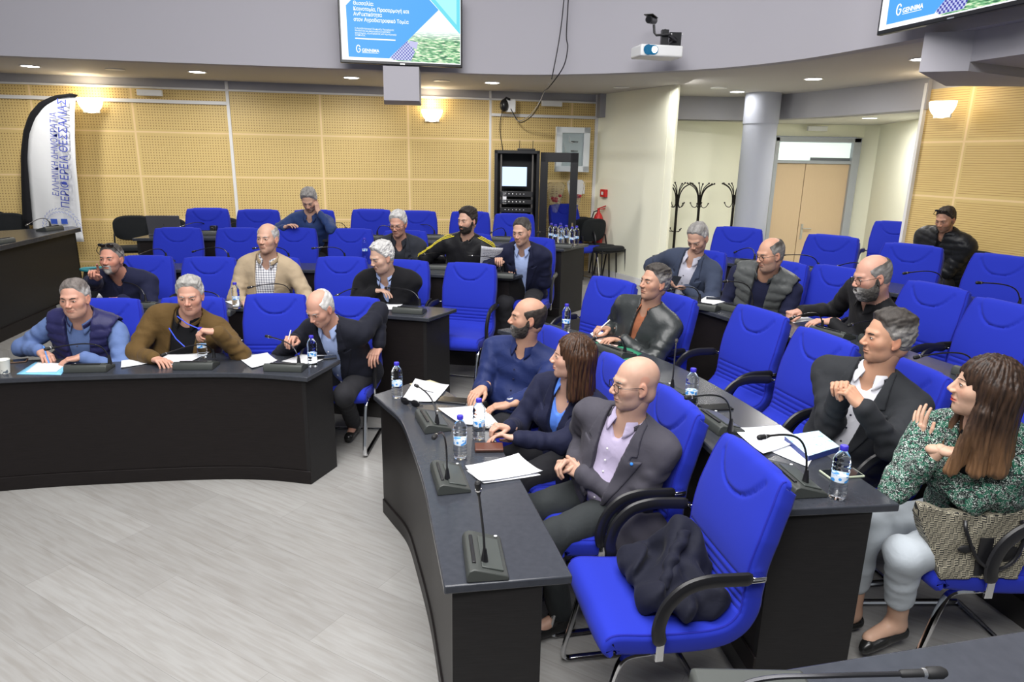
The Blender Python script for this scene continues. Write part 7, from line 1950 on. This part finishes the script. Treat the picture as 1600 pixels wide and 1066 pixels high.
mb = MB(); mb.tube([(0, 0, 0.14), (0.06, 0.14, 0.13), (0.17, 0.27, 0.10)], 0.022, 8); mb.tube([(0.03, 0, 0.02), (0.12, 0.2, 0.08)], 0.009, 8); mb.build('arm', black_pl, t)
mb = MB(); mb.box((0.18, 0.29, 0.10), (0.15, 0.02, 0.16)); mb.build('wall_plate', black_pl, t, bevel=0.003)
for dx_, dz_ in ((-.055, -.06), (.055, -.06), (-.055, .06), (.055, .06)): mb = MB(); mb.ball((0.18 + dx_, 0.277, 0.10 + dz_), 0.008, 8); mb.build('bolt', white_pl, t)
cc = pj + Vector((-0.09, 0.10, 0.28)); t = empty('security_camera', cc, math.radians(-25)); tag(t, 'black bullet security camera above the projector', 'camera')
mb = MB(); mb.tube([(0, -0.09, 0), (0, 0.10, 0.02)], 0.036, 16); mb.build('camera_body', black_pl, t)
mb = MB(); mb.box((0, -0.02, 0.040), (0.09, 0.21, 0.008)); mb.build('sun_shield', mat('camera_dark_bronze', (0.02, 0.018, 0.012), 0.4), t, bevel=0.003)
mb = MB(); mb.tube([(0, -0.092, 0), (0, -0.096, 0)], 0.024, 16); mb.build('camera_lens', lens_dark, t)
mb = MB(); mb.tube([(0.02, 0.03, -0.03), (0.03, 0.03, -0.10), (0.05, 0.03, -0.125), (0.19, 0.06, -0.12)], 0.012, 8); mb.build('camera_arm', black_pl, t)

# cables hanging down the gallery front
def cable(name, pts, r, label, m=black_soft):
    P = [Vector(tuple(p)) for p in pts]; c0 = P[0].copy(); mb = MB(); mb.tube([Vector(tuple(p)) - c0 for p in catmull([tuple(p) for p in P], 6)], r, 6); o = mb.build(name, m); o.location = c0; return tag(o, label, 'cable')
cable('hanging_cable', [GY(883, -60, 7.85), GY(881, 0, 7.9), GY(874, 60, 7.95), GY(862, 124, 8.0)], 0.006, 'left black cable hanging down the gallery front')
cable('hanging_cable', [GY(890, -60, 7.85), GY(888, 0, 7.9), GY(885, 55, 7.95), GY(887, 75, 7.9), GY(880, 105, 7.95), GY(858, 136, 8.2), GY(850, 143, 8.6), GY(842, 165, 9.2), GY(830, 182, 9.8), GY(812, 191, 10.05), GY(798, 170, 10.05)], 0.0065, 'right black cable swinging from the gallery to the wall camera')
cable('loose_cable', [GY(858, 130, 8.2), GY(850, 145, 8.6), GY(843, 160, 9.0), GY(828, 180, 9.8), GY(810, 189, 10.05), GY(800, 175, 10.1)], 0.0055, 'grey cable looped below the wall camera', mat('grey_cable', (0.30, 0.29, 0.28), 0.6))
cable('loose_cable', [GY(785, 172, 10.1), GY(781, 200, 10.1), GY(786, 240, 10.1), GY(784, 262, 9.9)], 0.006, 'cable running from the wall camera down to the rack')
t = empty('wall_camera', GY(791, 165, 10.05)); tag(t, 'black device clipped to a white box near the top of the wall', 'camera')
mb = MB(); mb.box((0.06, 0.05, 0), (0.14, 0.10, 0.17)); mb.build('junction_box', white_pl, t, bevel=0.005)
mb = MB(); mb.ball((-0.03, -0.03, 0.0), (0.06, 0.06, 0.085), 14); mb.tube([(-0.04, -0.02, 0.06), (0, -0.04, 0.10), (0.05, -0.02, 0.08)], 0.016, 8); mb.build('device_body', black_pl, t)
# emergency light boxes
for (px, Y, lab) in (((234, 145), 9.28, 'white emergency light box on the panelling left of the white strip'), ((862, 162), 10.28, 'white emergency light box on the panelling above the electrical cabinet'), ((1277, 201), 11.05, 'small white emergency box above the double door')):
    p = GY(*px, Y); mb = MB(); mb.box((0, 0, 0), (0.30, 0.06, 0.075)); o = mb.build('emergency_light', white_pl, None, bevel=0.008); o.location = p; o.rotation_euler = (0, 0, wr if px[0] < 1000 else 0); tag(o, lab, 'emergency light', 'white emergency light boxes')

# ------------------------------------------------------------------ equipment rack with open glass door
rk = GY(771, 420, 9.35); rk.z = Z4; t = empty('equipment_rack', rk, math.radians(2)); tag(t, 'tall black equipment rack with its glass door swung open', 'equipment rack')
RW, RD_, RH = 0.60, 0.5, 1.77
mb = MB()
for x in (0.02, RW - 0.02): mb.box((x, RD_ / 2, RH / 2), (0.04, RD_, RH))
mb.box((RW / 2, RD_ / 2, RH - 0.02), (RW, RD_, 0.04)); mb.box((RW / 2, RD_ / 2, 0.03), (RW, RD_, 0.06)); mb.box((RW / 2, RD_ - 0.01, RH / 2), (RW, 0.02, RH))
mb.build('cabinet', black_pl, t, bevel=0.003)
for x in (0.09, RW - 0.09): mb = MB(); mb.box((x, 0.06, RH / 2), (0.02, 0.02, RH - 0.1)); mb.build('rail', mat('rack_rail', (0.12, 0.11, 0.10), 0.4, 0.6), t)
mb = MB(); mb.box((0.27, 0.10, 1.43), (0.36, 0.03, 0.28)); mon = mb.build('monitor', black_pl, t, bevel=0.004)
mb = MB(); mb.box((0.27, 0.083, 1.43), (0.33, 0.003, 0.25)); mb.build('monitor_screen', em('rack_screen', (0.55, 0.72, 1.0), 1.3), mon)
dev = mat('rack_device_dark', (0.02, 0.02, 0.022), 0.35); devs = mat('rack_device_silver', (0.35, 0.35, 0.36), 0.35, 0.7)
for k, (z, h_, m) in enumerate(((1.20, 0.07, dev), (1.10, 0.06, dev), (0.99, 0.06, dev), (0.90, 0.05, dev), (0.79, 0.09, dev), (0.69, 0.05, devs))):
    mb = MB(); mb.box((RW / 2, 0.16, z), (0.44, 0.24, h_)); dv = mb.build('rack_unit', m, t, bevel=0.003)
    for j in range(6):
      mb = MB(); mb.ball((0.15 + 0.05 * j, 0.038, z), (0.009, 0.004, 0.009), 8); mb.build('knob', mat('red_led', (0.5, 0.02, 0.02), 0.4, emis=((1, 0.05, 0.03), 0.6)) if k == 4 else (steel if k % 2 == 0 else white_pl), dv)
mb = MB(); mb.box((0.14, 0.05, 1.15), (0.05, 0.02, 0.16)); mb.build('paper_note', paper, t)
door = empty('rack_door'); door.parent = t; door.location = (RW, 0, 0); door.rotation_euler = (0, 0, math.radians(-8))
bpy.data.objects.remove(door)
gp = mat('tinted_rack_glass', (0.75, 0.78, 0.80), 0.03, trans=1.0, ior=1.02)
mb = MB(); a0 = Vector((RW + 0.01, -0.01, 0)); dd_ = Vector((math.cos(math.radians(-10)), math.sin(math.radians(-10)), 0)); DW = 0.50
for (u0, u1, z0_, z1_) in ((0, 0.10, 0.06, RH - 0.02), (DW - 0.10, DW, 0.06, RH - 0.02), (0, DW, RH - 0.14, RH - 0.02), (0, DW, 0.06, 0.20)):
    c_ = a0 + dd_ * ((u0 + u1) / 2); mb.box((c_.x, c_.y, (z0_ + z1_) / 2), (u1 - u0, 0.025, z1_ - z0_), rz=math.radians(-10))
dr = mb.build('rack_door', black_pl, t)
c_ = a0 + dd_ * (DW / 2); mb = MB(); mb.box((c_.x, c_.y, (RH) / 2 + 0.03), (DW - 0.19, 0.005, RH - 0.34), rz=math.radians(-10)); mb.build('door_glass', gp, dr)
c_ = a0 + dd_ * (DW - 0.05); mb = MB(); mb.box((c_.x, c_.y - 0.02, 0.78), (0.02, 0.02, 0.12)); mb.build('door_latch', mat('brass_latch', (0.45, 0.36, 0.2), 0.35, 0.8), dr)
t2 = empty('wifi_router', rk + Vector((0.42, 0.2, RH))); tag(t2, 'flat black router with two antennas on top of the rack', 'router')
mb = MB(); mb.box((0, 0, 0.014), (0.24, 0.15, 0.026)); mb.build('router_case', black_pl, t2, bevel=0.005)
for x in (-0.09, 0.09): mb = MB(); mb.tube([(x, 0.05, 0.02), (x, 0.05, 0.13)], 0.005, 6); mb.build('antenna', black_pl, t2)
# electrical cabinet on the wall
p = GY(867, 268, 10.22); t = empty('electrical_cabinet', p, wr); tag(t, 'white wall cabinet with a glass pane beside the rack', 'cabinet')
mb = MB(); CW, CH = 0.50, 0.62
for (x, z, sx_, sz_) in ((0.045, CH / 2, 0.09, CH), (CW - 0.045, CH / 2, 0.09, CH), (CW / 2, 0.04, CW, 0.08), (CW / 2, CH - 0.04, CW, 0.08)): mb.box((x, 0, z), (sx_, 0.06, sz_))
mb.box((CW / 2, 0.04, CH / 2), (CW - 0.02, 0.05, CH - 0.02)); mb.build('cabinet_frame', mat('cabinet_white', (0.72, 0.76, 0.78), 0.4), t, bevel=0.003)
mb = MB(); mb.box((CW / 2, -0.005, CH / 2), (CW - 0.17, 0.006, CH - 0.15)); mb.build('cabinet_glass', mat('thin_glass', (0.9, 0.95, 0.95), 0.03, trans=1.0, ior=1.02), t)
mb = MB(); mb.tube([(0.20, 0.005, 0.50), (0.20, 0.005, 0.42), (0.26, 0.005, 0.40)], 0.012, 8); mb.tube([(0.12, 0.005, 0.40), (0.15, 0.005, 0.30), (0.15, 0.005, 0.18)], 0.009, 8); mb.build('conduit', white_pl, t)
for k in range(3): mb = MB(); mb.box((0.28, 0.008, 0.42 - 0.13 * k), (0.10, 0.02, 0.02)); mb.build('terminal_strip', mat('terminal_grey', (0.2, 0.2, 0.2), 0.5), t)
p = GY(903, 294, 10.25); mb = MB(); mb.box((0, 0, 0), (0.20, 0.05, 0.16)); o = mb.build('wall_box', white_pl, None, bevel=0.005); o.location = p; tag(o, 'small white box on the wall below the electrical cabinet', 'wall box')
# plastic-wrapped flower bunches behind the rack door
def flowers(px, Y, label, n=7):
    p = GY(*px, Y); t = empty('wrapped_flowers', p); tag(t, label, 'flowers', 'cellophane-wrapped red flowers')
    mb = MB(); mb.lathe([(0.03, -0.18), (0.07, -0.05), (0.11, 0.10), (0.13, 0.20), (0.09, 0.24)], 10); mb.build('wrapping', mat('cellophane', (0.95, 0.95, 0.95), 0.08, trans=0.9, ior=1.05), t)
    for k in range(n): mb = MB(); mb.ball((random.uniform(-.06, .06), random.uniform(-.06, .06), random.uniform(-0.02, 0.07)), (0.028, 0.028, 0.024), 8); mb.build('flower_head', mat('red_petals', (0.45, 0.02, 0.03), 0.6), t)
flowers((868, 312), 9.9, 'cellophane-wrapped red flowers seen through the rack door', 6); flowers((899, 308), 9.9, 'cellophane-wrapped red flowers right of the rack door', 6)
# fire alarm call point and extinguisher on the cream wall
wd_ = (CB - CA).normalized(); nn_ = Vector((wd_.y, -wd_.x, 0)); 
if nn_.dot(Vector((0, -1, 0))) < 0 and nn_.x > 0: nn_ = -nn_
nn_ = Vector((-0.894, -0.447, 0))
def on_cream(px, py):
    r = ray(px, py); A = np.array([[r[0], -wd_.x], [r[1], -wd_.y]]); t_, s_ = np.linalg.solve(A, np.array([CA.x, CA.y])); return Vector((r[0] * t_, r[1] * t_, CAM_H + r[2] * t_))
p = on_cream(946, 302) + nn_ * 0.03; t = empty('fire_call_point', p, math.atan2(wd_.y, wd_.x)); tag(t, 'small red fire alarm call point on the cream wall', 'fire alarm')
red_m = mat('fire_red', (0.55, 0.02, 0.02), 0.35)
mb = MB(); mb.box((0, 0, 0), (0.13, 0.05, 0.11)); mb.build('call_box', red_m, t, bevel=0.006)
mb = MB(); mb.box((0, -0.027, 0), (0.05, 0.004, 0.045)); mb.build('call_button', white_pl, t)
p = on_cream(944, 334) + nn_ * 0.10; t = empty('fire_extinguisher', p); tag(t, 'red fire extinguisher hanging on the cream wall behind the black chairs', 'fire extinguisher')
mb = MB(); mb.lathe([(0.06, -0.45), (0.075, -0.44), (0.075, -0.08), (0.055, -0.02), (0.025, 0.02), (0.02, 0.05)], 18); mb.build('cylinder', red_m, t)
mb = MB(); mb.tube([(0, 0, 0.05), (0, 0, 0.08)], 0.015, 8); mb.tube([(-0.02, 0, 0.07), (0.10, -0.04, 0.12)], 0.009, 6); mb.tube([(-0.02, 0, 0.06), (0.09, -0.04, 0.08)], 0.007, 6); mb.build('valve_handle', red_m, t)
mb = MB(); mb.tube([(0, 0, 0.05), (-0.07, -0.02, 0.03), (-0.10, -0.02, -0.08), (-0.08, -0.02, -0.25)], 0.010, 8); mb.build('hose', black_soft, t)
# coat stands
def coat_stand():
    t = empty('coat_stand'); dk = mat('dark_bronze_metal', (0.02, 0.017, 0.015), 0.35, 0.6)
    mb = MB(); mb.tube([(0, 0, 0.02), (0, 0, 1.62)], 0.019, 12); mb.build('pole', dk, t)
    for k in range(8):
        a = k * PI / 4; c_, s_ = math.cos(a), math.sin(a)
        up = catmull([(0.02 * c_, 0.02 * s_, 1.48), (0.035 * c_, 0.035 * s_, 1.62), (0.09 * c_, 0.09 * s_, 1.72), (0.19 * c_, 0.19 * s_, 1.78)], 5)
        mb = MB(); mb.tube(up, 0.007, 6); mb.ball(tuple(up[-1]), 0.014, 8); mb.build('coat_hook', dk, t)
        if k % 2 == 0:
            a += 0.4; c_, s_ = math.cos(a), math.sin(a)
            lo_ = catmull([(0.02 * c_, 0.02 * s_, 1.50), (0.05 * c_, 0.05 * s_, 1.44), (0.10 * c_, 0.10 * s_, 1.45), (0.13 * c_, 0.13 * s_, 1.50)], 4)
            mb = MB(); mb.tube(lo_, 0.006, 6); mb.ball(tuple(lo_[-1]), 0.012, 8); mb.build('lower_hook', dk, t)
            mb = MB(); mb.tube([(0, 0, 1.08), (0.09 * c_, 0.09 * s_, 1.09), (0.11 * c_, 0.11 * s_, 1.12)], 0.005, 6); mb.ball((0.11 * c_, 0.11 * s_, 1.125), 0.011, 8); mb.build('umbrella_peg', dk, t)
        if k % 2 == 0:
            mb = MB(); mb.tube(catmull([(0.02 * c_, 0.02 * s_, 0.16), (0.12 * c_, 0.12 * s_, 0.12), (0.24 * c_, 0.24 * s_, 0.012)], 4), 0.011, 8); mb.build('foot', dk, t)
    return t
for px, Y, lab in ((1060, 10.15, 'leftmost black coat stand against the cream wall'), (1095, 10.15, 'middle black coat stand against the cream wall'), (1149, 10.35, 'rightmost black coat stand beside the grey column')):
    p = GY(px, 290, Y); p.z = 0; place('stand', coat_stand, p, random.random(), lab, 'coat stand', 'black coat stands')
# feather flag banner
def banner():
    Y0 = 8.80
    ou = [(36, 352), (34, 290), (33, 240), (37, 205), (46, 178), (62, 160), (85, 149), (112, 146), (122, 148)]
    inn = [(51, 352), (46, 300), (43, 250), (46, 212), (55, 186), (70, 166), (90, 154), (110, 151), (118, 152)]
    rt = [(118, 152), (116, 175), (117, 210), (119, 250), (122, 290), (125, 330), (128, 362), (131, 378)]
    o0 = GY(85, 300, Y0); t = empty('flag_banner', o0); tag(t, 'white feather flag with black edge and blue lettering behind the dais', 'banner')
    q = lambda p, dy=0: GY(p[0], p[1], Y0 + dy) - o0
    I = resample([tuple(q(p)) for p in inn], 26); O = resample([tuple(q(p)) for p in ou], 26)
    mb = MB(); mb.grid([list(O), list(I)]); mb.build('pole_sleeve', fabric('black_sleeve', (0.01, 0.01, 0.012)), t, solid=0.02)
    left = resample([tuple(q(p)) for p in [(54, 378)] + inn], 30); right = resample([tuple(q(p)) for p in rt[::-1]], 30)
    rows = []
    for i in range(30):
        a, b_ = Vector(left[i]), Vector(right[i]); row = []
        for j in range(13):
            u = j / 12; p = a * (1 - u) + b_ * u; p.y += 0.010 * math.sin(u * 7 + i * 0.25) * (i < 29) + 0.02 * math.sin(u * PI); row.append(p)
        rows.append(row)
    mb = MB(); mb.grid(rows); cl = mb.build('flag_cloth', fabric('white_flag_cloth', (0.74, 0.75, 0.76), 0.7, 0.3, 12, 400, 0.04), t, solid=0.003)
    ink = mat('blue_flag_ink', (0.045, 0.07, 0.40), 0.7)
    def line(s_, a, b_, size, bold):
        pa, pb = q(a, -0.055), q(b_, -0.055); L = (pb - pa).length
        o = text_obj('flag_lettering', s_, size, ink, cl, (0, 0, 0), bold=bold); bpy.context.view_layer.update()
        w_ = o.dimensions.x; k = L / w_ if w_ > 0 else 1
        d = (pb - pa).normalized(); n = Vector((0, -1, 0)); up = n.cross(d)
        o.matrix_local = Matrix.Translation(pa) @ Matrix([[d.x, up.x, n.x, 0], [d.y, up.y, n.y, 0], [d.z, up.z, n.z, 0], [0, 0, 0, 1]]) @ Matrix.Diagonal((k, 1, 1, 1))
    line('ΠΕΡΙΦΕΡΕΙΑ ΘΕΣΣΑΛΙΑΣ', (108.5, 326), (103, 157), 0.145, 0.0008)
    line('ΕΛΛΗΝΙΚΗ ΔΗΜΟΚΡΑΤΙΑ', (92.5, 307), (88, 177), 0.115, 0.0)
    # wreath and shield
    c_ = q((97, 356), -0.045)
    mb = MB()
    for k in range(19):
        a = math.radians(-8 + k * 10.9); r_ = 0.22
        for dr_ in (-0.02, 0.02):
            p = c_ + Vector((math.cos(a) * (r_ + dr_), 0, math.sin(a) * (r_ + dr_))); e_ = a + PI / 2 + (0.5 if dr_ > 0 else -0.5)
            mb.tube([p - Vector((math.cos(e_), 0, math.sin(e_))) * 0.018, p + Vector((math.cos(e_), 0, math.sin(e_))) * 0.018], 0.0035, 5)
    mb.build('flag_wreath', mat('pale_blue_ink', (0.22, 0.27, 0.55), 0.7), cl)
    for (a, b_) in (((79, 342), (90, 350)), ((95, 342), (106, 350))): 
        mb = MB(); p1_, p2_ = q(a, -0.045), q(b_, -0.045); mb.box(((p1_.x + p2_.x) / 2, p1_.y, (p1_.z + p2_.z) / 2), (abs(p2_.x - p1_.x), 0.004, abs(p1_.z - p2_.z)))
        mb.build('flag_shield', mat('flag_blue', (0.04, 0.10, 0.50), 0.7), cl)
    mb = MB(); mb.tube([q((44, 352)), Vector((q((44, 352)).x, 0, -o0.z + 0.46))], 0.012, 8); mb.box((q((44, 352)).x, 0, -o0.z + 0.465), (0.4, 0.4, 0.02)); mb.build('flag_base', black_pl, t)
banner()
# teal bag behind the finger-raising man
o0 = G(120, 402, 1.0); t = empty('shoulder_bag', Vector((-3.95, 6.55, Z3))); tag(t, 'dark bag with teal rim standing behind the finger-raising man', 'bag')
V, F = snets(lambda p: np.maximum(ell(p, (0, 0, 0.42), (0.26, 0.13, 0.44)), p[2] - 0.70) - 0.006 * wob(p, 18), (-0.32, -0.2, -0.02), (0.32, 0.2, 0.76), 0.014); np_mesh('bag_body', V, F, black_fab, t)
mb = MB(); mb.tube([(0.235 * math.cos(a), 0.105 * math.sin(a), 0.70) for a in [k * PI / 16 for k in range(33)]], 0.014, 8); mb.build('bag_rim', mat('teal_rim', (0.02, 0.22, 0.26), 0.5), t)
